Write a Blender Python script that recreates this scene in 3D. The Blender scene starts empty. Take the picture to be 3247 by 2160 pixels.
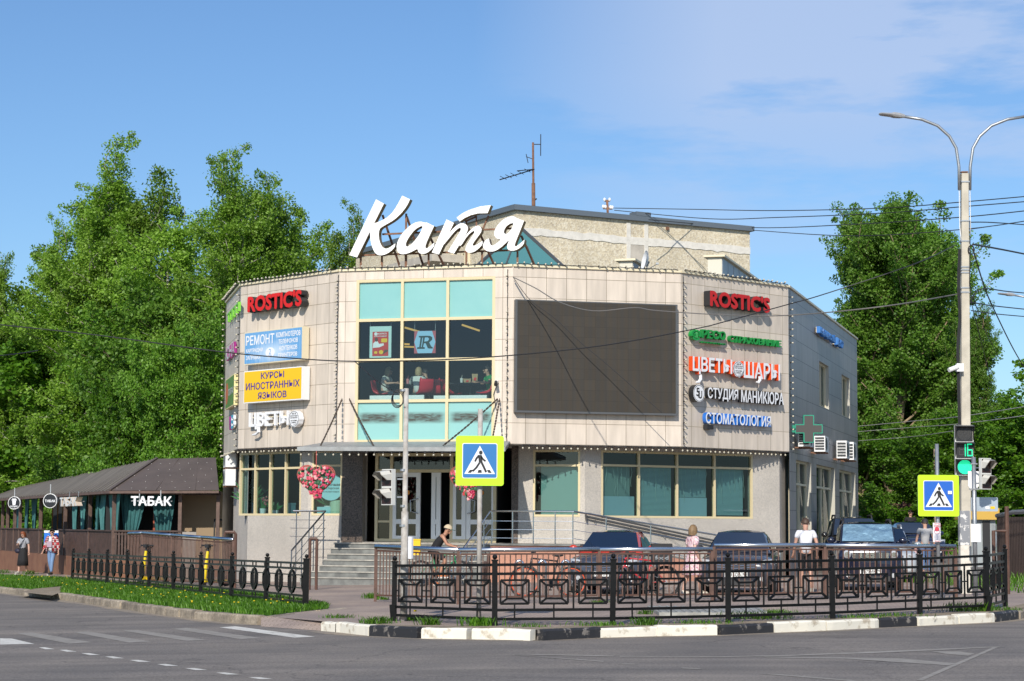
import bpy, bmesh, math, random
import numpy as np
from mathutils import Vector, Matrix
from mathutils.geometry import tessellate_polygon
random.seed(11)
RNG = np.random.default_rng(5)
rad = math.radians
SC = bpy.context.scene
COL = SC.collection
# ------------------------------------------------------------------ camera, sky, sun, exposure
PW, PH, FPX = 3247.0, 2160.0, 6314.86          # photograph size and focal length in its pixels
CAM = Vector((0, 0, 1.6))
PITCH, ROLL = rad(5.3026), rad(0.3643)
_r0 = Vector((1, 0, 0)); _u0 = Vector((0, -math.sin(PITCH), math.cos(PITCH))); _f0 = Vector((0, math.cos(PITCH), math.sin(PITCH)))
_r = _r0 * math.cos(ROLL) + _u0 * math.sin(ROLL)
_u = -_r0 * math.sin(ROLL) + _u0 * math.cos(ROLL)
cam_d = bpy.data.cameras.new('camera'); cam = bpy.data.objects.new('camera', cam_d); COL.objects.link(cam)
cam.matrix_world = Matrix(((_r.x, _u.x, -_f0.x, CAM.x), (_r.y, _u.y, -_f0.y, CAM.y), (_r.z, _u.z, -_f0.z, CAM.z), (0, 0, 0, 1)))
cam_d.sensor_width = 36; cam_d.lens = FPX / PW * 36; cam_d.clip_start = 0.5; cam_d.clip_end = 3000
SC.camera = cam
SUN_AZ, SUN_EL = rad(13), rad(32.5)               # azimuth measured from straight behind the camera towards the left
SUND = Vector((-math.sin(SUN_AZ) * math.cos(SUN_EL), -math.cos(SUN_AZ) * math.cos(SUN_EL), math.sin(SUN_EL)))
ld = bpy.data.lights.new('sun', 'SUN'); lo = bpy.data.objects.new('sun', ld); COL.objects.link(lo)
ld.energy = 4.8; ld.angle = rad(0.5); ld.color = (1, .93, .82)
lo.rotation_euler = (-SUND).to_track_quat('-Z', 'Y').to_euler()
lo.location = (-20, -40, 40)
wd = bpy.data.worlds.new('World'); SC.world = wd; wd.use_nodes = True
nt = wd.node_tree; nt.nodes.clear()
def N(t, **k):
 n = nt.nodes.new(t)
 for a, b in k.items(): setattr(n, a, b)
 return n
out = N('ShaderNodeOutputWorld'); bg = N('ShaderNodeBackground'); sky = N('ShaderNodeTexSky', sky_type='NISHITA')
sky.sun_disc = False; sky.sun_elevation = SUN_EL; sky.sun_rotation = math.atan2(SUND.x, SUND.y)
sky.air_density = 1.0; sky.dust_density = 0.6; sky.ozone_density = 2.2; sky.altitude = 100
bg.inputs['Strength'].default_value = 0.135
tn = N('ShaderNodeMixRGB', blend_type='MULTIPLY'); tn.inputs['Fac'].default_value = 1; tn.inputs['Color2'].default_value = (.60, .765, .94, 1)   # a deep clear spring blue
tc = N('ShaderNodeTexCoord'); mp = N('ShaderNodeMapping'); mp.inputs['Scale'].default_value = (4.2, 4.2, 20); mp.inputs['Location'].default_value = (1.3, 0.2, 4.1)
mp.inputs['Rotation'].default_value = (0, rad(-7), 0)
nz = N('ShaderNodeTexNoise'); nz.inputs['Scale'].default_value = 1.25; nz.inputs['Detail'].default_value = 7; nz.inputs['Roughness'].default_value = .58
rp = N('ShaderNodeValToRGB'); rp.color_ramp.elements[0].position = .42; rp.color_ramp.elements[1].position = .54
sx = N('ShaderNodeSeparateXYZ'); mr = N('ShaderNodeMapRange'); mr.inputs[1].default_value = -.02; mr.inputs[2].default_value = .10
mz = N('ShaderNodeMapRange'); mz.inputs[1].default_value = .10; mz.inputs[2].default_value = .22
m1 = N('ShaderNodeMath', operation='MULTIPLY'); m2 = N('ShaderNodeMath', operation='MULTIPLY'); m3 = N('ShaderNodeMath', operation='MULTIPLY'); m3.inputs[1].default_value = .7
mx = N('ShaderNodeMixRGB'); mx.inputs['Color2'].default_value = (3.9, 4.75, 6.5, 1)
L = nt.links.new
L(tc.outputs['Generated'], mp.inputs[0]); L(mp.outputs[0], nz.inputs['Vector']); L(nz.outputs['Fac'], rp.inputs[0])
L(tc.outputs['Generated'], sx.inputs[0]); L(sx.outputs['X'], mr.inputs[0]); L(sx.outputs['Z'], mz.inputs[0])
L(rp.outputs['Color'], m1.inputs[0]); L(mr.outputs[0], m1.inputs[1]); L(m1.outputs[0], m2.inputs[0]); L(mz.outputs[0], m2.inputs[1]); L(m2.outputs[0], m3.inputs[0])
L(m3.outputs[0], mx.inputs['Fac']); L(sky.outputs[0], tn.inputs['Color1']); L(tn.outputs[0], mx.inputs['Color1']); L(mx.outputs[0], bg.inputs['Color']); L(bg.outputs[0], out.inputs[0])
vs = SC.view_settings; vs.view_transform = 'Standard'; vs.look = 'None'; vs.exposure = 0.0; vs.gamma = 1.0
# ------------------------------------------------------------------ photograph pixel -> point in the place
def ray(x, y):
 return (_r * ((x - PW / 2) / FPX) + _u * ((PH / 2 - y) / FPX) + _f0)
def at_y(x, y, Y):
 d = ray(x, y); return CAM + d * (Y / d.y)
def gz(X, Y):
 z = .022 * X if X < 0 else .006 * X
 if Y > 62:
  t = min(1, max(0, (X - 6) / 4)); z += .02 * (Y - 62) * t * t * (3 - 2 * t)
 return z
def at_g(x, y, lift=0.0):
 d = ray(x, y); z = lift
 for _ in range(12):
  t = (z - CAM.z) / d.z; p = CAM + d * t; z = gz(p.x, p.y) + lift
 return p
def xy_at(x, Y, y=1700):
 p = at_y(x, y, Y); return p.x
# ------------------------------------------------------------------ objects, tags
WM = {}
def tag(o, label=None, cat=None, group=None, kind=None):
 if label: o['label'] = label
 if cat: o['category'] = cat
 if group: o['group'] = group
 if kind: o['kind'] = kind
 return o
def thing(name, loc, label, cat, group=None, rz=0.0, scale=1.0):
 o = bpy.data.objects.new(name, None); COL.objects.link(o)
 o.empty_display_size = .2
 o.location = loc; o.rotation_euler = (0, 0, rz); o.scale = (scale,) * 3
 WM[o.name] = Matrix.Translation(Vector(loc)) @ Matrix.Rotation(rz, 4, 'Z') @ Matrix.Scale(scale, 4)
 return tag(o, label, cat, group)
def copy_tree(o, parent=None, loc=None, rz=None, scale=None, label=None):
 c = o.copy(); COL.objects.link(c)
 if parent is not None: c.parent = parent
 if loc is not None: c.location = loc
 if rz is not None: c.rotation_euler = (0, 0, rz)
 if scale is not None: c.scale = scale if hasattr(scale, '__len__') else (scale,) * 3
 if label: c['label'] = label
 for ch in [q for q in o.children]: copy_tree(ch, c)
 return c
class MB:
 """collects shapes and links them as ONE mesh object"""
 def __init__(s): s.v = []; s.f = []; s.m = []; s.uv = {}
 def add(s, vs, fs, mi=0, M=None, uv=None):
  b = len(s.v)
  for p in vs:
   p = Vector(p); s.v.append(M @ p if M is not None else p)
  for k, f in enumerate(fs):
   if uv is not None: s.uv[len(s.f)] = uv[k]
   s.f.append([b + i for i in f]); s.m.append(mi)
  return s
 def quad(s, a, b, c, d, mi=0, M=None, uv=None):
  return s.add([a, b, c, d], [(0, 1, 2, 3)], mi, M, [uv] if uv else None)
 def box(s, c, sz, mi=0, M=None, rz=0):
  x, y, z = [q / 2 for q in sz]
  vs = [(-x, -y, -z), (x, -y, -z), (x, y, -z), (-x, y, -z), (-x, -y, z), (x, -y, z), (x, y, z), (-x, y, z)]
  fs = [(0, 3, 2, 1), (4, 5, 6, 7), (0, 1, 5, 4), (1, 2, 6, 5), (2, 3, 7, 6), (3, 0, 4, 7)]
  T = Matrix.Translation(Vector(c)) @ Matrix.Rotation(rz, 4, 'Z')
  return s.add(vs, fs, mi, (M @ T) if M is not None else T)
 def rng(s, x0, x1, y0, y1, z0, z1, mi=0, M=None):
  return s.box(((x0 + x1) / 2, (y0 + y1) / 2, (z0 + z1) / 2), (abs(x1 - x0), abs(y1 - y0), abs(z1 - z0)), mi, M)
 def bar(s, p0, p1, w, h=None, mi=0, M=None, up=(0, 0, 1)):
  p0 = Vector(p0); p1 = Vector(p1); h = h or w
  d = (p1 - p0); l = d.length
  if l < 1e-6: return s
  d.normalize(); up = Vector(up)
  if abs(d.dot(up)) > .98: up = Vector((0, 1, 0))
  sx = d.cross(up).normalized(); sz = sx.cross(d)
  T = Matrix(((sx.x, d.x, sz.x, (p0.x + p1.x) / 2), (sx.y, d.y, sz.y, (p0.y + p1.y) / 2), (sx.z, d.z, sz.z, (p0.z + p1.z) / 2), (0, 0, 0, 1)))
  return s.box((0, 0, 0), (w, l, h), mi, (M @ T) if M is not None else T)
 def tube(s, pts, r, n=8, mi=0, M=None, caps=True):
  P = [Vector(p) for p in pts]; k = len(P)
  rs = r if hasattr(r, '__len__') else [r] * k
  vs = []; prev = None
  for i, p in enumerate(P):
   d = (P[min(i + 1, k - 1)] - P[max(i - 1, 0)])
   if d.length < 1e-9: d = Vector((0, 0, 1))
   d.normalize()
   if prev is None:
    a = Vector((0, 0, 1)) if abs(d.z) < .9 else Vector((1, 0, 0))
    e = d.cross(a).normalized()
   else:
    e = (prev - d * prev.dot(d))
    e = e.normalized() if e.length > 1e-6 else d.orthogonal().normalized()
   prev = e; g = d.cross(e)
   for j in range(n):
    t = 2 * math.pi * j / n; vs.append(p + (e * math.cos(t) + g * math.sin(t)) * rs[i])
  fs = []
  for i in range(k - 1):
   for j in range(n):
    fs.append((i * n + j, i * n + (j + 1) % n, (i + 1) * n + (j + 1) % n, (i + 1) * n + j))
  if caps: fs += [tuple(range(n))[::-1], tuple((k - 1) * n + j for j in range(n))]
  return s.add(vs, fs, mi, M)
 def cyl(s, p0, p1, r0, r1=None, n=12, mi=0, M=None):
  return s.tube([p0, p1], [r0, r0 if r1 is None else r1], n, mi, M)
 def ball(s, c, r, nu=10, nv=6, mi=0, M=None):
  rx, ry, rz_ = r if hasattr(r, '__len__') else (r, r, r); c = Vector(c)
  vs = [c + Vector((0, 0, -rz_))]
  for i in range(1, nv):
   t = -math.pi / 2 + math.pi * i / nv
   for j in range(nu):
    q = 2 * math.pi * j / nu
    vs.append(c + Vector((rx * math.cos(t) * math.cos(q), ry * math.cos(t) * math.sin(q), rz_ * math.sin(t))))
  vs.append(c + Vector((0, 0, rz_))); e = len(vs) - 1; fs = []
  for j in range(nu): fs.append((0, 1 + (j + 1) % nu, 1 + j))
  for i in range(nv - 2):
   for j in range(nu):
    a = 1 + i * nu + j; b = 1 + i * nu + (j + 1) % nu; fs.append((a, b, b + nu, a + nu))
  for j in range(nu): fs.append((e, 1 + (nv - 2) * nu + j, 1 + (nv - 2) * nu + (j + 1) % nu))
  return s.add(vs, fs, mi, M)
 def ext(s, loops, d0, d1, mi=0, ms=None, M=None):
  """polygon with holes in the local x-z plane, extruded along local y from d0 to d1 (front is d0)"""
  ms = mi if ms is None else ms
  L3 = [[Vector((p[0], p[1], 0)) for p in lp] for lp in loops]
  tris = tessellate_polygon(L3); flat = [p for lp in loops for p in lp]
  s.add([(p[0], d0, p[1]) for p in flat], [tuple(t) for t in tris], mi, M)
  s.add([(p[0], d1, p[1]) for p in flat], [tuple(t)[::-1] for t in tris], ms, M)
  for lp in loops:
   k = len(lp)
   s.add([(p[0], d0, p[1]) for p in lp] + [(p[0], d1, p[1]) for p in lp], [(i, (i + 1) % k, k + (i + 1) % k, k + i) for i in range(k)], ms, M)
  return s
 def loft(s, rings, mi=0, M=None, cap=True):
  n = len(rings[0]); vs = [p for r in rings for p in r]; fs = []
  for i in range(len(rings) - 1):
   for j in range(n): fs.append((i * n + j, i * n + (j + 1) % n, (i + 1) * n + (j + 1) % n, (i + 1) * n + j))
  if cap: fs += [tuple(range(n))[::-1], tuple((len(rings) - 1) * n + j for j in range(n))]
  return s.add(vs, fs, mi, M)
 def build(s, name, mats, parent=None, smooth=False, local=False):
  """vertices are given in world space (or already in the parent's space when local)"""
  me = bpy.data.meshes.new(name)
  vs = s.v; loc = None
  if parent is None:
   a = np.array([tuple(p) for p in vs]); mn = a.min(0); mxx = a.max(0)
   loc = Vector(((mn[0] + mxx[0]) / 2, (mn[1] + mxx[1]) / 2, mn[2])); vs = [p - loc for p in vs]
  elif not local and parent.name in WM:
   iv = WM[parent.name].inverted(); vs = [iv @ p for p in vs]
  me.from_pydata([tuple(p) for p in vs], [], s.f)
  if s.uv:
   ul = me.uv_layers.new(name='uv'); k = 0
   for i, f in enumerate(s.f):
    u = s.uv.get(i)
    for j in range(len(f)):
     if u: ul.data[k].uv = u[j]
     k += 1
  mats = mats if isinstance(mats, (list, tuple)) else [mats]
  for m in mats: me.materials.append(m)
  if len(mats) > 1: me.polygons.foreach_set('material_index', s.m)
  if smooth: me.polygons.foreach_set('use_smooth', [True] * len(s.f))
  me.update()
  o = bpy.data.objects.new(name, me); COL.objects.link(o)
  if parent is not None:
   o.parent = parent
   if parent.name in WM: WM[o.name] = WM[parent.name]
  else:
   o.location = loc; WM[o.name] = Matrix.Translation(loc)
  return o
def np_mesh(name, verts, nper, mats, parent=None, midx=None):
 """verts: (k*nper,3) array, faces of nper consecutive vertices (leaves, blades)"""
 k = len(verts) // nper; me = bpy.data.meshes.new(name)
 me.vertices.add(len(verts)); me.vertices.foreach_set('co', np.asarray(verts, dtype=np.float32).ravel())
 me.loops.add(k * nper); me.loops.foreach_set('vertex_index', np.arange(k * nper, dtype=np.int32))
 me.polygons.add(k); me.polygons.foreach_set('loop_start', np.arange(0, k * nper, nper, dtype=np.int32))
 for m in mats: me.materials.append(m)
 if midx is not None: me.polygons.foreach_set('material_index', np.asarray(midx, dtype=np.int32))
 me.update(calc_edges=True); me.validate()
 o = bpy.data.objects.new(name, me); COL.objects.link(o)
 if parent is not None: o.parent = parent
 return o
class Wall:
 """vertical plane from P0 to P1; local x along it, local y inwards, local z up"""
 def __init__(s, P0, P1):
  s.p = Vector((P0[0], P0[1], 0)); q = Vector((P1[0], P1[1], 0)); s.len = (q - s.p).length
  s.u = (q - s.p).normalized(); s.n = Vector((s.u.y, -s.u.x, 0))
  i = -s.n
  s.M = Matrix(((s.u.x, i.x, 0, s.p.x), (s.u.y, i.y, 0, s.p.y), (0, 0, 1, 0), (0, 0, 0, 1)))
 def hit(s, x, y, off=0.0):
  d = ray(x, y); o = s.p + s.n * off
  t = (o - CAM).dot(s.n) / d.dot(s.n); p = CAM + d * t
  return (p - s.p).dot(s.u), p.z
 def pt(s, u, z, off=0.0):
  return s.p + s.u * u + s.n * off + Vector((0, 0, z))
 def shifted(s, off):
  return Wall(s.p + s.n * off, s.p + s.n * off + s.u * s.len)
# ------------------------------------------------------------------ materials
MATS = {}
def mat(name, col, rough=.6, metal=0.0, var=0.0, scale=4.0, bump=0.0, spec=.5, col2=None, emit=0.0, coat=0.0, detail=4.0, bscale=None):
 if name in MATS: return MATS[name]
 m = bpy.data.materials.new(name); m.use_nodes = True; t = m.node_tree; b = t.nodes['Principled BSDF']
 c = tuple(col) + (1,)
 b.inputs['Base Color'].default_value = c; b.inputs['Roughness'].default_value = rough; b.inputs['Metallic'].default_value = metal
 b.inputs['Specular IOR Level'].default_value = spec
 if coat: b.inputs['Coat Weight'].default_value = coat; b.inputs['Coat Roughness'].default_value = .05
 if emit: b.inputs['Emission Color'].default_value = c; b.inputs['Emission Strength'].default_value = emit
 if var or col2 or bump:
  tc = t.nodes.new('ShaderNodeTexCoord'); nz = t.nodes.new('ShaderNodeTexNoise'); nz.inputs['Scale'].default_value = scale; nz.inputs['Detail'].default_value = detail
  nz.inputs['Roughness'].default_value = .6
  t.links.new(tc.outputs['Object'], nz.inputs['Vector'])
  if var or col2:
   rp = t.nodes.new('ShaderNodeValToRGB'); e = rp.color_ramp.elements
   e[0].position = .33; e[1].position = .68
   if col2: e[0].color = tuple(col2) + (1,); e[1].color = c
   else:
    e[0].color = tuple(max(0, q * (1 - var)) for q in col) + (1,); e[1].color = tuple(min(1, q * (1 + var)) for q in col) + (1,)
   t.links.new(nz.outputs['Fac'], rp.inputs[0]); t.links.new(rp.outputs[0], b.inputs['Base Color'])
  if bump:
   n2 = nz
   if bscale:
    n2 = t.nodes.new('ShaderNodeTexNoise'); n2.inputs['Scale'].default_value = bscale; n2.inputs['Detail'].default_value = 3
    t.links.new(tc.outputs['Object'], n2.inputs['Vector'])
   bp = t.nodes.new('ShaderNodeBump'); bp.inputs['Strength'].default_value = bump; bp.inputs['Distance'].default_value = .02
   t.links.new(n2.outputs['Fac'], bp.inputs['Height']); t.links.new(bp.outputs[0], b.inputs['Normal'])
 MATS[name] = m; return m
def nodes_of(m):
 return m.node_tree, m.node_tree.nodes['Principled BSDF']
def tile_mat(name, col, mortar, w=.6, h=.6, vary=.085, du=0.0, dv=0.0, rough=.45, msize=.007, grime=.2):
 m = mat(name, col, rough); t, b = nodes_of(m); n = t.nodes.new
 uv = n('ShaderNodeUVMap'); uv.uv_map = 'uv'
 mp = n('ShaderNodeMapping'); mp.inputs['Location'].default_value = (du, dv, 0)
 br = n('ShaderNodeTexBrick'); br.offset = 0; br.squash = 1
 for k, v in (('Scale', 1), ('Mortar Size', msize), ('Mortar Smooth', .1), ('Bias', 0), ('Brick Width', w), ('Row Height', h)): br.inputs[k].default_value = v
 br.inputs['Color1'].default_value = tuple(q * (1 - vary) for q in col) + (1,); br.inputs['Color2'].default_value = tuple(min(1, q * (1 + vary)) for q in col) + (1,)
 br.inputs['Mortar'].default_value = tuple(mortar) + (1,)
 mg = n('ShaderNodeMapping'); mg.inputs['Scale'].default_value = (3.5, .5, 1)
 nz = n('ShaderNodeTexNoise'); nz.inputs['Scale'].default_value = 1.6; nz.inputs['Detail'].default_value = 6
 mr = n('ShaderNodeMapRange'); mr.inputs[1].default_value = .3; mr.inputs[2].default_value = .75; mr.inputs[3].default_value = 1 - grime; mr.inputs[4].default_value = 1.03
 mu = n('ShaderNodeMixRGB'); mu.blend_type = 'MULTIPLY'; mu.inputs['Fac'].default_value = 1
 l = t.links.new
 l(uv.outputs[0], mp.inputs[0]); l(mp.outputs[0], br.inputs['Vector']); l(uv.outputs[0], mg.inputs[0]); l(mg.outputs[0], nz.inputs['Vector']); l(nz.outputs['Fac'], mr.inputs[0])
 l(br.outputs['Color'], mu.inputs['Color1']); l(mr.outputs[0], mu.inputs['Color2']); l(mu.outputs[0], b.inputs['Base Color'])
 return m
def speckle_mat(name, stops, scale, bump=.3, rough=.8):
 m = mat(name, stops[0][1], rough); t, b = nodes_of(m); n = t.nodes.new; l = t.links.new
 tc = n('ShaderNodeTexCoord'); vo = n('ShaderNodeTexVoronoi'); vo.inputs['Scale'].default_value = scale
 sp = n('ShaderNodeSeparateColor'); rp = n('ShaderNodeValToRGB'); e = rp.color_ramp.elements
 while len(e) < len(stops): e.new(.5)
 for k, (p, c) in enumerate(stops): e[k].position = p; e[k].color = tuple(c) + (1,)
 nz = n('ShaderNodeTexNoise'); nz.inputs['Scale'].default_value = .9; nz.inputs['Detail'].default_value = 5
 mr = n('ShaderNodeMapRange'); mr.inputs[1].default_value = .3; mr.inputs[2].default_value = .7; mr.inputs[3].default_value = .86; mr.inputs[4].default_value = 1.06
 mu = n('ShaderNodeMixRGB'); mu.blend_type = 'MULTIPLY'; mu.inputs['Fac'].default_value = 1
 l(tc.outputs['Object'], vo.inputs['Vector']); l(vo.outputs['Color'], sp.inputs[0]); l(sp.outputs[0], rp.inputs[0])
 l(tc.outputs['Object'], nz.inputs['Vector']); l(nz.outputs['Fac'], mr.inputs[0]); l(rp.outputs[0], mu.inputs['Color1']); l(mr.outputs[0], mu.inputs['Color2']); l(mu.outputs[0], b.inputs['Base Color'])
 bp = n('ShaderNodeBump'); bp.inputs['Strength'].default_value = bump; bp.inputs['Distance'].default_value = .02
 l(vo.outputs['Distance'], bp.inputs['Height']); l(bp.outputs[0], b.inputs['Normal'])
 return m
def glass_mat(name, tint, refl=.12, rough=.02):
 """thin pane: fresnel-like reflection over a tinted see-through"""
 if name in MATS: return MATS[name]
 m = bpy.data.materials.new(name); m.use_nodes = True; t = m.node_tree; t.nodes.clear(); n = t.nodes.new; l = t.links.new
 o = n('ShaderNodeOutputMaterial'); tr = n('ShaderNodeBsdfTransparent'); gl = n('ShaderNodeBsdfGlossy'); mx = n('ShaderNodeMixShader'); fr = n('ShaderNodeLayerWeight'); fr.inputs['Blend'].default_value = .25
 ma = n('ShaderNodeMath'); ma.operation = 'ADD'; ma.inputs[1].default_value = refl; ma.use_clamp = True
 mh = n('ShaderNodeMath'); mh.operation = 'MULTIPLY'; mh.inputs[1].default_value = .5
 tr.inputs[0].default_value = tuple(tint) + (1,); gl.inputs['Roughness'].default_value = rough; gl.inputs[0].default_value = (.9, .95, 1, 1)
 l(fr.outputs['Fresnel'], mh.inputs[0]); l(mh.outputs[0], ma.inputs[0]); l(ma.outputs[0], mx.inputs[0]); l(tr.outputs[0], mx.inputs[1]); l(gl.outputs[0], mx.inputs[2]); l(mx.outputs[0], o.inputs[0])
 MATS[name] = m; return m
# ------------------------------------------------------------------ lettering
_TXT = {}
def text_geo(s, bold=0.0, shear=0.0):
 k = (s, bold, shear)
 if k in _TXT: return _TXT[k]
 cu = bpy.data.curves.new('t', 'FONT'); cu.body = s; cu.size = 1; cu.offset = bold; cu.shear = shear; cu.fill_mode = 'FRONT'; cu.resolution_u = 3
 o = bpy.data.objects.new('t', cu); COL.objects.link(o)
 dg = bpy.context.evaluated_depsgraph_get(); ev = o.evaluated_get(dg); me = ev.to_mesh()
 v = np.array([tuple(q.co)[:2] for q in me.vertices]); fs = [tuple(p.vertices) for p in me.polygons]
 ev.to_mesh_clear(); bpy.data.objects.remove(o); bpy.data.curves.remove(cu)
 mn = v.min(0); mx = v.max(0); v = (v - mn) / (mx - mn)
 cnt = {}
 for f in fs:
  for i in range(len(f)):
   a, b = f[i], f[(i + 1) % len(f)]; e = (min(a, b), max(a, b)); cnt.setdefault(e, []).append((a, b))
 edges = [x[0] for x in cnt.values() if len(x) == 1]
 _TXT[k] = (v, fs, edges, float((mx - mn)[0] / (mx - mn)[1])); return _TXT[k]
def put_text(mb, s, x0, x1, z0, z1, y0, y1=None, mi=0, ms=None, M=None, bold=0.02, shear=0.0):
 """letters filling the rectangle x0..x1, z0..z1; front at local y = y0, back at y1 (flat when None)"""
 b0 = min(bold, .012); v, fs, ed, asp = text_geo(s, b0, shear); e = max(0, bold - b0) * .9 * (z1 - z0)
 for q, (dx, dz) in enumerate(((0, 0), (-e, 0), (e, 0), (0, e), (0, -e)) if e > 1e-4 else ((0, 0),)):
  P = [(x0 + e + a * (x1 - x0 - 2 * e) + dx, z0 + e + b * (z1 - z0 - 2 * e) + dz) for a, b in v]; ya = y0 + .0007 * q * (1 if q else 0)
  mb.add([(a, ya, b) for a, b in P], fs, mi, M)
  if y1 is not None:
   n = len(P); mb.add([(a, ya, b) for a, b in P] + [(a, y1, b) for a, b in P], [(a, b, n + b, n + a) for a, b in ed], mi if ms is None else ms, M)
 return mb
# ------------------------------------------------------------------ shared materials
M = {}
M['tile_dark'] = None
M['frame'] = mat('yellow_frame', (.64, .54, .33), .4)
M['trim'] = mat('cream_trim', (.70, .62, .44), .5)
M['white'] = mat('white_paint', (.78, .78, .76), .45)
M['white_plastic'] = mat('white_plastic', (.80, .80, .80), .35)
M['black'] = mat('black_gloss', (.012, .012, .014), .35)
M['blackm'] = mat('black_matt', (.02, .02, .022), .7)
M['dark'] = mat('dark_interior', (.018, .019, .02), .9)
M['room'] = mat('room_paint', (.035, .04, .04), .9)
M['steel'] = mat('steel_rail', (.62, .64, .66), .22, 1.0)
M['steel2'] = mat('satin_steel', (.42, .43, .45), .35, 1.0)
M['galv'] = mat('galvanised', (.36, .38, .40), .45, .7, var=.12, scale=9)
M['rust'] = mat('rusty_metal', (.20, .10, .06), .8, 0, var=.35, scale=6)
M['concrete'] = mat('concrete', (.46, .42, .36), .85, 0, var=.14, scale=2.2, bump=.15, bscale=40)
M['glass'] = glass_mat('window_glass', (.64, .76, .75), .045)
M['glass2'] = glass_mat('shop_glass', (.56, .75, .75), .05)
M['teal'] = mat('teal_spandrel', (.25, .49, .47), .12, 0, col2=(.21, .45, .44), scale=.7)
M['soffit'] = mat('soffit_sheet', (.22, .21, .19), .8)
M['cable'] = mat('cable_black', (.02, .02, .022), .6)
M['red'] = mat('sign_red', (.62, .012, .008), .35)
M['redw'] = mat('flower_red', (.50, .02, .03), .6, 0, col2=(.60, .13, .20), scale=14)
M['green'] = mat('sign_green', (.01, .27, .05), .4)
M['orange'] = mat('sign_orange', (.75, .10, .015), .4)
M['blue'] = mat('sign_blue', (.02, .15, .55), .4)
M['yellow'] = mat('sign_yellow', (.80, .50, .01), .4)
M['violet'] = mat('letter_violet', (.06, .025, .26), .5)
M['plate'] = mat('number_plate', (.72, .72, .70), .4)
granite = speckle_mat('granite_plaster', [(0, (.24, .23, .22)), (.35, (.50, .455, .40)), (.7, (.62, .565, .49)), (1, (.38, .37, .36))], 120, .2)
granite_d = speckle_mat('dark_granite', [(0, (.03, .022, .018)), (.5, (.09, .065, .05)), (1, (.15, .11, .09))], 40, .1, .4)
pebble = speckle_mat('pebble_dash', [(0, (.50, .43, .31)), (.4, (.62, .54, .39)), (.75, (.68, .62, .49)), (1, (.46, .39, .29))], 16, .5)
pink = speckle_mat('salmon_stone', [(0, (.42, .20, .14)), (.5, (.50, .26, .18)), (1, (.46, .23, .16))], 30, .1)
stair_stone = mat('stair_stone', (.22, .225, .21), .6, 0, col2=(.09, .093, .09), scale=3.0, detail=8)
BEIGE = (.66, .575, .485); JO = (.20, .155, .10)
tileA = tile_mat('tile_a', BEIGE, JO, du=-.2, dv=-4.515)
tileB = tile_mat('tile_b', BEIGE, JO, du=-.3456, dv=-4.515)
tileC = tile_mat('tile_c', (.68, .59, .50), JO, du=-.2, dv=-4.515)
tileD = tile_mat('tile_d', BEIGE, JO, du=-.3931, dv=-4.515)
tileE = tile_mat('tile_e', BEIGE, (.30, .24, .15), du=-.4575, dv=-4.515)
tileF = tile_mat('tile_f', (.33, .31, .30), (.05, .05, .055), w=1.2, du=-.5, dv=-4.515, msize=.009)
def stain_mat():
 m = mat('stained_spandrel', (.25, .49, .47), .14); t, b = nodes_of(m); n = t.nodes.new; l = t.links.new
 uv = n('ShaderNodeUVMap'); uv.uv_map = 'uv'; se = n('ShaderNodeSeparateXYZ'); mp = n('ShaderNodeMapping'); mp.inputs['Scale'].default_value = (1.4, 5, 1)
 nz = n('ShaderNodeTexNoise'); nz.inputs['Scale'].default_value = 3; nz.inputs['Detail'].default_value = 7; nz.inputs['Distortion'].default_value = 1.6
 ab = n('ShaderNodeMath'); ab.operation = 'SUBTRACT'; ab.inputs[1].default_value = .60
 a2 = n('ShaderNodeMath'); a2.operation = 'ABSOLUTE'
 mr = n('ShaderNodeMapRange'); mr.inputs[1].default_value = .07; mr.inputs[2].default_value = .16; mr.inputs[3].default_value = 1; mr.inputs[4].default_value = 0
 ed = n('ShaderNodeMapRange'); ed.inputs[1].default_value = .5; ed.inputs[2].default_value = .34
 ex = n('ShaderNodeMath'); ex.operation = 'SUBTRACT'; ex.inputs[1].default_value = .5; e2 = n('ShaderNodeMath'); e2.operation = 'ABSOLUTE'
 mu = n('ShaderNodeMath'); mu.operation = 'MULTIPLY'; m2 = n('ShaderNodeMath'); m2.operation = 'MULTIPLY'; m3 = n('ShaderNodeMath'); m3.operation = 'MULTIPLY_ADD'; m3.inputs[1].default_value = 1.5; m3.inputs[2].default_value = .12; m3.use_clamp = True
 mx = n('ShaderNodeMixRGB'); mx.inputs['Color1'].default_value = (.25, .49, .47, 1); mx.inputs['Color2'].default_value = (.065, .06, .05, 1)
 l(uv.outputs[0], se.inputs[0]); l(uv.outputs[0], mp.inputs[0]); l(mp.outputs[0], nz.inputs['Vector']); l(se.outputs['Y'], ab.inputs[0]); l(ab.outputs[0], a2.inputs[0]); l(a2.outputs[0], mr.inputs[0])
 l(se.outputs['X'], ex.inputs[0]); l(ex.outputs[0], e2.inputs[0]); l(e2.outputs[0], ed.inputs[0])
 l(nz.outputs['Fac'], m3.inputs[0]); l(m3.outputs[0], mu.inputs[0]); l(mr.outputs[0], mu.inputs[1]); l(mu.outputs[0], m2.inputs[0]); l(ed.outputs[0], m2.inputs[1])
 l(m2.outputs[0], mx.inputs['Fac']); l(mx.outputs[0], b.inputs['Base Color'])
 return m
M['stain'] = stain_mat()
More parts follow.
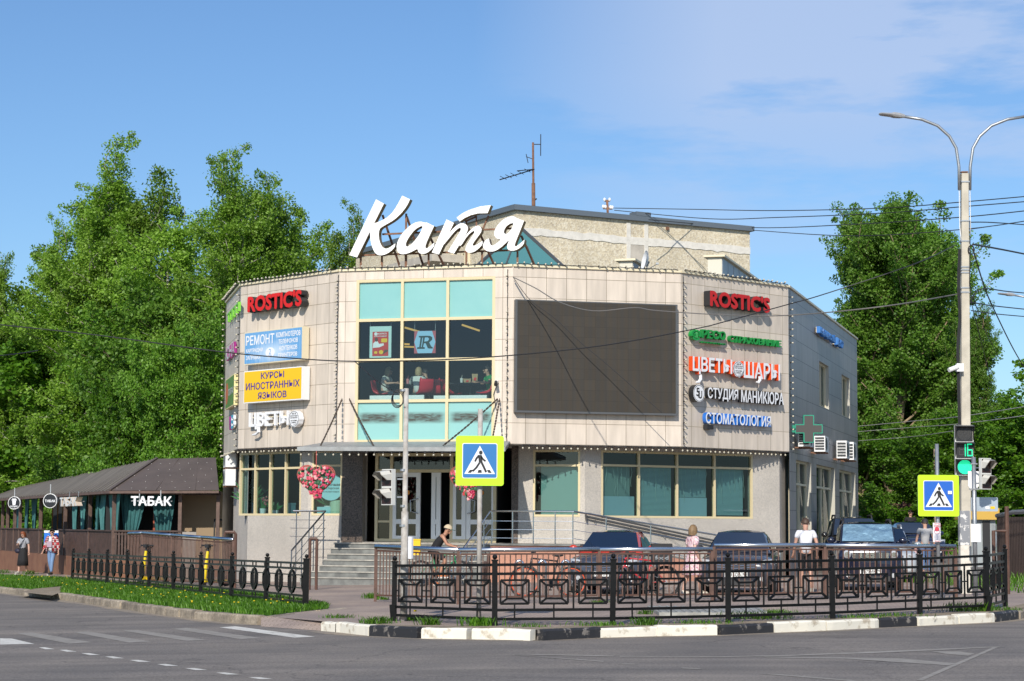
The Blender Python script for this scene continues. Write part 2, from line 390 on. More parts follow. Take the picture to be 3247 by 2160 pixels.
# ------------------------------------------------------------------ ground, road, pavement
def sheet(name, poly, z, m):
 """a sheet of ground cut into cells so that it follows the gentle fall of the site"""
 b_ = bmesh.new(); vs_ = [b_.verts.new((p[0], p[1], 0)) for p in poly]
 for t in tessellate_polygon([[Vector((p[0], p[1], 0)) for p in poly]]): b_.faces.new([vs_[i] for i in t])
 for ax, lim, st in ((0, (-60, 60), 3), (1, (-30, 120), 4)):
  for k in range(lim[0], lim[1], st):
   if not min(p[ax] for p in poly) < k < max(p[ax] for p in poly): continue
   co = Vector((k, 0, 0)) if ax == 0 else Vector((0, k, 0)); bmesh.ops.bisect_plane(b_, geom=b_.verts[:] + b_.edges[:] + b_.faces[:], plane_co=co, plane_no=Vector((1, 0, 0)) if ax == 0 else Vector((0, 1, 0)))
 for v in b_.verts: v.co.z = gz(v.co.x, v.co.y) + z
 bmesh.ops.recalc_face_normals(b_, faces=b_.faces[:])
 me = bpy.data.meshes.new(name); b_.to_mesh(me); b_.free(); me.materials.append(m); o = bpy.data.objects.new(name, me); COL.objects.link(o)
 return tag(o, kind='structure')
def grid_sheet(name, xs, ys, z, m):
 mb = MB(); nx, ny = len(xs), len(ys)
 mb.add([(x, y, gz(x, y) + z) for y in ys for x in xs], [(j * nx + i, j * nx + i + 1, (j + 1) * nx + i + 1, (j + 1) * nx + i) for j in range(ny - 1) for i in range(nx - 1)])
 return tag(mb.build(name, m), kind='structure')
def ground_noise(name, ca, cb, scale, fine, rough=.9, bump=.25, cc=None, vary=0, streak=0):
 m = mat(name, ca, rough); t, b = nodes_of(m); n = t.nodes.new; l = t.links.new
 tc = n('ShaderNodeTexCoord'); n1 = n('ShaderNodeTexNoise'); n1.inputs['Scale'].default_value = scale; n1.inputs['Detail'].default_value = 6
 n2 = n('ShaderNodeTexNoise'); n2.inputs['Scale'].default_value = fine; n2.inputs['Detail'].default_value = 3; n2.inputs['Roughness'].default_value = .8
 rp = n('ShaderNodeValToRGB'); e = rp.color_ramp.elements; e[0].position = .3; e[0].color = tuple(cb) + (1,); e[1].position = .68; e[1].color = tuple(ca) + (1,)
 if cc: q = e.new(.78); q.color = tuple(cc) + (1,)
 mr = n('ShaderNodeMapRange'); mr.inputs[1].default_value = .3; mr.inputs[2].default_value = .7; mr.inputs[3].default_value = .6; mr.inputs[4].default_value = 1.35
 mu = n('ShaderNodeMixRGB'); mu.blend_type = 'MULTIPLY'; mu.inputs['Fac'].default_value = 1
 l(tc.outputs['Object'], n1.inputs['Vector']); l(tc.outputs['Object'], n2.inputs['Vector']); l(n1.outputs['Fac'], rp.inputs[0]); l(n2.outputs['Fac'], mr.inputs[0])
 l(rp.outputs[0], mu.inputs['Color1']); l(mr.outputs[0], mu.inputs['Color2']); l(mu.outputs[0], b.inputs['Base Color'])
 if streak:
  mr.inputs[3].default_value = .5; mr.inputs[4].default_value = 1.5
  sm_ = n('ShaderNodeMapping'); sm_.inputs['Scale'].default_value = (.12, 1.5, 1); sm_.inputs['Rotation'].default_value = (0, 0, rad(-4)); n3 = n('ShaderNodeTexNoise'); n3.inputs['Scale'].default_value = .9; n3.inputs['Detail'].default_value = 6
  m7 = n('ShaderNodeMapRange'); m7.inputs[1].default_value = .32; m7.inputs[2].default_value = .68; m7.inputs[3].default_value = .80; m7.inputs[4].default_value = 1.14
  vo = n('ShaderNodeTexVoronoi'); vo.feature = 'DISTANCE_TO_EDGE'; vo.inputs['Scale'].default_value = .16; n4 = n('ShaderNodeTexNoise'); n4.inputs['Scale'].default_value = 1.2; n4.inputs['Detail'].default_value = 5; ma = n('ShaderNodeVectorMath'); ma.operation = 'MULTIPLY_ADD'; ma.inputs[1].default_value = (1.6, 1.6, 0)
  m8 = n('ShaderNodeMapRange'); m8.inputs[1].default_value = .0008; m8.inputs[2].default_value = .0035; m8.inputs[3].default_value = .62; m8.inputs[4].default_value = 1; m9 = n('ShaderNodeMath'); m9.operation = 'MULTIPLY'; mv = n('ShaderNodeVectorMath'); mv.operation = 'MULTIPLY'
  l(tc.outputs['Object'], sm_.inputs[0]); l(sm_.outputs[0], n3.inputs['Vector']); l(n3.outputs['Fac'], m7.inputs[0]); l(tc.outputs['Object'], n4.inputs['Vector']); l(n4.outputs['Color'], ma.inputs[0]); l(tc.outputs['Object'], ma.inputs[2]); l(ma.outputs[0], vo.inputs['Vector']); l(vo.outputs['Distance'], m8.inputs[0])
  l(m7.outputs[0], m9.inputs[0]); l(m8.outputs[0], m9.inputs[1]); l(mu.outputs[0], mv.inputs[0]); l(m9.outputs[0], mv.inputs[1]); l(mv.outputs[0], b.inputs['Base Color'])
 if vary:
  oi = n('ShaderNodeObjectInfo'); m4 = n('ShaderNodeMapRange'); m4.inputs[3].default_value = 1 - vary; m4.inputs[4].default_value = 1 + vary; m5 = n('ShaderNodeVectorMath'); m5.operation = 'MULTIPLY'; m6 = n('ShaderNodeVectorMath'); m6.operation = 'ADD'
  l(oi.outputs['Random'], m4.inputs[0]); l(mu.outputs[0], m5.inputs[0]); l(m4.outputs[0], m5.inputs[1]); l(m5.outputs[0], b.inputs['Base Color']); l(tc.outputs['Object'], m6.inputs[0]); l(oi.outputs['Location'], m6.inputs[1]); l(m6.outputs[0], n1.inputs['Vector'])
 bp = n('ShaderNodeBump'); bp.inputs['Strength'].default_value = bump; bp.inputs['Distance'].default_value = .012
 l(n2.outputs['Fac'], bp.inputs['Height']); l(bp.outputs[0], b.inputs['Normal'])
 return m
M['asphalt'] = ground_noise('asphalt', (.21, .182, .157), (.138, .123, .112), .5, 30, .85, .4, (.25, .212, .17), streak=1)
M['soil'] = ground_noise('dusty_soil', (.30, .24, .17), (.19, .15, .105), 1.1, 16)
M['lawn'] = ground_noise('lawn_earth', (.05, .11, .015), (.035, .06, .012), 1.4, 9)
def paver_mat():
 m = mat('paving', (.27, .22, .20), .85); t, b = nodes_of(m); n = t.nodes.new; l = t.links.new
 tc = n('ShaderNodeTexCoord'); mp = n('ShaderNodeMapping'); mp.inputs['Rotation'].default_value = (0, 0, rad(8))
 br = n('ShaderNodeTexBrick')
 for k, v in (('Scale', 1), ('Mortar Size', .008), ('Brick Width', .2), ('Row Height', .1), ('Bias', 0)): br.inputs[k].default_value = v
 br.inputs['Color1'].default_value = (.32, .255, .225, 1); br.inputs['Color2'].default_value = (.40, .32, .28, 1); br.inputs['Mortar'].default_value = (.22, .18, .145, 1)
 nz = n('ShaderNodeTexNoise'); nz.inputs['Scale'].default_value = .5; nz.inputs['Detail'].default_value = 7
 rp = n('ShaderNodeValToRGB'); e = rp.color_ramp.elements; e[0].position = .34; e[0].color = (.74, .73, .74, 1); e[1].position = .7; e[1].color = (1.12, 1.08, 1.0, 1)
 mu = n('ShaderNodeMixRGB'); mu.blend_type = 'MULTIPLY'; mu.inputs['Fac'].default_value = 1
 l(tc.outputs['Object'], mp.inputs[0]); l(mp.outputs[0], br.inputs['Vector']); l(tc.outputs['Object'], nz.inputs['Vector']); l(nz.outputs['Fac'], rp.inputs[0])
 l(br.outputs['Color'], mu.inputs['Color1']); l(rp.outputs[0], mu.inputs['Color2']); l(mu.outputs[0], b.inputs['Base Color'])
 return m
M['paving'] = paver_mat()
def mark_mat():
 m = mat('road_paint', (.62, .60, .55), .8); t, b = nodes_of(m); n = t.nodes.new; l = t.links.new
 tc = n('ShaderNodeTexCoord'); nz = n('ShaderNodeTexNoise'); nz.inputs['Scale'].default_value = 6; nz.inputs['Detail'].default_value = 8; nz.inputs['Roughness'].default_value = .75
 rp = n('ShaderNodeValToRGB'); e = rp.color_ramp.elements; e[0].position = .33; e[0].color = (.30, .28, .25, 1); e[1].position = .48; e[1].color = (.62, .60, .55, 1)
 l(tc.outputs['Object'], nz.inputs['Vector']); l(nz.outputs['Fac'], rp.inputs[0]); l(rp.outputs[0], b.inputs['Base Color']); return m
M['mark'] = mark_mat()
M['mark_faint'] = mat('worn_road_paint', (.31, .285, .255), .85, 0, col2=(.215, .195, .17), scale=5, detail=8)
# far terrain, then the road sheet and the raised pavement (the pavement edge follows the two kerbs)
KL = [at_g(x, y) for x, y in ((-260, 1838), (0, 1862), (187, 1880), (327, 1898), (490, 1921), (625, 1937), (775, 1951), (842, 1955))]      # left kerb, top edge
KR = [at_g(x, y) for x, y in ((1046, 1972), (1095, 1976), (1190, 1986), (1360, 1993), (1520, 1995), (1700, 1998), (1885, 1990), (2070, 1986), (2260, 1983), (2430, 1976), (2600, 1970), (2765, 1962), (2900, 1956), (3025, 1950), (3130, 1946), (3205, 1938), (3262, 1925), (3330, 1905))]
KRUN = KL + KR
xs = [-140, -90, -60, -40, -30, -24, -18, -12, -6, 0, 4, 6, 7, 8, 9, 10, 14, 20, 30, 50, 90, 160]
ys = [-60, -20, 10, 40, 58, 62, 66, 70, 76, 84, 95, 120, 200, 420]
grid_sheet('terrain', xs, ys, -.6, M['lawn'])
sheet('road', [(-60, -30), (60, -30), (60, 110), (-60, 110)], -.15, M['asphalt'])
sheet('pavement', [(p.x, p.y) for p in KRUN] + [(13, 37.3), (40, 39), (40, 61.9), (9.5, 61.9), (-8, 62), (-8.2, 78), (-30, 96)], 0.0, M['paving'])
grid_sheet('car_park', [6.5, 8, 9, 10, 12, 16, 22, 30], [61.9, 64, 68, 72, 78, 86, 92], .001, M['asphalt'])
# the dropped kerb where the crossing meets the pavement
rm = MB(); a, b = KL[-1] + Vector((-.1, .1, 0)), KR[0] + Vector((.15, .1, 0))
P_ = [(p.x + dx, p.y + dy, gz(p.x, p.y) + dz) for dx, dy, dz in ((0, 0, .004), (.1, -.75, -.145), (0, 0, -.3)) for p in (a, b)]
rm.add(P_, [(0, 1, 3, 2), (0, 2, 4), (1, 5, 3), (2, 3, 5, 4)])
tag(rm.build('dropped_kerb', M['paving']), kind='structure')
def mark(mb, pts, lift=-.146):
 P = [at_g(x, y, lift) for x, y in pts]
 mb.add([tuple(p) for p in P], [tuple(range(len(P)))])
mk = MB()       # fresh white paint
for q in ([(695.4, 1989.4), (746.7, 1986), (998.7, 2019), (933, 2022)], [(0, 2024), (38, 2025), (110, 2042), (0, 2044)]): mark(mk, q)
for i, (x, y, w) in enumerate(((122, 2053, 40), (188, 2061, 44), (258, 2071.5, 48), (333, 2082, 50), (410, 2093, 56), (498, 2106, 56), (587, 2119, 58), (684, 2133, 62), (786, 2147.5, 68))):
 mark(mk, [(x, y), (x + w * .5, y - .5), (x + w + 12, y + 5.5), (x + w * .55, y + 6)])
tag(mk.build('road_marking', M['mark']), kind='structure')
mf = MB()       # worn paint
for q in ([(546, 1994.5), (592.7, 1990.5), (830.7, 2023.4), (765, 2027)], [(385, 1999.5), (438.7, 1998), (655.7, 2029), (592.7, 2032.5)], [(231, 2004.5), (280, 2002.5), (480.7, 2034.5), (410, 2038)], [(51, 2008.5), (102.7, 2005.5), (294, 2037), (219, 2041.6)],
  [(1624, 2075), (1700, 2074), (1945, 2079), (1945, 2082)], [(1640, 2077), (1915, 2096), (1912, 2099), (1625, 2076.5)], [(1965, 2080), (2300, 2081), (2500, 2077), (2760, 2066), (3165, 2050), (3172, 2052), (2780, 2071), (2500, 2080), (2300, 2083.5), (1965, 2082.5)],
  [(2950, 2065), (3045, 2066), (3090, 2072), (3070, 2080), (2995, 2073)], [(2420, 2082), (2680, 2085), (2860, 2088), (3030, 2103), (3010, 2110), (2870, 2101), (2680, 2089), (2430, 2085)],
  [(3150, 2052), (3170, 2050), (2925, 2158), (2905, 2156)], [(1971, 2104), (2010, 2105), (2018, 2107.5), (1975, 2107)], [(2160, 2117), (2210, 2118.5), (2232, 2122), (2165, 2120)], [(2403, 2136), (2460, 2137), (2725, 2158), (2700, 2160)]):
 mark(mf, q)
tag(mf.build('worn_road_marking', M['mark_faint']), kind='structure')
# soil strips along the kerbs and the patch of bare ground, the lawn verge
sheet('soil_strip', [(p.x, p.y + .03) for p in KR[2:]] + [(p.x, p.y + .75 + .15 * math.sin(i * 2.1)) for i, p in list(enumerate(KR))[2:][::-1]], .004, M['soil'])
FL = [at_g(x, y) for x, y in ((229, 1842), (290, 1849), (374, 1856), (466, 1864), (564, 1873), (664, 1882), (769, 1893), (870, 1909), (968, 1929))]
verge = [(p.x + .02, p.y + .14) for p in KL] + [(a.x, a.y) for a in (at_g(850, 1954), at_g(930, 1943), at_g(1040, 1931))] + [(p.x + .45, p.y + .4) for p in FL[::-1]] + [(-22, 80)]
sheet('lawn_verge', verge, .004, M['lawn'])
bare = [at_g(x, y) for x, y in ((60, 1878), (110, 1868), (200, 1860), (190, 1880), (165, 1890))]
sheet('bare_ground', [(p.x, p.y) for p in bare], .010, M['soil'])
def resample(P, n):
 L_ = [0]
 for a, b in zip(P, P[1:]): L_.append(L_[-1] + (b - a).length)
 out_ = []
 for i in range(n + 1):
  s_ = L_[-1] * i / n; k = max(j for j in range(len(P)) if L_[j] <= s_ + 1e-9); k = min(k, len(P) - 2)
  out_.append(P[k] + (P[k + 1] - P[k]) * ((s_ - L_[k]) / (L_[k + 1] - L_[k])))
 return out_
dust = ground_noise('kerb_dust', (.30, .245, .18), (.205, .18, .155), .9, 20, .95, .2)
def edge_strip(P, w0, w1):
 off_ = []
 for i, p in enumerate(P):
  d = (P[min(i + 1, len(P) - 1)] - P[max(i - 1, 0)]); d.z = 0; d.normalize(); off_.append(Vector((d.y, -d.x, 0)))
 sheet('road_edge_dust', [(p.x + n.x * .1, p.y + n.y * .1) for p, n in zip(P, off_)] + [(p.x + n.x * (w0 + w1 * math.sin(i * 1.7)), p.y + n.y * (w0 + w1 * math.sin(i * 1.7))) for i, (p, n) in list(enumerate(zip(P, off_)))[::-1]], -.147, dust)
edge_strip(resample(KL, 20), .42, .06); edge_strip(resample(KR, 24), .42, .07)
# kerb stones, every one a thing
stone = ground_noise('kerb_stone', (.37, .31, .235), (.18, .15, .115), 2.2, 14, vary=.22)
kwhite = mat('kerb_white', (.74, .70, .60), .7, 0, col2=(.44, .38, .29), scale=4.0, detail=9, bump=.3, bscale=12)
tt, bb = nodes_of(kwhite)
for nd in tt.nodes:
 if nd.type == 'VALTORGB': nd.color_ramp.elements[0].position = .36; nd.color_ramp.elements[1].position = .45
kblack = mat('kerb_black', (.022, .022, .025), .6, 0, col2=(.20, .18, .16), scale=5, detail=9, bump=.3, bscale=12)
tt, bb = nodes_of(kblack)
for nd in tt.nodes:
 if nd.type == 'VALTORGB': nd.color_ramp.elements[0].position = .36; nd.color_ramp.elements[1].position = .42
def kerb_block(p, q, m, w=.17, wob=.012):
 d = (q - p); d.z = 0; l = d.length; d.normalize(); nrm = Vector((d.y, -d.x, 0))           # towards the road
 g = .012; rings = []; dh = random.uniform(-.014, .014); w += random.uniform(-.012, .012)
 for t in (g, .1, .35, .65, .9, l - g):
  t = t if t > 1 or t == g else t * l
  if t == l - g: t = l - g
  c = p + d * t; e = random.uniform(-wob, wob); z = gz(c.x, c.y); h = .012 + dh + random.uniform(-wob, wob) * .6; b = .028
  rings.append([c + Vector((0, 0, z + h - c.z)), c + nrm * (w - b + e) + Vector((0, 0, z + h - c.z)), c + nrm * (w + e) + Vector((0, 0, z + h - b - c.z)), c + nrm * (w + e) + Vector((0, 0, z - .22 - c.z)), c + Vector((0, 0, z - .22 - c.z))])
 mb = MB(); mb.loft(rings); return mb.build('kerb_block', m)
RP = resample(KL, 36)
for a, b in zip(RP, RP[1:]):
 tag(kerb_block(a, b, stone), 'worn bare grey kerb stone beside the lawn verge, in the long left row', 'kerb stone', 'grey kerb stones along the lawn')
EK = [at_g(x, y) for x, y in ((847, 1956.5), (920, 1947), (1000, 1938), (1085, 1930))]
for a, b in zip(EK, EK[1:]): tag(kerb_block(a, b, stone, .12), 'low bare kerb stone along the right end of the lawn verge', 'kerb stone', 'low kerb stones at the lawn end')
KX = [(1046, 1972, 1), (1095, 1976, 1), (1197, 1986, 0), (1352, 1993, 1), (1512, 1995, 1), (1700, 1999, 0), (1885, 1991, 1), (2070, 1986, 1), (2262, 1983, 0), (2430, 1976, 1), (2597, 1970, 1), (2765, 1962, 0), (2888, 1957, 1), (3015, 1951, 1), (3130, 1946, 0), (3205, 1938, 2), (3262, 1925, 2), (3330, 1905, 2)]
for (x0, y0, k), (x1, y1, _) in zip(KX, KX[1:]):
 o = kerb_block(at_g(x0, y0), at_g(x1, y1), (kblack, kwhite, stone)[k])
 tag(o, ('black painted kerb block with flaking paint below the black metal fence', 'white painted kerb block below the black metal fence', 'unpainted kerb block on the bend at far right')[k], 'kerb block', ('black painted kerb blocks', 'white painted kerb blocks', 'plain kerb blocks on the bend')[k])
# low steel grate lying on the pavement behind the fence
gm = MB(); q = [at_g(x, y) for x, y in ((2052, 1931), (2410, 1938), (2440, 1954), (2090, 1953))]
gm.add([tuple(p + Vector((0, 0, .06))) for p in q] + [tuple(p) for p in q], [(0, 1, 2, 3), (0, 4, 5, 1), (1, 5, 6, 2), (2, 6, 7, 3), (3, 7, 4, 0)])
for i in range(14):
 t = (i + .5) / 14; a = q[0].lerp(q[1], t); b = q[3].lerp(q[2], t); gm.bar(a + Vector((0, 0, .066)), b + Vector((0, 0, .066)), .05, .012)
tag(gm.build('drain_cover', mat('grate_metal', (.30, .30, .28), .6, .1, var=.25)), 'long flat grey metal plate lying on the pavement behind the fence', 'metal plate')
# ------------------------------------------------------------------ the shop building
V = [(-9.64, 66.81), (-8.49, 61.93), (-5.09, 58.23), (.02, 56.82), (4.94, 58.02), (8.56, 61.39), (13.67, 78.62)]
WA, WB_, WC, WD, WE, WF = [Wall(V[i], V[i + 1]) for i in range(6)]
ZB, ZT = 3.915, 9.03
BL = thing('shop_building', (0, 60, 0), 'two storey beige tiled corner building with faceted front and shops', 'building')
def cells(mb, W, u0, u1, z0, z1, holes, y=0.0, rev=.25, mi=0, mir=1):
 us = sorted(set([u0, u1] + [h[0] for h in holes] + [h[1] for h in holes])); zs = sorted(set([z0, z1] + [h[2] for h in holes] + [h[3] for h in holes]))
 us = [u for u in us if u0 <= u <= u1]; zs = [z for z in zs if z0 <= z <= z1]
 for a, b in zip(us, us[1:]):
  for c, d in zip(zs, zs[1:]):
   m_, n_ = (a + b) / 2, (c + d) / 2
   if any(h[0] < m_ < h[1] and h[2] < n_ < h[3] for h in holes): continue
   mb.quad((a, y, c), (b, y, c), (b, y, d), (a, y, d), mi, W.M, [(a, c), (b, c), (b, d), (a, d)])
 for h in holes:
  a, b, c, d = h; e = y + rev
  for q in (((a, y, c), (a, e, c), (a, e, d), (a, y, d)), ((b, y, c), (b, e, c), (b, e, d), (b, y, d)), ((a, y, c), (b, y, c), (b, e, c), (a, e, c)), ((a, y, d), (b, y, d), (b, e, d), (a, e, d))):
   mb.quad(*q, mir, W.M, [(0, 0)] * 4)
def rect(W, tl, br, off=0.0):
 u0, z1 = W.hit(*tl, off); u1, z0 = W.hit(*br, off); return u0, u1, z0, z1
def window(W, r, ucuts, zcuts, y, fw=.075, panes=None, fm=None, name='window', parent=None, bw=.06):
 """frame bars and separate panes in a wall opening r = (u0,u1,z0,z1)"""
 u0, u1, z0, z1 = r; us = [u0] + list(ucuts) + [u1]; zs = [z0] + list(zcuts) + [z1]; mb = MB(); h = fw / 2
 for i, u in enumerate(us):
  a, b = (u, u + fw) if i == 0 else (u - fw, u) if i == len(us) - 1 else (u - h, u + h)
  mb.rng(a, b, y - bw, y + .05, z0, z1, 0, W.M)
 for j, z in enumerate(zs):
  a, b = (z, z + fw) if j == 0 else (z - fw, z) if j == len(zs) - 1 else (z - h, z + h)
  for k in range(len(us) - 1):
   p = us[k] + (fw if k == 0 else h); q = us[k + 1] - (fw if k == len(us) - 2 else h)
   mb.rng(p, q, y - bw + .004, y + .046, a, b, 0, W.M)
 fo = mb.build(name, fm or M['frame'], parent or BL)
 for j in range(len(zs) - 1):
  for k in range(len(us) - 1):
   m_ = panes(j, k) if panes else M['glass']
   if m_ is None: continue
   a, b, c, d = us[k] + .02, us[k + 1] - .02, zs[j] + .02, zs[j + 1] - .02
   pm = MB(); pm.quad((a, y + .012, c), (b, y + .012, c), (b, y + .012, d), (a, y + .012, d), 0, W.M, [(0, 0), (1, 0), (1, 1), (0, 1)])
   pm.build('pane', m_, fo)
 return fo
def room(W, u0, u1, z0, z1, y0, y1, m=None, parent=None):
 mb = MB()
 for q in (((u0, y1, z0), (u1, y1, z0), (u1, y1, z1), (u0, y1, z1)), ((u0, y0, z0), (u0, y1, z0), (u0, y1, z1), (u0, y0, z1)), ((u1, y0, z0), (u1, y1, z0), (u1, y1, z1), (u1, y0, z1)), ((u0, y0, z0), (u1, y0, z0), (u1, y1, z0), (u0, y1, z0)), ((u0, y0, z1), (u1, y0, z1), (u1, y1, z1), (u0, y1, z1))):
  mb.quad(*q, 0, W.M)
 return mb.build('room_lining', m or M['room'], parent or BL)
# upper facades
for W, m, lab in ((WA, tileA, 'left end'), (WB_, tileB, ''), (WD, tileD, ''), (WE, tileE, '')):
 mb = MB(); cells(mb, W, 0, W.len, ZB, ZT, [], 0, .2); mb.build('upper_wall', [m, M['trim']], BL)
rC = rect(WC, (1130.8, 888.1), (1567.0, 1402))
mb = MB(); cells(mb, WC, 0, WC.len, ZB, ZT, [rC], 0, .3); mb.build('upper_wall', [tileC, M['trim']], BL)
ub1 = WC.hit(1275, 1000)[0]; ub2 = WC.hit(1419, 1000)[0]
zz = [WC.hit(1131, y)[1] for y in (1272.9, 1143.9, 1016.6)]
window(WC, rC, (ub1, ub2), zz, .06, .085, lambda j, k: (M['stain'], M['glass'], M['glass'], M['teal'])[j])
FLOOR2 = zz[0] - .18
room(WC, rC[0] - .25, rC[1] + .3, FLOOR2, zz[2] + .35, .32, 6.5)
# side wall: windows in two storeys
wf = [rect(WF, (2597.5, 1139.6), (2628.7, 1301)), rect(WF, (2668.4, 1181.7), (2695.3, 1332))]
wf = [(a, b, c + .02, d - .05) for a, b, c, d in wf]
zlo, zhi = wf[0][2], wf[0][3]
wf = [(a, b, zlo, zhi) for a, b, c, d in wf]
zoom2 = lambda x, y: (2480 + x / 3.5633, 1280 + y / 3.5633)
lw = []
for xa, xb in ((160, 328), (390, 596), (648, 826)):
 ua = WF.hit(*zoom2(xa, 900))[0]; ub = WF.hit(*zoom2(xb, 900))[0]; lw.append((ua, ub, .95, 3.72))
mb = MB(); cells(mb, WF, 0, WF.len, -.3, ZT, wf + lw, 0, .24); mb.build('side_wall', [tileF, mat('reveal_grey', (.46, .44, .38), .6)], BL)
for r in wf:
 window(WF, r, ((r[0] + r[1]) / 2,), (), .17, .06, fm=M['trim'])
 room(WF, r[0] - .2, r[1] + .2, r[2] - .2, r[3] + .2, .26, 1.2, mat('grey_blind', (.16, .20, .19), .8))
for r in lw:
 window(WF, r, ((r[0] + r[1]) / 2,), (r[3] - .75,), .2, .07, fm=M['trim'])
 room(WF, r[0] - .2, r[1] + .2, r[2] - .2, r[3] + .2, .26, 1.2, mat('grey_blind', (.16, .20, .19), .8))
 sm = MB(); sm.rng(r[0] - .06, r[1] + .06, -.07, .03, r[2] - .06, r[2] - .015, 0, WF.M); sm.build('window_sill', M['trim'], BL)
# coping, roof and soffit
cp = MB()
for W in (WA, WB_, WC, WD, WE, WF):
 cp.rng(0, W.len - (.012 if W is not WF else 0), -.055, .25, ZT - .02, ZT + .045, 0, W.M)
cp.build('parapet_coping', M['trim'], BL)
LP = [(-9.3, 67.0), (-8.2, 62.3), (-6.1, 60.1), (2.14, 57.9), (8.25, 61.35), (8.5, 61.9)]
rf = MB(); back = [(7.5, 84), (-6.5, 80)]
poly = V + [(13.0, 79)] + back
rf.add([(x, y, ZT - .35) for x, y in poly], [tuple(t) for t in tessellate_polygon([[Vector((x, y, 0)) for x, y in poly]])])
rf.build('roof', mat('roof_felt', (.14, .14, .14), .9, var=.2), BL)
sf = MB(); poly = V[:6] + LP[::-1]
sf.add([(x, y, ZB + .004) for x, y in poly], [tuple(t) for t in tessellate_polygon([[Vector((x, y, 0)) for x, y in poly]])])
sf.build('eaves_soffit', M['soffit'], BL)
et = MB()
for W in (WA, WB_, WC, WD, WE): et.rng(.012, W.len - .012, -.012, .03, ZB - .03, ZB + .0, 0, W.M)
et.build('eaves_trim', mat('eaves_trim_dark', (.10, .085, .07), .6), BL)
# back and far sides
bk = MB()
for a, b in (((-9.64, 66.81), (-6.5, 80)), ((-6.5, 80), (7.5, 84)), ((7.5, 84), (13.67, 78.62))):
 bk.quad((a[0], a[1], -.5), (b[0], b[1], -.5), (b[0], b[1], ZT - .05), (a[0], a[1], ZT - .05))
bk.build('rear_wall', M['concrete'], BL)
# ground floor
WL0 = Wall(LP[0], LP[1]); WL1 = Wall(LP[1], LP[2]); WLC = Wall(LP[2], LP[3]); WLE = Wall(LP[3], LP[4]); WL5 = Wall(LP[4], LP[5])
for W in (WL0, WL5):
 mb = MB(); cells(mb, W, 0, W.len, -.4, ZB, []); mb.build('ground_wall', granite, BL)
z5 = lambda x, y: (680 + x / 2.7033, 1380 + y / 2.7033)
z6 = lambda x, y: (1150 + x / 2.6133, 1380 + y / 2.6133)
z7 = lambda x, y: (1600 + x / 2.5286, 1380 + y / 2.5286)
def lowin(W, tl, br, topz=3.80):
 u0, _ = W.hit(*tl); u1, z0 = W.hit(*br); return (u0, u1, z0, topz)
r1 = lowin(WL1, z5(220, 155), z5(738, 690))
mb = MB(); cells(mb, WL1, 0, WL1.len, -.4, ZB, [r1]); mb.build('ground_wall', [granite, granite], BL)
window(WL1, r1, [WL1.hit(*z5(x, 400))[0] for x in (347, 475, 607)], (WL1.hit(*z5(222, 293))[1],), .05, .062, lambda j, k: M['glass2'])
r2 = lowin(WLC, z5(840, 130), z5(1093, 690)); r3 = lowin(WLC, z7(230, 88), z7(605, 655))
uD0 = WLC.hit(1150, 1600)[0]; uD1 = WLC.hit(1622, 1600)[0]; PZ = 1.08
mb = MB(); cells(mb, WLC, 0, WLC.len, -.4, ZB, [r2, r3, (uD0, uD1, PZ, 3.86)], 0, .25); mb.build('ground_wall', [granite, granite], BL)
zt2 = WLC.hit(*z5(842, 262))[1]
window(WLC, r2, (), (zt2,), .05, .062, lambda j, k: M['glass2'])
window(WLC, r3, (), (WLC.hit(*z7(232, 243))[1],), .05, .062, lambda j, k: M['glass2'])
r4 = lowin(WLE, z7(775, 90), z7(1990, 672)); zb4 = r4[2]
mb = MB(); cells(mb, WLE, 0, WLE.len, -.4, ZB, [r4]); mb.build('ground_wall', [granite, granite], BL)
window(WLE, r4, [WLE.hit(*z7(x, 400))[0] for x in (1078, 1385, 1685)], (WLE.hit(*z7(780, 240))[1],), .05, .062, lambda j, k: M['glass2'])
# what stands behind the shop windows
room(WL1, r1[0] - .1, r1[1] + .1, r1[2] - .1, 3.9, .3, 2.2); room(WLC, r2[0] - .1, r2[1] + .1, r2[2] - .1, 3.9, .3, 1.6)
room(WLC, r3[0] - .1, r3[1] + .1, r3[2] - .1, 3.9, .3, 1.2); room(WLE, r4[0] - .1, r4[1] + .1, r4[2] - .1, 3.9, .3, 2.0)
blind = tile_mat('slatted_blind', (.36, .52, .52), (.12, .17, .18), w=9, h=.035, vary=0, msize=.006, rough=.7, grime=0)
cloth = mat('window_board', (.42, .55, .58), .6); film = mat('window_film', (.24, .33, .30), .6)
def backing(W, u0, u1, z0, z1, y, m):
 b_ = MB(); b_.quad((u0, y, z0), (u1, y, z0), (u1, y, z1), (u0, y, z1), 0, W.M, [(u0, z0), (u1, z0), (u1, z1), (u0, z1)]); return b_
backing(WLC, r3[0] + .2, r3[1] - .05, r3[2], 3.35, .16, film).build('blind', film, BL)
uc = [r4[0]] + [WLE.hit(*z7(x, 400))[0] for x in (1078, 1385, 1685)] + [r4[1]]
zt4 = WLE.hit(*z7(780, 240))[1]; zm4 = WLE.hit(*z7(800, 488))[1]
backing(WLE, uc[0] + .08, uc[1] - .2, zm4, zt4, .20, film).build('blind', film, BL)
backing(WLE, uc[0] + .08, uc[1] - .08, zb4, zm4, .14, cloth).build('window_board', cloth, BL)
backing(WLE, uc[1] + .06, uc[2] - .12, zb4 + .04, zt4 - .02, .16, blind).build('blind', blind, BL)
backing(WLE, uc[2] + .06, uc[3] - .2, zm4, zt4 - .02, .18, blind).build('blind', blind, BL)
backing(WLE, uc[2] + .08, uc[3] - .2, zb4, zm4 - .01, .14, cloth).build('window_board', cloth, BL)
backing(WLE, uc[3] + .08, uc[4] - .25, zb4 + .1, zt4 - .02, .17, blind).build('blind', blind, BL)
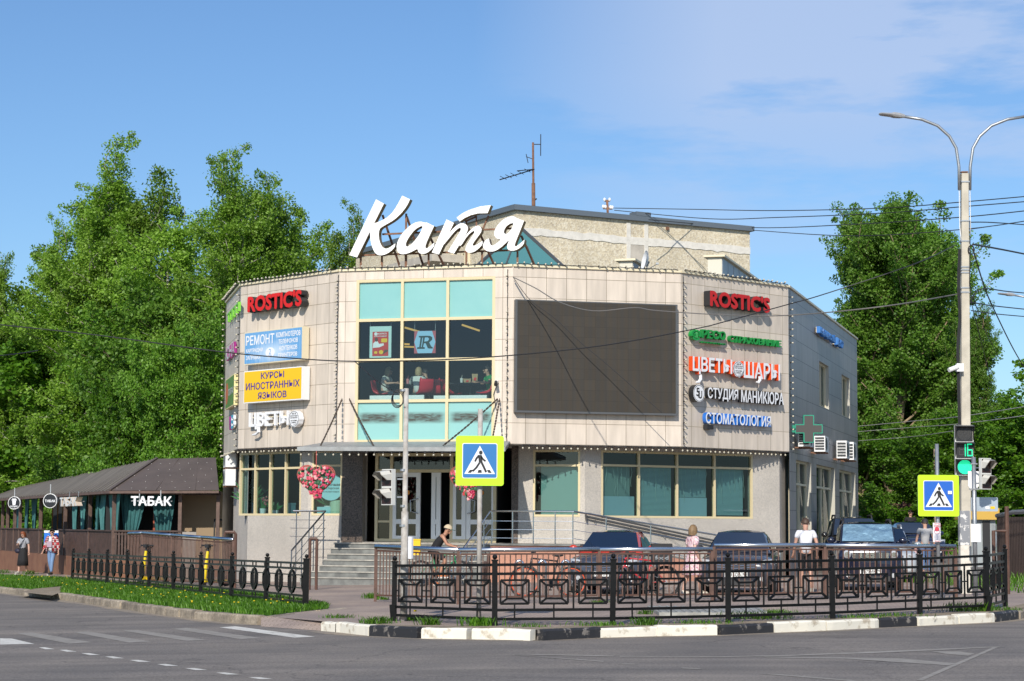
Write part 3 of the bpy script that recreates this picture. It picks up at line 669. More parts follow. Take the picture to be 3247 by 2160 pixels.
lk = mat('icicle_lights', (.45, .55, .48), .6)
il = MB()
for k in range(4):
 for i in range(6):
  u = uc[k] + .25 + i * (uc[k + 1] - uc[k] - .5) / 5 + random.uniform(-.05, .05); z = zt4 - .05; pts = [(u, .1, z)]
  for j in range(random.randint(3, 7)): z -= .14; u += random.uniform(-.04, .04); pts.append((u, .1, z))
  il.tube(pts, .006, 4, 0, WLE.M)
il.build('icicle_lights', lk, BL)
# entrance: dark stone jambs, glazed screen and white doors, deeper than the wall
WX = WLC.shifted(-.35)
z6u = lambda x: WX.hit(*z6(x, 600))[0]; z6z = lambda y: WX.hit(*z6(600, y))[1]
uj = WLC.hit(*z5(1095, 500))[0]; jm = MB(); jm.rng(uj, uD0 - .004, -.03, .35, -.1, ZB - .01, 0, WLC.M)
jm.build('stone_jamb', granite_d, BL); jm = MB(); uj2 = WLC.hit(1690, 1600)[0]; jm.rng(uD1 + .004, uj2 - .45, -.03, .35, -.1, ZB - .01, 0, WLC.M); jm.build('stone_jamb', granite_d, BL)
sd = MB(); sd.quad((uD0, 0, PZ), (uD0, .42, PZ), (uD0, .42, 3.86), (uD0, 0, 3.86), 0, WLC.M); sd.quad((uD1, 0, PZ), (uD1, .42, PZ), (uD1, .42, 3.86), (uD1, 0, 3.86), 0, WLC.M)
sd.quad((uD0, 0, 3.86), (uD1, 0, 3.86), (uD1, .42, 3.86), (uD0, .42, 3.86), 0, WLC.M); sd.build('entrance_reveal', granite, BL)
zd0, zd1, ztr = z6z(886), z6z(150), z6z(297)
zd1 = min(zd1, 3.84)
cuts = [z6u(x) for x in (105, 240, 480, 650, 738, 1110)]
window(WX, (cuts[0], cuts[5], zd0, zd1), [cuts[1], cuts[4]], (ztr,), .0, .09, lambda j, k: None if (j == 0 and k > 0) else M['glass'], name='glazed_screen')
zmid = z6z(718)
lw_ = MB(); lw_.rng(cuts[0] + .09, cuts[1] - .05, -.03, .03, zmid - .03, zmid + .03, 0, WX.M); lw_.build('screen_rail', M['frame'], BL)
dw = mat('door_white', (.82, .82, .80), .4); hs = M['steel2']
def door(ua, ub, hinge_left, handle=True):
 f = .13; mb = MB(); za, zb = zd0 + .02, ztr - .05
 for a, b in ((ua, ua + f), (ub - f, ub)): mb.rng(a, b, -.05, .02, za, zb, 0, WX.M)
 for c, d in ((za, za + .16), (zmid - .07, zmid + .07), (zb - f, zb)): mb.rng(ua + f, ub - f, -.046, .016, c, d, 0, WX.M)
 o = mb.build('door', dw, BL)
 for c, d in ((za + .16, zmid - .07), (zmid + .07, zb - f)):
  p = MB(); p.quad((ua + f, -.015, c), (ub - f, -.015, c), (ub - f, -.015, d), (ua + f, -.015, d), 0, WX.M); p.build('pane', M['glass'], o)
 if handle:
  uh = ub - f * .5 if hinge_left else ua + f * .5; h0 = zmid + .25; s_ = -1 if hinge_left else 1
  p = MB(); p.tube([(uh, -.05, h0), (uh, -.12, h0), (uh + s_ * .2, -.13, h0 + .05), (uh + s_ * .22, -.13, h0 + .38), (uh, -.12, h0 + .43), (uh, -.05, h0 + .43)], .018, 8, 0, WX.M); p.build('handle', hs, o)
 return o
door(z6u(246), z6u(480), True); door(z6u(742), z6u(858), True, False); door(z6u(862), z6u(1105), False); door(z6u(572), z6u(648), True, False)
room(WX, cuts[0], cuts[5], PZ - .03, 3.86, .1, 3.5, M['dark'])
od = MB(); c_ = WX.pt(z6u(372), z6z(477), .03); od.cyl(c_, c_ + WX.n * .01, .075, None, 14); c_ = WX.pt(z6u(985), z6z(477), .03); od.cyl(c_, c_ + WX.n * .01, .075, None, 14)
od.build('door_sticker', mat('orange_dot', (.7, .25, .02), .5), BL)
# canopy over the entrance on four chains
CF = [at_y(942, 1424, 56.1), at_y(1602, 1426, 54.85)]
cn = MB(); b0 = WC.pt(-.35, 3.99, .05); b1 = WC.pt(WC.len - .05, 3.99, .05)
top = [CF[0] + Vector((0, 0, .06)), CF[1] + Vector((0, 0, .06)), b1, b0]; bot = [CF[0] - Vector((0, 0, .05)), CF[1] - Vector((0, 0, .05)), b1 - Vector((0, 0, .07)), b0 - Vector((0, 0, .07))]
cn.add(top + bot, [(0, 1, 2, 3), (4, 7, 6, 5), (0, 4, 5, 1), (1, 5, 6, 2), (2, 6, 7, 3), (3, 7, 4, 0)])
cno = cn.build('canopy', mat('canopy_sheet', (.30, .31, .31), .55, .2, var=.15), BL)
def chain_pts(p, q, sag=.0, n=24): return [p.lerp(q, i / n) - Vector((0, 0, sag * math.sin(math.pi * i / n))) for i in range(n + 1)]
def canopy_z(p):
 t = (p - CF[0]).dot((CF[1] - CF[0]).normalized()) / (CF[1] - CF[0]).length; return CF[0].lerp(CF[1], t)
for (xa, ya), t in (((1087, 1266), .10), ((1110, 1266), .36), ((1579, 1266), .70), ((1586, 1266), .93)):
 u, z = WC.hit(xa, ya); a = WC.pt(u, z, .06); b = CF[0].lerp(CF[1], t).lerp(b0.lerp(b1, t), .12) + Vector((0, 0, .08))
 cm = MB(); P = chain_pts(a, b, .03, 34)
 for i, (p, q) in enumerate(zip(P, P[1:])):
  d_ = (q - p); cm.bar(p - d_ * .12, q + d_ * .12, .05 if i % 2 else .014, .014 if i % 2 else .05)
 cm.build('support_chain', mat('chain_iron', (.10, .075, .06), .6, .4, var=.4, scale=9), cno)
# plinth step line
# skylight, roof boxes
# ------------------------------------------------------------------ glass pyramid, roof boxes, concrete block behind
pc = Vector((.25, 66.2, 0)); hw = 2.5; zA = at_y(1652, 722, 66.2).z; PYR = thing('roof_skylight', (pc.x, pc.y, 8.7), 'glass pyramid skylight with dark bars on the roof behind the big letters', 'skylight')
cs = [Vector((pc.x + a * hw, pc.y + b * hw, 8.9)) for a, b in ((-1, -1), (1, -1), (1, 1), (-1, 1))]; apx = Vector((pc.x, pc.y, zA))
gm = MB()
for i in range(4): gm.add([cs[i], cs[(i + 1) % 4], apx], [(0, 1, 2)])
gm.build('glazing', mat('skylight_glass', (.07, .20, .21), .04, 0, spec=.8), PYR)
fm_ = MB()
for i in range(4):
 fm_.bar(cs[i], apx, .1, .1); fm_.bar(cs[i], cs[(i + 1) % 4], .12, .12)
 a, b = cs[i].lerp(apx, .42), cs[(i + 1) % 4].lerp(apx, .42); fm_.bar(a, b, .07, .07)
 for t in (.33, .66): fm_.bar(cs[i].lerp(cs[(i + 1) % 4], t), apx.lerp(cs[i].lerp(cs[(i + 1) % 4], t), .28), .05, .05)
fm_.build('bars', mat('skylight_bars', (.07, .075, .08), .5), PYR)
def roofbox(p0, p1, depth, z0, z1, label, ang):
 o = thing('roof_vent', ((p0.x + p1.x) / 2, (p0.y + p1.y) / 2 + depth / 2, z0), label, 'roof vent')
 W = Wall(p0, p1); mb = MB(); mb.rng(0, W.len, 0, depth, z0, z1, 0, W.M); mb.build('casing', mat('vent_cream', (.62, .58, .48), .5), o)
 mb = MB(); mb.rng(-.12, W.len + .12, -.12, depth + .1, z1 + .003, z1 + .07, 0, W.M); mb.build('lid', M['trim'], o)
 W2 = Wall(p1, p1 + (-W.n) * depth); mb = MB()
 for i in range(7): mb.rng(.05 + i * depth / 7.2, .05 + (i + .92) * depth / 7.2, -.015, -.002, z0 + .03, z1 - .03, 0, W2.M)
 mb.build('side_panels', mat('vent_panels', (.30, .34, .38), .4), o)
a = at_y(2244, 818, 66); roofbox(a, a + Vector((.46, -.137, 0)), 7.5, 8.7, at_y(2262, 817, 66).z, 'tall cream roof vent with grey panelled side at the right of the roof', 0)
a = at_y(1964, 828, 64); roofbox(a, a + Vector((.42, -.12, 0)), 1.6, 8.7, at_y(1985, 829, 64).z, 'low cream roof vent beside the satellite dish', 0)
BG = thing('concrete_block', (4, 80, 0), 'taller pebble dashed concrete block standing behind the beige building', 'building')
G0 = (.12, 75.0); th = rad(28.3); G1 = (G0[0] + 10.8 * math.cos(th), G0[1] + 10.8 * math.sin(th)); G2 = (G0[0] - 15 * math.sin(th), G0[1] + 15 * math.cos(th))
WG = Wall(G0, G1); WH = Wall(G2, G0); ZG = at_y(1633, 668, 75.1).z
G3 = (G1[0] + G2[0] - G0[0], G1[1] + G2[1] - G0[1])
mb = MB(); mb.quad((0, 0, 0), (WG.len, 0, 0), (WG.len, 0, ZG), (0, 0, ZG), 0, WG.M); mb.build('front_wall', pebble, BG)
mb = MB(); mb.quad((0, 0, 0), (WH.len, 0, 0), (WH.len, 0, ZG), (0, 0, ZG), 0, WH.M)
mb.quad((G1[0], G1[1], 0), (G3[0], G3[1], 0), (G3[0], G3[1], ZG), (G1[0], G1[1], ZG)); mb.quad((G2[0], G2[1], 0), (G3[0], G3[1], 0), (G3[0], G3[1], ZG), (G2[0], G2[1], ZG)); mb.build('side_wall', pebble, BG)
mb = MB(); mb.add([(p[0], p[1], ZG - .01) for p in (G0, G1, G3, G2)], [(0, 1, 2, 3)]); mb.build('roof', M['concrete'], BG)
cpm = mat('roof_flashing', (.16, .19, .22), .5, .4)
mb = MB(); mb.rng(-.15, WG.len + .12, -.16, .3, ZG, ZG + .2, 0, WG.M); mb.rng(0, WH.len + .0, -.16, .3, ZG + .003, ZG + .203, 0, WH.M)
u0, z0 = WG.hit(2011, 690); u1, z1 = WG.hit(2057, 690); mb.rng(u0, u1, -.17, .35, ZG + .2, ZG + .36, 0, WG.M); mb.build('roof_flashing', cpm, BG)
seam = mat('white_seam', (.66, .63, .57), .8, 0, var=.1, scale=5, bump=.4)
mb = MB(); zs_ = WG.hit(1700, 737)[1]; hs_ = .14
n = 40; top_ = []; bot_ = []
for i in range(n + 1):
 u = WG.len * i / n; top_.append((u, zs_ + hs_ + random.uniform(-.035, .035))); bot_.append((u, zs_ - hs_ + random.uniform(-.035, .035)))
mb.ext([bot_ + top_[::-1]], -.03, .0, 0, None, WG.M)
for xa, ya, yb in ((1992, 707, 762), (2048, 710, 765), (1992, 770, 850), (2048, 775, 850)):
 u = WG.hit(xa, 760)[0]; za, zb_ = WG.hit(xa, ya)[1], WG.hit(xa, yb)[1]; mb.rng(u - .09, u + .09, -.036, -.002, zb_, za, 0, WG.M)
mb.build('wall_seam', seam, BG)
mb = MB(); u0, za = WG.hit(1998, 776); u1, zb_ = WG.hit(2043, 870); mb.rng(u0, u1, -.02, -.004, zb_, za, 0, WG.M); mb.build('patched_panel', M['concrete'], BG)
mb = MB(); u0, za = WG.hit(2113, 720); mb.rng(u0 - .03, u0 + .08, -.09, -.002, za - .12, za, 0, WG.M); mb.build('iron_bracket', M['rust'], BG)
# left flank of the block: loggias, slabs, windows
fl = MB()
for k, (xa, ya, xb, yb) in enumerate(((1225, 838, 1385, 800),)):
 u0, z0 = WH.hit(xa, ya, 1.3); u1, z1 = WH.hit(xb, yb, 1.3); fl.rng(u0, u1, -1.5, -.003, z1 - .35, z1 - .05, 0, WH.M)
fl.build('balcony_slab', M['concrete'], BG)
for xa, xb, ya, yb in ((1330, 1400, 812, 850), (1415, 1438, 812, 850), (1470, 1490, 800, 850)):
 u0, za = WH.hit(xa, ya); u1, zb_ = WH.hit(xb, yb); zb_ = za - 1.3
 if u1 < WH.len: window(WH, (u0, u1, zb_, za), ((u0 + u1) / 2,), (), -.04, .08, lambda j, k: mat('dark_pane', (.03, .04, .045), .1), M['trim'], parent=BG)
mb = MB(); u0, za = WH.hit(1500, 812); u1, _ = WH.hit(1522, 812)
# antenna mast and bracket on the block's roof
AM = thing('antenna_mast', tuple(at_y(1692, 672, 76.3)), 'rusty antenna mast with two aerials standing on the concrete block roof', 'antenna')
pb = at_y(1692, 676, 76.3); pt_ = at_y(1690, 452, 76.3)
mb = MB(); mb.tube([pb, pb.lerp(pt_, .42), pb.lerp(pt_, .43), pt_], [.075, .07, .045, .04], 8); mb.build('mast', M['rust'], AM)
mb = MB(); a = at_y(1694, 537, 76.3); b = at_y(1585, 570, 75.2); mb.tube([a, b], .025, 6); c = at_y(1640, 542, 75.6); mb.tube([a, c], .02, 6)
for t in (.2, .4, .6, .75, .9):
 q = a.lerp(b, t); mb.tube([q - Vector((.12, .35, -.03)), q + Vector((.12, .35, .03))], .012, 5)
mb.build('aerial', M['blackm'], AM)
mb = MB(); a = at_y(1690, 458, 76.3); mb.tube([a, a + Vector((.3, 0, 0))], .018, 5); mb.tube([a + Vector((.3, 0, .4)), a + Vector((.3, 0, -.45))], .018, 5); a = at_y(1691, 505, 76.3); mb.tube([a, a + Vector((-.28, 0, .1))], .015, 5); mb.tube([a + Vector((-.28, 0, .2)), a + Vector((-.2, 0, -.15))], .015, 5)
mb.tube([at_y(1695, 635, 76.3), at_y(1702, 630, 76.3)], .03, 5); mb.build('aerial', M['blackm'], AM)
IB = thing('insulator_bracket', tuple(at_y(1928, 690, 78)), 'small iron post with white wire insulators on the concrete block roof', 'bracket')
mb = MB(); a = at_y(1928, 692, 78); b = at_y(1925, 636, 78); mb.bar(a, b, .09); c = at_y(1912, 660, 78); d = at_y(1942, 662, 78); mb.bar(c, d, .08); mb.bar(at_y(1917, 637, 78), at_y(1934, 637, 78), .07); mb.build('post', M['rust'], IB)
mb = MB()
for x, y in ((1913, 655), (1920, 656), (1936, 657), (1942, 658), (1917, 633), (1933, 633)): mb.ball(at_y(x, y, 77.95), (.055, .055, .075), 8, 6)
mb.build('insulators', M['white_plastic'], IB)
DS = thing('satellite_dish', tuple(at_y(2053, 850, 60.6)), 'white satellite dish edge on, standing on the roof behind the parapet', 'satellite dish')
c = at_y(2053, 828, 60.6); mb = MB(); ax = Vector((-.97, -.16, .18)).normalized(); e1 = ax.orthogonal().normalized(); e2 = ax.cross(e1); rings = []
for k in range(6):
 r_ = .31 * k / 5; rings.append([c + ax * (.11 * (k / 5) ** 2) + (e1 * math.cos(j * math.pi / 10) + e2 * math.sin(j * math.pi / 10)) * max(r_, .004) for j in range(20)])
mb.loft(rings, cap=False); rings2 = [[p - ax * .02 for p in r_] for r_ in rings]; mb.loft(rings2, cap=False); mb.build('dish', M['white_plastic'], DS, smooth=True)
mb = MB(); mb.tube([c - ax * .05, at_y(2040, 850, 60.7) + Vector((0, 0, -.2))], .03, 6); mb.tube([c + ax * .05 + Vector((0, 0, -.3)), at_y(2083, 838, 60.2)], .012, 5); mb.box(at_y(2084, 836, 60.2), (.08, .08, .06)); mb.build('stand', M['galv'], DS)
# ------------------------------------------------------------------ strings of bulbs along the edges
bulb_w = mat('bulb_glass', (.52, .48, .38), .25); bulb_s = M['blackm']
bm_ = MB(); bm_.cyl((0, 0, 0), (0, -.05, 0), .02, .018, 6, 1); bm_.ball((0, -.085, 0), (.028, .033, .028), 8, 6, 0)
_b = bm_.build('bulb', [bulb_w, bulb_s], None, True); BULB = _b.data; bpy.data.objects.remove(_b)
# the mesh was centred on its base, so put its origin back on the socket
_c = np.zeros(len(BULB.vertices) * 3); BULB.vertices.foreach_get('co', _c); _c = _c.reshape(-1, 3)
_c[:, 1] -= _c[:, 1].max(); _c[:, 2] -= (_c[:, 2].max() + _c[:, 2].min()) / 2; BULB.vertices.foreach_set('co', _c.ravel())
def string_lights(pts, outs, label, spacing=.2, r=.011):
 """pts: polyline of the cable; outs: direction the bulbs point"""
 P = [Vector(p) for p in pts]; o = thing('string_lights', tuple(P[0]), label, 'string lights', 'strings of white bulbs along the building edges')
 tot = sum((b - a).length for a, b in zip(P, P[1:])); n = max(2, int(tot / spacing)); Q = resample(P, n)
 mb = MB(); mb.tube([q + Vector((random.uniform(-.008, .008), random.uniform(-.008, .008), random.uniform(-.012, .012))) for q in resample(P, n * 2)], r, 5); mb.build('cable', M['cable'], o)
 out_ = Vector(outs).normalized()
 base = Vector((0, -1, 0)).rotation_difference(out_)
 for q in Q[:-1]:
  if random.random() < .03: continue
  c = bpy.data.objects.new('bulb', BULB); COL.objects.link(c); c.parent = o; c.location = q - P[0]
  e = Vector((random.uniform(-.25, .25), 0, random.uniform(-.25, .25))); c.rotation_mode = 'QUATERNION'
  c.rotation_quaternion = Vector((0, -1, 0)).rotation_difference((out_ + e).normalized())
 return o
for W, nm in ((WA, 'left end facade, the narrow one'), (WB_, 'left facade with the blue and yellow panels'), (WC, 'middle facade with the tall window'), (WD, 'facade with the dark screen'), (WE, 'right facade with five shop signs')):
 string_lights([W.pt(.1, ZT + .06, .07), W.pt(W.len - .1, ZT + .06, .07)], W.n + Vector((0, 0, .25)), 'bulb string along the roof edge of the ' + nm)
for i, (W, u, o, nm) in enumerate(((WA, .03, -.6, 'far left edge of the building'), (WA, WA.len - .06, 0, 'corner left of the red sign on the left'), (WB_, WB_.len - .02, 0, 'corner left of the tall window'), (WC, WC.len - .15, 0, 'corner between tall window and dark screen'), (WE, .08, 0, 'corner between dark screen and five shop signs'), (WF, .1, 0, 'corner where the side wall begins'))):
 d = W.n + W.u * o
 string_lights([W.pt(u, ZB + .08, .03), W.pt(u, ZT - .1, .03)], d, 'bulb string running up the ' + nm)
string_lights([WB_.pt(.05, ZB - .03, .03), WB_.pt(WB_.len - 1.75, ZB - .03, .03)], (0, -.1, -1), 'bulb string under the eaves left of the entrance canopy')
string_lights([WD.pt(.3, ZB - .03, .03), WD.pt(WD.len - .05, ZB - .03, .03)], (0, -.1, -1), 'bulb string under the eaves below the dark screen')
string_lights([WE.pt(.05, ZB - .03, .03), WE.pt(WE.len - .05, ZB - .03, .03)], (0, -.1, -1), 'bulb string under the eaves below the five shop signs')
string_lights([CF[0] + Vector((.1, .03, -.07)), CF[1] + Vector((-.1, .03, -.07))], (0, -.1, -1), 'bulb string along the front of the entrance canopy', .235)
string_lights([WA.pt(.1, ZB - .03, .03), WA.pt(WA.len - .1, ZB - .03, .03)], WA.n + Vector((0, 0, -.6)), 'bulb string under the eaves of the narrow left end')
# ------------------------------------------------------------------ shop signs
f1 = lambda x, y: (680 + x / 2.6133, 820 + y / 2.6133)
f3 = lambda x, y: (2140 + x / 5.2275, 840 + y / 5.2275)
f4 = lambda x, y: (2140 + x / 4.9, 1140 + y / 4.9)
f4b = lambda x, y: (2080 + x / 2.6133, 820 + y / 2.6133)
f5 = lambda x, y: (700 + x / 5.2275, 840 + y / 5.2275)
f9 = lambda x, y: (2480 + x / 3.92, 880 + y / 3.92)
def letters(W, words, depth, face, side, label, cat='shop sign', off=.07, bold=.035, shear=0.0, rails=True, name='letter_sign', group=None):
 b = [rect(W, tl, br, off + depth) for _, tl, br in words]
 o = thing(name, tuple(W.pt(min(q[0] for q in b), min(q[2] for q in b), off)), label, cat, group)
 for (s, _, _), (u0, u1, z0, z1) in zip(words, b):
  mb = MB(); put_text(mb, s, u0, u1, z0, z1, -(off + depth), -off, 0, 1, W.M, bold, shear); mb.build('lettering', [face, side], o)
 if rails:
  mb = MB()
  for u0, u1, z0, z1 in b:
   h = z1 - z0
   for t in (.3, .72): mb.rng(u0 + .05, u1 - .05, -off + .004, -off + .03, z0 + h * t - .015, z0 + h * t + .015, 0, W.M)
   for t in (.1, .9):
    u = u0 + (u1 - u0) * t; mb.rng(u - .02, u + .02, -off + .03, 0, z0 + h * .28, z0 + h * .74, 0, W.M)
  mb.build('mounting_rail', M['trim'], o)
 return o
darks = mat('letter_side_black', (.02, .02, .022), .4); whitef = mat('letter_white', (.78, .79, .82), .3)
letters(WB_, [("ROSTIC'S", f5(445, 520), f5(1338, 680))], .25, M['red'], darks, "red ROSTIC'S letters with black sides on the left facade", bold=.06)
letters(WE, [("ROSTIC'S", f3(583, 412), f3(1583, 805))], .25, mat('sign_red_right', (.50, .012, .01), .35), darks, "red ROSTIC'S letters with black sides above the green sign", bold=.06)
o = letters(WE, [('РЕСО', f3(460, 1065), f3(848, 1252)), ('СТРАХОВАНИЕ', f3(914, 1165), f3(1772, 1366)), ('ГАРАНТИЯ', f3(455, 1266), f3(842, 1330))], .12, M['green'], mat('sign_green_side', (.008, .20, .04), .5), 'green insurance letters with round emblem below the red sign', bold=.022)
u0, u1, z0, z1 = rect(WE, f3(275, 1062), f3(440, 1282), .2); mb = MB()
ring = lambda cx, cz, rx, rz_, n=24: [(cx + rx * math.cos(2 * math.pi * i / n), cz + rz_ * math.sin(2 * math.pi * i / n)) for i in range(n)]
cx, cz, rx, rz_ = (u0 + u1) / 2, (z0 + z1) / 2 + .02, (u1 - u0) / 2, (z1 - z0) / 2 - .02
def arc_band(cx, cz, r0, r1, a0, a1, n=12, sx=1):
 A = [a0 + (a1 - a0) * i / n for i in range(n + 1)]
 return [[(cx + r0 * math.cos(a) * sx, cz + r0 * math.sin(a)) for a in A] + [(cx + r1 * math.cos(a) * sx, cz + r1 * math.sin(a)) for a in A[::-1]]]
for k in range(3): mb.ext(arc_band(cx, cz, rz_ * .66, rz_, rad(100 + 120 * k), rad(200 + 120 * k), sx=rx / rz_), -.2, -.07, 0, None, WE.M)
for a, b in (((-.42, .05), (.45, .2)), ((-.45, -.2), (.42, -.08)), ((-.1, -.5), (.05, .52)), ((.2, -.5), (.28, .48))):
 q0 = WE.pt(cx + a[0] * rx, cz + a[1] * rz_, .14); q1 = WE.pt(cx + b[0] * rx, cz + b[1] * rz_, .14); mb.bar(q0, q1, .1, .07)
mb.build('emblem', M['green'], o)
def badge(W, c, rx_px, rz_px, depth, parent, lines, off=.07, frill=True, side=None):
 u, z = W.hit(*c, off + depth); ua, _ = W.hit(c[0] - rx_px, c[1], off + depth); _, zb_ = W.hit(c[0], c[1] + rz_px, off + depth); a, b = abs(u - ua), abs(z - zb_); n = 40
 lp = [(u + a * (1 + (.03 * math.cos(9 * t) if frill else 0)) * math.cos(t), z + b * (1 + (.03 * math.cos(9 * t) if frill else 0)) * math.sin(t)) for t in [2 * math.pi * i / n for i in range(n)]]
 mb = MB(); mb.ext([lp], -(off + depth), -off, 0, 1, W.M); bo = mb.build('badge', [whitef, side or whitef], parent)
 ink = MB(); y = -(off + depth) - .006
 ink.ext([ring(u, z, a * .93, b * .93, 36), ring(u, z, a * .885, b * .885, 36)], y, y + .004, 0, None, W.M)
 for s, x0, x1, v0, v1, bd in lines: put_text(ink, s, u + a * x0, u + a * x1, z + b * v0, z + b * v1, y, None, 0, None, W.M, bd)
 if frill:
  for k in range(3):
   for t in range(7):
    q = 2 * math.pi * t / 7; cu_, cz_ = u + (-.28 + .28 * k) * a, z + .63 * b; ink.bar(W.pt(cu_, cz_, -y), W.pt(cu_ + .1 * a * math.cos(q), cz_ + .13 * b * math.sin(q), -y), .008, .004)
  for sgn in (-1, 1):
   for k in range(6):
    t = rad(250 + sgn * (18 + k * 13)); p = (u + a * .8 * math.cos(t), z + b * .8 * math.sin(t)); ink.bar(W.pt(*p, -y), W.pt(p[0] + .07 * sgn * a, p[1] + .14 * b, -y), .009, .004)
 ink.build('print', M['blackm'], bo); return bo
FL_LINES = [('Цветочная', -.7, .7, .24, .48, .01), ('мастерская', -.66, .66, .0, .2, .01), ('НАТАЛИИ', -.56, .56, -.3, -.14, .02), ('НОВАК', -.4, .4, -.54, -.38, .02)]
so = mat('letter_side_orange', (.70, .075, .012), .45)
o = letters(WE, [('ЦВЕТЫ', f4b(305, 808), f4b(633, 982)), ('ШАРЫ', f4b(728, 850), f4b(1030, 1013))], .16, whitef, so, 'white flower shop letters with orange sides and round badge in the middle', bold=.03)
badge(WE, f4b(685, 917), 47 / 2.6133, 66 / 2.6133, .17, o, FL_LINES, side=so)
mb = MB(); u, z = WE.hit(*f4(405, 235), .23); mb.tube([WE.pt(u + .02, z, .19), WE.pt(u + .03, z - .13, .19), WE.pt(u - .06, z - .22, .19), WE.pt(u - .17, z - .24, .19)], [.05, .05, .045, .02], 6); u, z = WE.hit(*f4(1330, 260), .23); mb.tube([WE.pt(u, z, .19), WE.pt(u + .02, z - .11, .19), WE.pt(u - .06, z - .2, .19), WE.pt(u - .15, z - .18, .19)], [.05, .05, .045, .02], 6); mb.build('flourish', whitef, o)
o = letters(WB_, [('ЦВЕТЫ', f1(285, 1280), f1(610, 1402))], .09, whitef, whitef, 'all white flower shop letters with round badge below the yellow panel', bold=.03)
badge(WB_, f1(658, 1328), 44 / 2.6133, 68 / 2.6133, .17, o, FL_LINES)
mb = MB(); u, z = WB_.hit(*f1(350, 1400), .23); mb.tube([WB_.pt(u + .05, z + .02, .19), WB_.pt(u + .06, z - .12, .19), WB_.pt(u - .08, z - .2, .19), WB_.pt(u - .28, z - .22, .19)], [.05, .06, .05, .02], 6); mb.build('flourish', whitef, o)
o = letters(WE, [('СТУДИЯ', f4(512, 430), f4(985, 668)), ('МАНИКЮРА', f4(1030, 468), f4(1693, 712))], .14, whitef, darks, 'white manicure studio letters with black sides and round monogram', bold=.025)
bo = badge(WE, f4(375, 525), 88 / 4.9, 135 / 4.9, .2, o, [('5', -.5, .1, -.35, .62, .03), ('U', -.12, .55, -.62, .30, .03), ('J', -.2, .12, -.5, .3, .03)], frill=False, side=darks)
letters(WE, [('СТОМАТОЛОГИЯ', f4(482, 818), f4(1495, 1052))], .14, whitef, M['blue'], 'white dentist letters with blue sides, lowest sign on the right facade', bold=.025)
letters(WF, [('МЕДИЦИНСКИЙ', f9(475, 585), f9(667, 835)), ('ЦЕНТР', f9(692, 745), f9(768, 905))], .13, mat('med_blue', (.03, .17, .50), .4), mat('med_blue_side', (.03, .17, .50), .4), 'blue medical centre letters on the dark side wall', bold=.04)
def lightbox(W, tl, br, depth, face, casing, label, off=.05, border=.03):
 u0, u1, z0, z1 = rect(W, tl, br, off + depth); o = thing('panel_sign', tuple(W.pt(u0, z0, off)), label, 'shop sign')
 mb = MB(); mb.rng(u0, u1, -(off + depth), -off, z0, z1, 0, W.M); mb.build('casing', casing, o)
 y = -(off + depth) - .004
 mb = MB(); mb.quad((u0 + border, y, z0 + border), (u1 - border, y, z0 + border), (u1 - border, y, z1 - border), (u0 + border, y, z1 - border), 0, W.M, [(0, 0), (1, 0), (1, 1), (0, 1)]); mb.build('panel', face, o)
 return o, y - .004, (u0, u1, z0, z1), off + depth
def blue_panel():
 m = mat('faded_blue_panel', (.10, .30, .62), .35); t, b = nodes_of(m); n = t.nodes.new; l = t.links.new
 uv = n('ShaderNodeUVMap'); uv.uv_map = 'uv'; mp = n('ShaderNodeMapping'); mp.inputs['Scale'].default_value = (14, .7, 1); nz = n('ShaderNodeTexNoise'); nz.inputs['Scale'].default_value = 3
 gr = n('ShaderNodeTexGradient'); gr.gradient_type = 'SPHERICAL'; m2 = n('ShaderNodeMapping'); m2.inputs['Location'].default_value = (-1.15, -.75, 0); m2.inputs['Scale'].default_value = (2.4, 2.4, 1)
 mr = n('ShaderNodeMapRange'); mr.inputs[1].default_value = .3; mr.inputs[2].default_value = .7; mr.inputs[3].default_value = -.12; mr.inputs[4].default_value = .22
 ad = n('ShaderNodeMath'); ad.operation = 'ADD'; ad.use_clamp = True; mx = n('ShaderNodeMixRGB'); mx.inputs['Color1'].default_value = (.12, .33, .62, 1); mx.inputs['Color2'].default_value = (.55, .68, .82, 1)
 l(uv.outputs[0], mp.inputs[0]); l(mp.outputs[0], nz.inputs['Vector']); l(nz.outputs['Fac'], mr.inputs[0]); l(uv.outputs[0], m2.inputs[0]); l(m2.outputs[0], gr.inputs[0]); l(gr.outputs['Fac'], ad.inputs[0]); l(mr.outputs[0], ad.inputs[1]); l(ad.outputs[0], mx.inputs['Fac']); l(mx.outputs[0], b.inputs['Base Color'])
 return m
o, y, r, fo = lightbox(WB_, f1(250, 615), f1(727, 838), .24, blue_panel(), M['trim'], 'faded blue repair shop panel with white words above the yellow panel')
ink = MB()
for s, a, b, bd in (('РЕМОНТ', (263, 643), (497, 700), .02), ('КОМПЬЮТЕРОВ', (513, 613), (714, 635), .03), ('ТЕЛЕФОНОВ', (532, 669), (693, 693), .03), ('НОУТБУКОВ', (537, 726), (687, 750), .03), ('ПРИНТЕРОВ', (530, 784), (687, 805), .03), ('КАРТРИДЖИ', (265, 752), (403, 775), .03), ('ЗАПРАВКА', (263, 808), (382, 832), .03)):
 q = rect(WB_, f1(*a), f1(*b), fo); put_text(ink, s, *q, y, None, 0, None, WB_.M, bd)
ink.build('lettering', whitef, o)
u, z = WB_.hit(*f1(462, 778), fo); mb = MB(); mb.ext([ring(u, z, .235, .155, 28)], y, y + .003, 0, None, WB_.M); mb.build('oval', whitef, o)
mb = MB(); put_text(mb, '2', u - .06, u + .06, z - .06, z + .11, y - .003, None, 0, None, WB_.M, .0); put_text(mb, 'этаж', u - .09, u + .09, z - .12, z - .08, y - .003, None, 0, None, WB_.M, .0); mb.build('lettering', mat('oval_blue', (.12, .33, .62), .4), o)
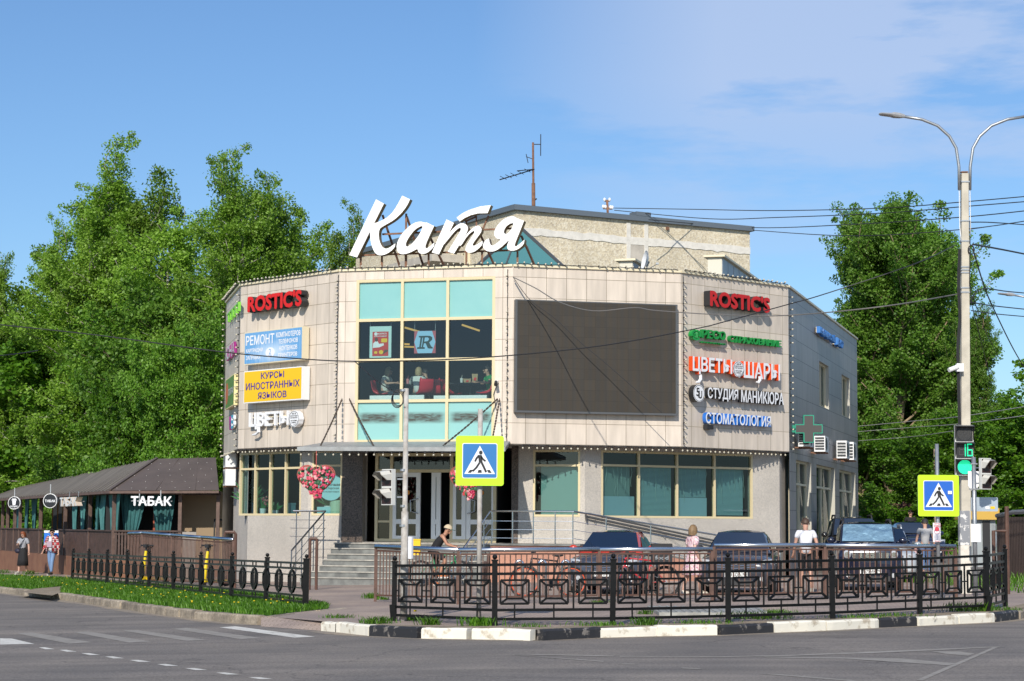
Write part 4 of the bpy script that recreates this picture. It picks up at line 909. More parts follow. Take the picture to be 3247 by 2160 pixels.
o, y, r, fo = lightbox(WB_, f1(245, 935), f1(724, 1168), .28, M['yellow'], M['white_plastic'], 'yellow language course panel with violet words in a white frame')
ink = MB()
for s, a, b in (('КУРСЫ', (387, 945), (578, 985)), ('ИНОСТРАННЫХ', (262, 1035), (707, 1060)), ('ЯЗЫКОВ', (360, 1110), (598, 1150))):
 q = rect(WB_, f1(*a), f1(*b), fo); put_text(ink, s, *q, y, None, 0, None, WB_.M, .025)
ink.build('lettering', M['violet'], o)
# narrow left end: four signs seen edge on
lime = mat('lime_letter', (.20, .55, .05), .4)
f6 = lambda x, y: (700 + x / 4.6125, 1140 + y / 4.6125)
letters(WA, [('ТППП', f5(100, 820), f5(285, 770))], .09, lime, lime, 'lime green letters on the narrow left end, topmost there', off=.03, bold=.05, rails=False)
letters(WA, [('ЮНА', f5(90, 1380), f5(222, 1480))], .09, whitef, mat('magenta_side', (.25, .02, .16), .4), 'white letters with magenta sides on the narrow left end', off=.03, bold=.04, rails=False)
leafy = mat('leafy_panel', (.10, .22, .03), .4, 0, col2=(.16, .30, .05), scale=1.5)
o, y, r, fo = lightbox(WA, f6(75, 300), f6(188, 665), .14, leafy, mat('pale_yellow', (.78, .68, .34), .5), 'green and orange panel with pale yellow casing on the narrow left end', .01)
mb = MB(); mb.ext([ring(r[0] + .5, (r[2] + r[3]) / 2, .42, (r[3] - r[2]) * .36, 24)], y, y + .003, 0, None, WA.M); mb.build('print', mat('panel_orange', (.55, .14, .05), .5), o)
mb = MB(); put_text(mb, 'ПОЛИГРАФ', r[0] + 1.0, r[1] - .15, (r[2] + r[3]) / 2 - .12, (r[2] + r[3]) / 2 + .12, y, None, 0, None, WA.M, .02); mb.build('lettering', whitef, o)
o = letters(WA, [('W', f6(120, 840), f6(150, 1020))], .08, mat('purple_face', (.30, .02, .22), .4), mat('purple_face', (.30, .02, .22), .4), 'purple and light blue letters low on the narrow left end', off=.03, bold=.05, rails=False)
q = rect(WA, f6(150, 820), f6(186, 1000), .11); mb = MB(); put_text(mb, 'В', *q, -.11, -.03, 0, 1, WA.M, .05); cy = mat('sky_blue_face', (.08, .45, .65), .4); mb.build('lettering', [cy, whitef], o)
# the dark screen
u0, u1, z0, z1 = rect(WD, (1635.7, 949), (2149, 1318), .22); LS = thing('led_screen', tuple(WD.pt((u0 + u1) / 2, z0, .1)), 'large switched off dark brown advertising screen on the facade', 'screen')
mb = MB(); mb.rng(u0, u1, -.22, -.02, z0, z1, 0, WD.M); mb.build('casing', mat('screen_frame', (.085, .09, .095), .45), LS)
sm_ = mat('screen_face', (.052, .045, .036), .6); t, b = nodes_of(sm_); n = t.nodes.new; l = t.links.new
uv = n('ShaderNodeUVMap'); uv.uv_map = 'uv'; wv = n('ShaderNodeTexWave'); wv.inputs['Scale'].default_value = 1.35; wv.inputs['Distortion'].default_value = .6; wv.inputs['Detail'].default_value = 3
br = n('ShaderNodeTexBrick'); br.offset = 0
for k, v in (('Scale', 1), ('Mortar Size', .006), ('Brick Width', .32), ('Row Height', .32), ('Bias', 0)): br.inputs[k].default_value = v
br.inputs['Color1'].default_value = (1, 1, 1, 1); br.inputs['Color2'].default_value = (.82, .83, .85, 1); br.inputs['Mortar'].default_value = (.6, .6, .6, 1)
mx = n('ShaderNodeMixRGB'); mx.inputs['Color1'].default_value = (.038, .033, .026, 1); mx.inputs['Color2'].default_value = (.044, .034, .022, 1); mu = n('ShaderNodeMixRGB'); mu.blend_type = 'MULTIPLY'; mu.inputs['Fac'].default_value = 1
l(uv.outputs[0], wv.inputs['Vector']); l(uv.outputs[0], br.inputs['Vector']); l(wv.outputs['Fac'], mx.inputs['Fac']); l(mx.outputs[0], mu.inputs['Color1']); l(br.outputs['Color'], mu.inputs['Color2']); l(mu.outputs[0], b.inputs['Base Color'])
mb = MB(); mb.quad((u0 + .05, -.224, z0 + .06), (u1 - .06, -.224, z0 + .06), (u1 - .06, -.224, z1 - .03), (u0 + .05, -.224, z1 - .03), 0, WD.M, [(0, 0), (4.6, 0), (4.6, 3.3), (0, 3.3)]); mb.build('screen', sm_, LS)
# ------------------------------------------------------------------ the big white name on the roof
g2 = lambda x, y: (1050 + x / 2.4123, 600 + y / 2.4123)
WK = WC.shifted(-.55)
KS = thing('roof_letters', tuple(WK.pt(2.3, 9.1)), 'big white slanted letters on a rusty frame standing on the roof', 'roof sign')
kf = mat('letter_face_white', (.86, .86, .85), .35); kside = mat('letter_side_ochre', (.26, .17, .06), .5)
def smooth_loop(P, it=2):
 for _ in range(it):
  Q = []
  for i in range(len(P)):
   a = P[i]; b = P[(i + 1) % len(P)]
   Q += [(a[0] * .75 + b[0] * .25, a[1] * .75 + b[1] * .25), (a[0] * .25 + b[0] * .75, a[1] * .25 + b[1] * .75)]
  P = Q
 return P
def kshape(mb, loops, k, sm=True):
 L_ = []
 for lp in loops:
  q = [WK.hit(*g2(*p)) for p in lp]; L_.append(smooth_loop(q, 1) if sm else q)
 mb.ext(L_, -.10 - .004 * k, .14 - .004 * k, 0, 1, WK.M)
dup = lambda P: [p for p in P]
K1 = [(352, 82), (412, 115), (207, 525), (147, 508)]
K2 = [(552, 54), (552, 54), (612, 82), (612, 82), (590, 130), (545, 190), (490, 240), (430, 275), (390, 297), (377, 315), (372, 350), (378, 400), (395, 440), (420, 460), (450, 455), (500, 418), (500, 418), (497, 447), (465, 480), (425, 503), (385, 512), (350, 500), (325, 455), (310, 400), (306, 340), (305, 300), (322, 270), (370, 255), (420, 232), (470, 192), (510, 135)]
A1 = [(737, 258), (737, 258), (796, 286), (796, 286), (765, 350), (730, 430), (729, 455), (745, 457), (797, 412), (797, 412), (797, 440), (765, 475), (735, 495), (700, 500), (674, 487), (670, 458), (630, 480), (590, 497), (548, 503), (520, 490), (507, 450), (515, 405), (545, 350), (590, 300), (640, 262), (690, 250), (725, 260)]
A2 = [(712, 285), (690, 288), (650, 312), (612, 358), (582, 408), (578, 436), (592, 446), (622, 425), (652, 392), (688, 342)]
T0 = [(890, 235), (947, 262), (832, 503), (778, 488)]
T1 = [(868, 400), (905, 345), (950, 295), (985, 270), (1010, 262), (1040, 272), (1057, 300), (1048, 335), (1010, 395), (948, 497), (948, 497), (900, 482), (900, 482), (960, 385), (1000, 318), (1000, 300), (985, 300), (950, 330), (910, 380), (860, 440)]
T2 = [(985, 435), (1030, 365), (1075, 315), (1110, 288), (1140, 282), (1160, 305), (1155, 335), (1125, 375), (1092, 420), (1090, 438), (1110, 435), (1166, 400), (1166, 400), (1166, 428), (1130, 465), (1095, 487), (1060, 492), (1036, 477), (1036, 450), (1055, 412), (1100, 345), (1105, 325), (1090, 325), (1050, 360), (1000, 440)]
T3 = [(968, 222), (992, 252), (1030, 225), (1075, 204), (1130, 190), (1205, 188), (1230, 127), (1150, 136), (1060, 165), (1010, 190)]
Y1 = [(1430, 228), (1430, 228), (1483, 246), (1483, 246), (1450, 330), (1411, 425), (1413, 443), (1430, 438), (1487, 390), (1487, 390), (1480, 428), (1440, 462), (1405, 475), (1370, 473), (1352, 455), (1355, 425), (1372, 388), (1340, 420), (1300, 455), (1260, 478), (1225, 482), (1190, 475), (1166, 445), (1175, 412), (1190, 392), (1214, 380), (1214, 380), (1222, 425), (1240, 438), (1265, 425), (1300, 396), (1305, 388), (1270, 380), (1252, 352), (1262, 305), (1300, 255), (1350, 220), (1395, 210), (1422, 220)]
Y2 = [(1405, 262), (1372, 268), (1338, 298), (1325, 338), (1345, 350), (1372, 330), (1393, 298)]
for nm, parts in (('К', ((K1, 0, 0), (K2, 1, 1))), ('а', (((A1, A2), 0, 1),)), ('т', ((T0, 0, 0), (T1, 1, 1), (T2, 2, 1), (T3, 3, 0))), ('я', (((Y1, Y2), 1, 1),))):
 mb = MB()
 for lp, k, s_ in parts: kshape(mb, lp if isinstance(lp, tuple) else (lp,), k, bool(s_))
 mb.build('letter', [kf, kside], KS)
fr = MB(); WKb = WK
def kp(x, y, d=.2): u, z = WK.hit(*g2(x, y)); return WK.pt(u, z, -d)
for a, b in (((375, 338), (1440, 290)), ((205, 500), (1430, 458))): fr.bar(kp(*a), kp(*b), .05)
for x, y in ((210, 500), (372, 500), (558, 180), (558, 500), (730, 490), (1020, 470), (1140, 470), (1412, 470)):
 a = kp(x, y); b = Vector((a.x, a.y, 8.7)); fr.bar(a, b, .06)
for x, y in ((375, 190), (560, 200), (745, 370), (1130, 350), (1440, 350)):
 a = kp(x, y, .22); b = kp(x + 75, 590, 1.6); b.z = 8.75; fr.bar(a, b, .05)
for a, b in (((1010, 240), (1100, 200)), ((1095, 200), (1098, 310)), ((1190, 195), (1145, 300)), ((558, 180), (558, 330)), ((1020, 240), (1025, 330))): fr.bar(kp(*a), kp(*b), .045)
fr.build('support_frame', M['rust'], KS)
# ------------------------------------------------------------------ air conditioners, pharmacy cross, small wall fittings
def ac_unit(W, u, z, w, h, d, label, grid=True, gap=.12, rot=0.0):
 o = thing('air_conditioner', tuple(W.pt(u, z, gap)), label, 'air conditioner', 'air conditioners on the outer walls')
 mb = MB(); mb.rng(u - w / 2, u + w / 2, -gap - d, -gap, z, z + h, 0, W.M); mb.build('casing', M['white_plastic'], o)
 mb = MB(); c = W.pt(u - w * .12, z + h * .5, gap + d + .004); mb.cyl(c, c + W.n * .004, h * .42, None, 20)
 for s_ in (-1,):    # the louvred end
  for i in range(5): mb.rng(u + s_ * (w / 2 + .004), u + s_ * (w / 2 + .008), -gap - d + .03, -gap - .03, z + .06 + i * h * .17, z + .06 + i * h * .17 + h * .12, 0, W.M)
 mb.build('grille', mat('grille_dark', (.04, .045, .05), .5), o)
 mb = MB(); mb.rng(u - w / 2 + .08, u - w / 2 + .12, -gap - d, 0, z - .05, z - .005, 0, W.M); mb.rng(u + w / 2 - .12, u + w / 2 - .08, -gap - d, 0, z - .05, z - .005, 0, W.M); mb.build('bracket', M['rust'], o)
 return o
zz2 = lambda x, y: WF.hit(*zoom2(x, y), .3)
for (x, y0, y1, lab) in ((270, 340, 490, 'air conditioner partly behind the green pharmacy cross'), (445, 372, 548, 'air conditioner with slotted end right of the green pharmacy cross'), (690, 425, 622, 'large air conditioner over the right ground floor windows'), (770, 440, 640, 'air conditioner furthest along the dark side wall')):
 u, z0 = zz2(x, y1); _, z1 = zz2(x, y0); ac_unit(WF, u, z0, .85, z1 - z0, .36, lab)
for y0, y1, lab in ((1438, 1482, 'upper of the two air conditioners beside the pavilion roof'), (1488, 1540, 'lower of the two air conditioners beside the pavilion roof')):
 p0 = at_y(692, y1, 65.5); p1 = at_y(692, y0, 65.5); u = (p0 - WL0.p).dot(WL0.u); ac_unit(WL0, min(u, WL0.len - .8), p0.z, .85, p1.z - p0.z, .33, lab)
PX = thing('pharmacy_cross', tuple(WF.pt(.8, 4.4, .4)), 'dark switched off pharmacy cross with green outline on the side wall', 'pharmacy cross')
cY = WF.pt(.9, 0, 0).y - .25; a = at_y(*zoom2(157, 430), cY); b = at_y(*zoom2(446, 140), cY); x0, x1, zA_, zB_ = a.x, b.x, a.z, b.z; tx, tz = (x1 - x0) * .33, (zB_ - zA_) * .36
def crossloop(e): return [(x0 + tx - e, zA_ - e), (x1 - tx + e, zA_ - e), (x1 - tx + e, zA_ + tz - e), (x1 + e, zA_ + tz - e), (x1 + e, zB_ - tz + e), (x1 - tx + e, zB_ - tz + e), (x1 - tx + e, zB_ + e), (x0 + tx - e, zB_ + e), (x0 + tx - e, zB_ - tz + e), (x0 - e, zB_ - tz + e), (x0 - e, zA_ + tz - e), (x0 + tx - e, zA_ + tz - e)]
gm_ = mat('cross_green', (.02, .27, .17), .4); mb = MB(); mb.ext([crossloop(.03)], cY, cY + .16); mb.rng(x0 - .33, x0 - .03, cY + .04, cY + .14, zA_ + tz, zB_ - tz); mb.build('casing', gm_, PX)
mb = MB(); mb.ext([crossloop(0)], cY - .006, cY - .002); mb.build('screen', mat('cross_face', (.06, .055, .052), .5), PX)
# lamp spot on the tiles, small camera
mb = MB(); u, z = WE.hit(*f4(520, 1048), .1); mb.rng(u - .12, u + .16, -.16, 0, z - .07, z + .06, 0, WE.M); mb.build('spotlight', M['blackm'], None)
tag(bpy.context.scene.collection.objects[-1], 'small black floodlight on the tiles below the dentist sign', 'floodlight')
CMo = thing('security_camera', tuple(WC.pt(4.9, 5.2, .1)), 'tiny white security camera on the tiles right of the tall window', 'camera')
u, z = WC.hit(1574, 1211, .1); mb = MB(); c = WC.pt(u, z, .02); mb.cyl(c, c + WC.n * .12, .05); mb.build('mount', M['white_plastic'], CMo); mb = MB(); mb.cyl(c + WC.n * .12, c + WC.n * .3 + Vector((.04, 0, -.1)), .045, .05); mb.build('housing', M['blackm'], CMo)
mb = MB(); mb.tube([c + Vector((0, 0, -.05)), c + Vector((-.1, 0, -.35)), c + Vector((-.02, 0, -.8))], .01, 5); mb.build('cable', M['cable'], CMo)
# ------------------------------------------------------------------ entrance steps, porch, ramp and their rails
ST = thing('entrance_steps', (-2.5, 55.8, 0), 'grey stone entrance steps with worn pale edges before the doors', 'steps')
nS = 7; rise = (PZ + .05) / nS; WS = WLC
us0 = WS.hit(1003, 1800, 1.9)[0]; us1 = WS.hit(1545, 1800, 1.9)[0]
stm = MB(); edge = MB(); base = -.14
dPorch = 1.35
for i in range(nS):
 z1 = -.05 + rise * (i + 1) - .0; d0 = dPorch + (nS - 1 - i) * .31
 if i == nS - 1: z1 = PZ - .012
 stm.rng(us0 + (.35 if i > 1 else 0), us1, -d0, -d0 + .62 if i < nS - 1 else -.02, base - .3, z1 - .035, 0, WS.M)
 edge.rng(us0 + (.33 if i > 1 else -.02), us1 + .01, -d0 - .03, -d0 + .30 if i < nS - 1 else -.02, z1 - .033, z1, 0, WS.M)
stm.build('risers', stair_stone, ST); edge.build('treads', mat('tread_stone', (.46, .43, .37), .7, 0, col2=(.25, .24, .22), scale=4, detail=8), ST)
PR = thing('porch_ramp', (2.2, 56.5, 0), 'salmon stone porch and sloping ramp right of the entrance steps', 'ramp')
uR = WS.hit(1665, 1800, 1.5)[0]; mb = MB(); mb.rng(us1 + .012, WLC.len + .2, -1.62, -.02, -.4, PZ - .05, 0, WLC.M); mb.build('porch_wall', pink, PR)
mb = MB(); mb.rng(us1 + .012, WLC.len + .25, -1.68, -.02, PZ - .048, PZ + .0, 0, WLC.M); mb.build('porch_slab', stair_stone, PR)
mb = MB(); e0 = WLE.pt(.1, 0, 1.55); e1 = WLE.pt(6.2, 0, 1.55); f0 = WLE.pt(.1, 0, .03); f1_ = WLE.pt(6.2, 0, .03)
up = lambda p, z: (p.x, p.y, z)
mb.add([up(e0, -.3), up(e1, -.3), up(e1, .02), up(e0, PZ - .06), up(f0, -.3), up(f1_, -.3), up(f1_, .02), up(f0, PZ - .06)], [(0, 1, 2, 3), (3, 2, 6, 7), (4, 7, 6, 5), (0, 3, 7, 4), (1, 5, 6, 2)]); mb.build('ramp_wall', pink, PR)
mb = MB(); mb.add([up(e0, PZ - .055), up(e1, .025), up(f1_, .025), up(f0, PZ - .055), up(e0, PZ - .0), up(e1, .06), up(f1_, .06), up(f0, PZ - .0)], [(0, 1, 5, 4), (4, 5, 6, 7)]); mb.build('ramp_surface', stair_stone, PR)
LR = thing('stair_rail', tuple(WLC.pt(us0, PZ, 1.3)), 'steel hand rail with thin bars on the left of the entrance steps', 'hand rail')
a0 = WLC.pt(us0 - .95, PZ + .9, 1.35); a1 = WLC.pt(us0 + .05, PZ + .9, 1.35); a2 = WLC.pt(us0 + .05 - .3, .85, 3.25)
mb = MB(); mb.tube([a0, a1, a2], .028, 8); mb.build('handrail', M['steel2'], LR)
mb = MB()
for t in (.1, .5, .95): p = a0.lerp(a1, t); mb.tube([p, Vector((p.x, p.y, -.1))], .018, 7)
for t in (.35, .7, 1): p = a1.lerp(a2, t); mb.tube([p, Vector((p.x, p.y, -.1))], .018, 7)
mb.build('post', M['steel2'], LR)
mb = MB()
for dz in (.26, .5, .74): mb.tube([a0 - Vector((.08, 0, dz)), a1 - Vector((0, 0, dz)), a2 - Vector((0, 0, dz))], .009, 5)
mb.build('bars', M['steel2'], LR)
RR = thing('stair_rail', tuple(WLC.pt(us1, PZ, 1.6)), 'long steel rail along the porch and down the ramp', 'hand rail')
b_ = [WLC.pt(us1 - .75, .35, 3.3), WLC.pt(us1 + .0, PZ + .92, 1.62), WLC.pt(WLC.len + .05, PZ + .92, 1.62), WLE.pt(5.9, 1.05, 1.5)]
mb = MB(); mb.tube([b_[0] + Vector((.12, 0, -.02)), b_[0] + Vector((-.02, 0, 0))] + b_, .028, 8); mb.build('handrail', M['steel'], RR)
mb = MB()
for i, (t, zb_) in enumerate(((.0, 0), (.45, .2), (.85, .6))): p = b_[0].lerp(b_[1], t); mb.tube([p, Vector((p.x, p.y, -.1))], .018, 7)
for t in (.02, .27, .52, .78, .99): p = b_[1].lerp(b_[2], t); mb.tube([p, Vector((p.x, p.y, PZ))], .018, 7)
for t in (.15, .36, .58, .8, 1): p = b_[2].lerp(b_[3], t); mb.tube([p, Vector((p.x, p.y, max(.0, p.z - .95)))], .018, 7)
mb.build('post', M['steel'], RR)
mb = MB()
for dz in (.28, .52, .76): mb.tube([q - Vector((0, 0, dz)) for q in b_], .009, 5)
mb.build('bars', M['steel'], RR)
WR = thing('wall_handrail', tuple(WLE.pt(.2, 1.9, .1)), 'dark double hand rail fixed to the wall above the ramp', 'hand rail')
u0, z0 = WLE.hit(1866, 1629, .12); u1, z1 = WLE.hit(2300, 1722, .12); mb = MB()
for dz in (0, -.09): mb.tube([WLE.pt(u0 - .05, z0 - .12 + dz, .1), WLE.pt(u0 - .1, z0 + dz * .5, .12), WLE.pt(u0, z0 + dz, .12), WLE.pt(u1, z1 + dz, .12)], .03, 7)
mb.build('handrail', mat('rail_dark', (.16, .16, .165), .35, .6), WR)
mb = MB()
for t in (.05, .3, .55, .8): u = u0 + (u1 - u0) * t; z = z0 + (z1 - z0) * t; mb.tube([WLE.pt(u, z - .09, .12), WLE.pt(u, z - .2, .1), WLE.pt(u, z - .18, 0)], .012, 5)
mb.build('bracket', M['steel2'], WR)
# ------------------------------------------------------------------ heart shaped flower baskets
stem = mat('artificial_leaf', (.02, .09, .035), .6)
def heart(cx, cz, Y, s, label, hang):
 o = thing('flower_heart', (cx, Y, cz - s), label, 'flower basket', 'heart shaped flower baskets at the entrance')
 hp = lambda t, k=1.0: (cx + s * k * .0625 * 16 * math.sin(t) ** 3, cz + s * k * .0625 * (13 * math.cos(t) - 5 * math.cos(2 * t) - 2 * math.cos(3 * t) - math.cos(4 * t)))
 mb = MB()
 for k, dy in ((1, 0), (1.06, .04), (.96, -.04)):
  P = [hp(2 * math.pi * i / 40, k) for i in range(41)]; mb.tube([(x, Y + dy + .02 * math.sin(i), z) for i, (x, z) in enumerate(P)], .012, 5)
 mb.tube([(cx, Y, cz + s * .45), (cx, Y, hang)], .014, 6)
 mb.build('frame', mat('wicker_pink', (.42, .10, .08), .7), o)
 lf = MB(); fl_ = MB()
 for i in range(300):
  t = random.uniform(0, 2 * math.pi); k = random.uniform(.02, 1) ** .5; x, z = hp(t, k); z -= .02
  p = Vector((x, Y - .08 + random.uniform(-.08, .06), z))
  if random.random() < .38: lf.ball(p, (random.uniform(.03, .06), .02, random.uniform(.03, .07)), 5, 4)
  else:
   r_ = random.uniform(.024, .05); mi = random.choice((0, 0, 0, 1, 2))
   fl_.ball(p, (r_, r_ * .6, r_), 6, 4, mi)
   for q in range(4): a_ = random.uniform(0, 6.28); fl_.ball(p + Vector((math.cos(a_) * r_ * .7, -.01, math.sin(a_) * r_ * .7)), (r_ * .6, r_ * .4, r_ * .6), 5, 4, mi)
 for i in range(22):
  x = cx + random.uniform(-.15, .35) * s; z = cz - s * random.uniform(.55, 1.05); fl_.ball((x, Y - .12, z), (.022, .02, .03), 5, 4, 2)
 lf.build('leaves', stem, o); fl_.build('flowers', [M['redw'], mat('flower_pink', (.68, .22, .24), .6, 0, col2=(.72, .42, .40), scale=12), mat('flower_magenta', (.50, .03, .10), .6)], o)
 mb = MB(); mb.rng(cx - .17, cx + .17, Y - .1, Y + .08, cz - s * .86, cz - s * .52); mb.build('pot', mat('pot_red', (.45, .02, .02), .5), o)
p = at_y(1002, 1520, 56.0); heart(p.x, p.z, 56.0, .50, 'red and pink flower heart hanging left of the entrance', 3.72)
p = at_y(1487, 1522, 55.2); heart(p.x, p.z, 55.2, .50, 'flower heart hanging mostly hidden behind the yellow crossing sign', 3.72)
# flower shop window dressing
FS = thing('round_window_sign', tuple(WLC.pt(r2[1] - .35, 2.2, -.1)), 'round pale blue flower workshop sign inside the window', 'shop sign')
c = WLC.hit(1067, 1545, -.12); mb = MB(); mb.ext([ring(min(c[0], r2[1] - .42), c[1], .40, .40, 32)], .14, .16, 0, None, WLC.M); mb.build('disc', mat('pale_blue_board', (.42, .62, .66), .5), FS)
ink = MB(); cu_ = min(c[0], r2[1] - .42); put_text(ink, 'Цветочная', cu_ - .3, cu_ + .3, c[1] + .02, c[1] + .12, .134, None, 0, None, WLC.M, .02); put_text(ink, 'мастерская', cu_ - .26, cu_ + .26, c[1] - .08, c[1] - .01, .134, None, 0, None, WLC.M, .01); put_text(ink, 'НАТАЛИИ НОВАК', cu_ - .28, cu_ + .28, c[1] - .16, c[1] - .115, .134, None, 0, None, WLC.M, .01); ink.build('lettering', M['blackm'], FS)
def plant(W, u, z, y, h, w, label, pot=None, blossom=None):
 o = thing('potted_plant', tuple(W.pt(u, z, -y)), label, 'potted plant'); mb = MB(); mb.cyl(W.pt(u, z, -y), W.pt(u, z + h * .35, -y), w * .25, w * .33, 10); mb.build('pot', pot or M['white_plastic'], o)
 mb = MB()
 for i in range(26):
  a = Vector((random.gauss(0, .5), random.gauss(0, .25), random.uniform(.3, 1))).normalized(); s_ = W.pt(u, z + h * .33, -y); e = s_ + a * h * random.uniform(.4, .75); sd_ = a.cross(Vector((0, 1, .1))).normalized() * .03; m_ = s_.lerp(e, .6) + sd_
  mb.add([s_, s_.lerp(e, .6) - sd_, e, m_], [(0, 1, 2, 3)])
 mb.build('leaves', mat('houseplant', (.04, .16, .05), .5), o)
 if blossom:
  mb = MB()
  for i in range(18): mb.ball(W.pt(u + random.gauss(0, w * .35), z + h * random.uniform(.55, 1), -y), .035, 6, 4)
  mb.build('blossoms', blossom, o)
wl = lambda x, y: WL1.hit(*z5(x, y), -.35)
zf = r1[2] + .03
for x, h, w, lab, bl in ((285, 1.15, .5, 'tall pale blossoms in a blue vase in the left shop window', mat('blossom_pale', (.35, .25, .3), .6)), (405, .55, .35, 'wrapped pink bouquet in the left shop window', mat('blossom_pink', (.4, .12, .12), .6)), (515, .4, .3, 'small wrapped plant in the third pane of the left shop window', None)):
 u, _ = wl(x, 500); plant(WL1, u, zf, .4, h, w, lab, mat('vase_teal', (.03, .14, .18), .3) if h > 1 else M['white_plastic'], bl)
for x, lab in ((310, 'striped gift box on the left shop window sill'), (640, 'pale gift box on the right end of the left shop window sill')):
 u, _ = wl(x, 600); mb = MB(); mb.rng(u - .13, u + .13, .3, .5, zf, zf + .3, 0, WL1.M); mb.rng(u - .14, u + .14, .29, .51, zf + .301, zf + .36, 0, WL1.M); tag(mb.build('gift_box', mat('box_' + str(x), (.16, .30, .36) if x > 400 else (.06, .10, .16), .6)), lab, 'gift box')
plant(WLC, r2[0] + .35, r2[2] + .05, .5, .7, .4, 'dark leafy plant in the flower workshop window')
mb = MB(); u = r2[1] - .3; mb.cyl(WLC.pt(u, r2[2] + .03, -.35), WLC.pt(u, r2[2] + .42, -.35), .21, .21, 16); mb.cyl(WLC.pt(u, r2[2] + .42, -.35), WLC.pt(u, r2[2] + .47, -.35), .21, .15, 16); tag(mb.build('ceramic_jar', mat('jar_cream', (.45, .52, .38), .4)), 'cream round jar in the flower workshop window', 'jar')
mb = MB(); mb.rng(r2[0] + .1, r2[0] + .55, .2, .23, r2[2] + .05, r2[2] + .26, 0, WLC.M); mb.rng(r2[0] + .14, r2[0] + .51, .194, .198, r2[2] + .09, r2[2] + .22, 0, WLC.M); tag(mb.build('window_card', mat('card_blue', (.35, .55, .6), .5)), 'small pale card standing in the flower workshop window', 'card')
# ------------------------------------------------------------------ black fences along the street
FB = mat('fence_black', (.0065, .0065, .007), .3, 0, var=.3, scale=9, spec=.22)
def post(mb, p, top, w, ball=True, lean=0.0):
 q = Vector((p.x + lean + random.uniform(-.018, .018), p.y, top)); mb.bar(p - Vector((0, 0, .12)), q, w, w, up=(0, 1, 0))
 if ball: mb.box((q.x, q.y, q.z + .01), (w * 1.25, w * 1.25, .025)); mb.ball((q.x, q.y, q.z + .065), .042, 10, 7)
FR_ = [(1249.5, 1969, 1783, .085), (1568.8, 1984.2, 1779, .09), (1942, 1981.7, 1776, .09), (2309, 1973.5, 1772, .09), (2640, 1962.8, 1766, .09), (2916, 1948.2, 1761, .09), (3129, 1938.4, 1751, .095), (3187.6, 1923.8, 1744, .085)]
pts = [at_g(x, y) for x, y, t, w in FR_]; tops = [at_y(x, t, p.y).z for (x, y, t, w), p in zip(FR_, pts)]
RF = thing('street_fence', tuple(pts[0]), 'black metal fence of square spiral panels along the painted kerb', 'fence')
for i, (p, t, q) in enumerate(zip(pts, tops, FR_)):
 mb = MB(); post(mb, p, t, q[3])
 if i in (0, 6): mb.bar(p + Vector((.0, -.03, -.05)), p + Vector((.05 if i else -.03, -.03, .28)), .1, .1, up=(0, 1, 0))
 mb.build('post', FB, RF)
for i in range(7):
 a, b = pts[i], pts[i + 1]; ta, tb = tops[i], tops[i + 1]; h = (ta - a.z + tb - b.z) / 2
 d = (b - a); d.z = 0; ln = d.length; mb = MB()
 def fp(t, k): p = a.lerp(b, t); z0 = a.z + (b.z - a.z) * t; z1 = ta + (tb - ta) * t; return Vector((p.x, p.y, z0 + (z1 - z0) * k))
 for k in (.94, .80, .24, .10): mb.bar(fp(.012, k), fp(.988, k), .045, .045)
 nsq = 3 if ln > .9 else 3; sq = ln / nsq
 for j in range(nsq):
  c = (j + .5) / nsq; hw_ = .36 / nsq
  lo_, hi_ = .335, .70; x0, x1 = c - hw_, c + hw_; i0, i1 = c - hw_ * .55, c + hw_ * .55; il_, ih_ = .415, .62
  for r in (((x0, hi_), (x1, hi_)), ((x0, lo_), (x1, lo_)), ((x0, lo_), (x0, hi_)), ((x1, lo_), (x1, hi_)), ((i0, ih_), (i1, ih_)), ((i0, il_), (i1, il_)), ((i0, il_), (i0, ih_)), ((i1, il_), (i1, ih_)), ((x0, hi_), (i0, ih_)), ((x1, hi_), (i1, ih_)), ((x0, lo_), (i0, il_)), ((x1, lo_), (i1, il_))):
   mb.bar(fp(*r[0]), fp(*r[1]), .032, .033)
  for k0, k1 in ((hi_, .80), (.80, .94), (.24, lo_), (.10, .24)): mb.bar(fp(c, k0), fp(c, k1), .026)
  if j < nsq - 1:
   e = (j + 1) / nsq; mb.bar(fp(e, .24), fp(e, .80), .03); mb.bar(fp(x1, .52), fp(e + (e - x1), .52), .022)
  elif True: mb.bar(fp(x1, .52), fp(1, .52), .022)
  if j == 0: mb.bar(fp(0, .52), fp(x0, .52), .022)
 mb.build('panel', FB, RF)
LPX = [(229, 1843, 1748), (290, 1849, 1750), (374, 1856, 1752), (466, 1864, 1754), (564, 1873, 1756), (664, 1882, 1758), (769, 1893, 1761), (870, 1909, 1763), (968, 1929, 1764)]
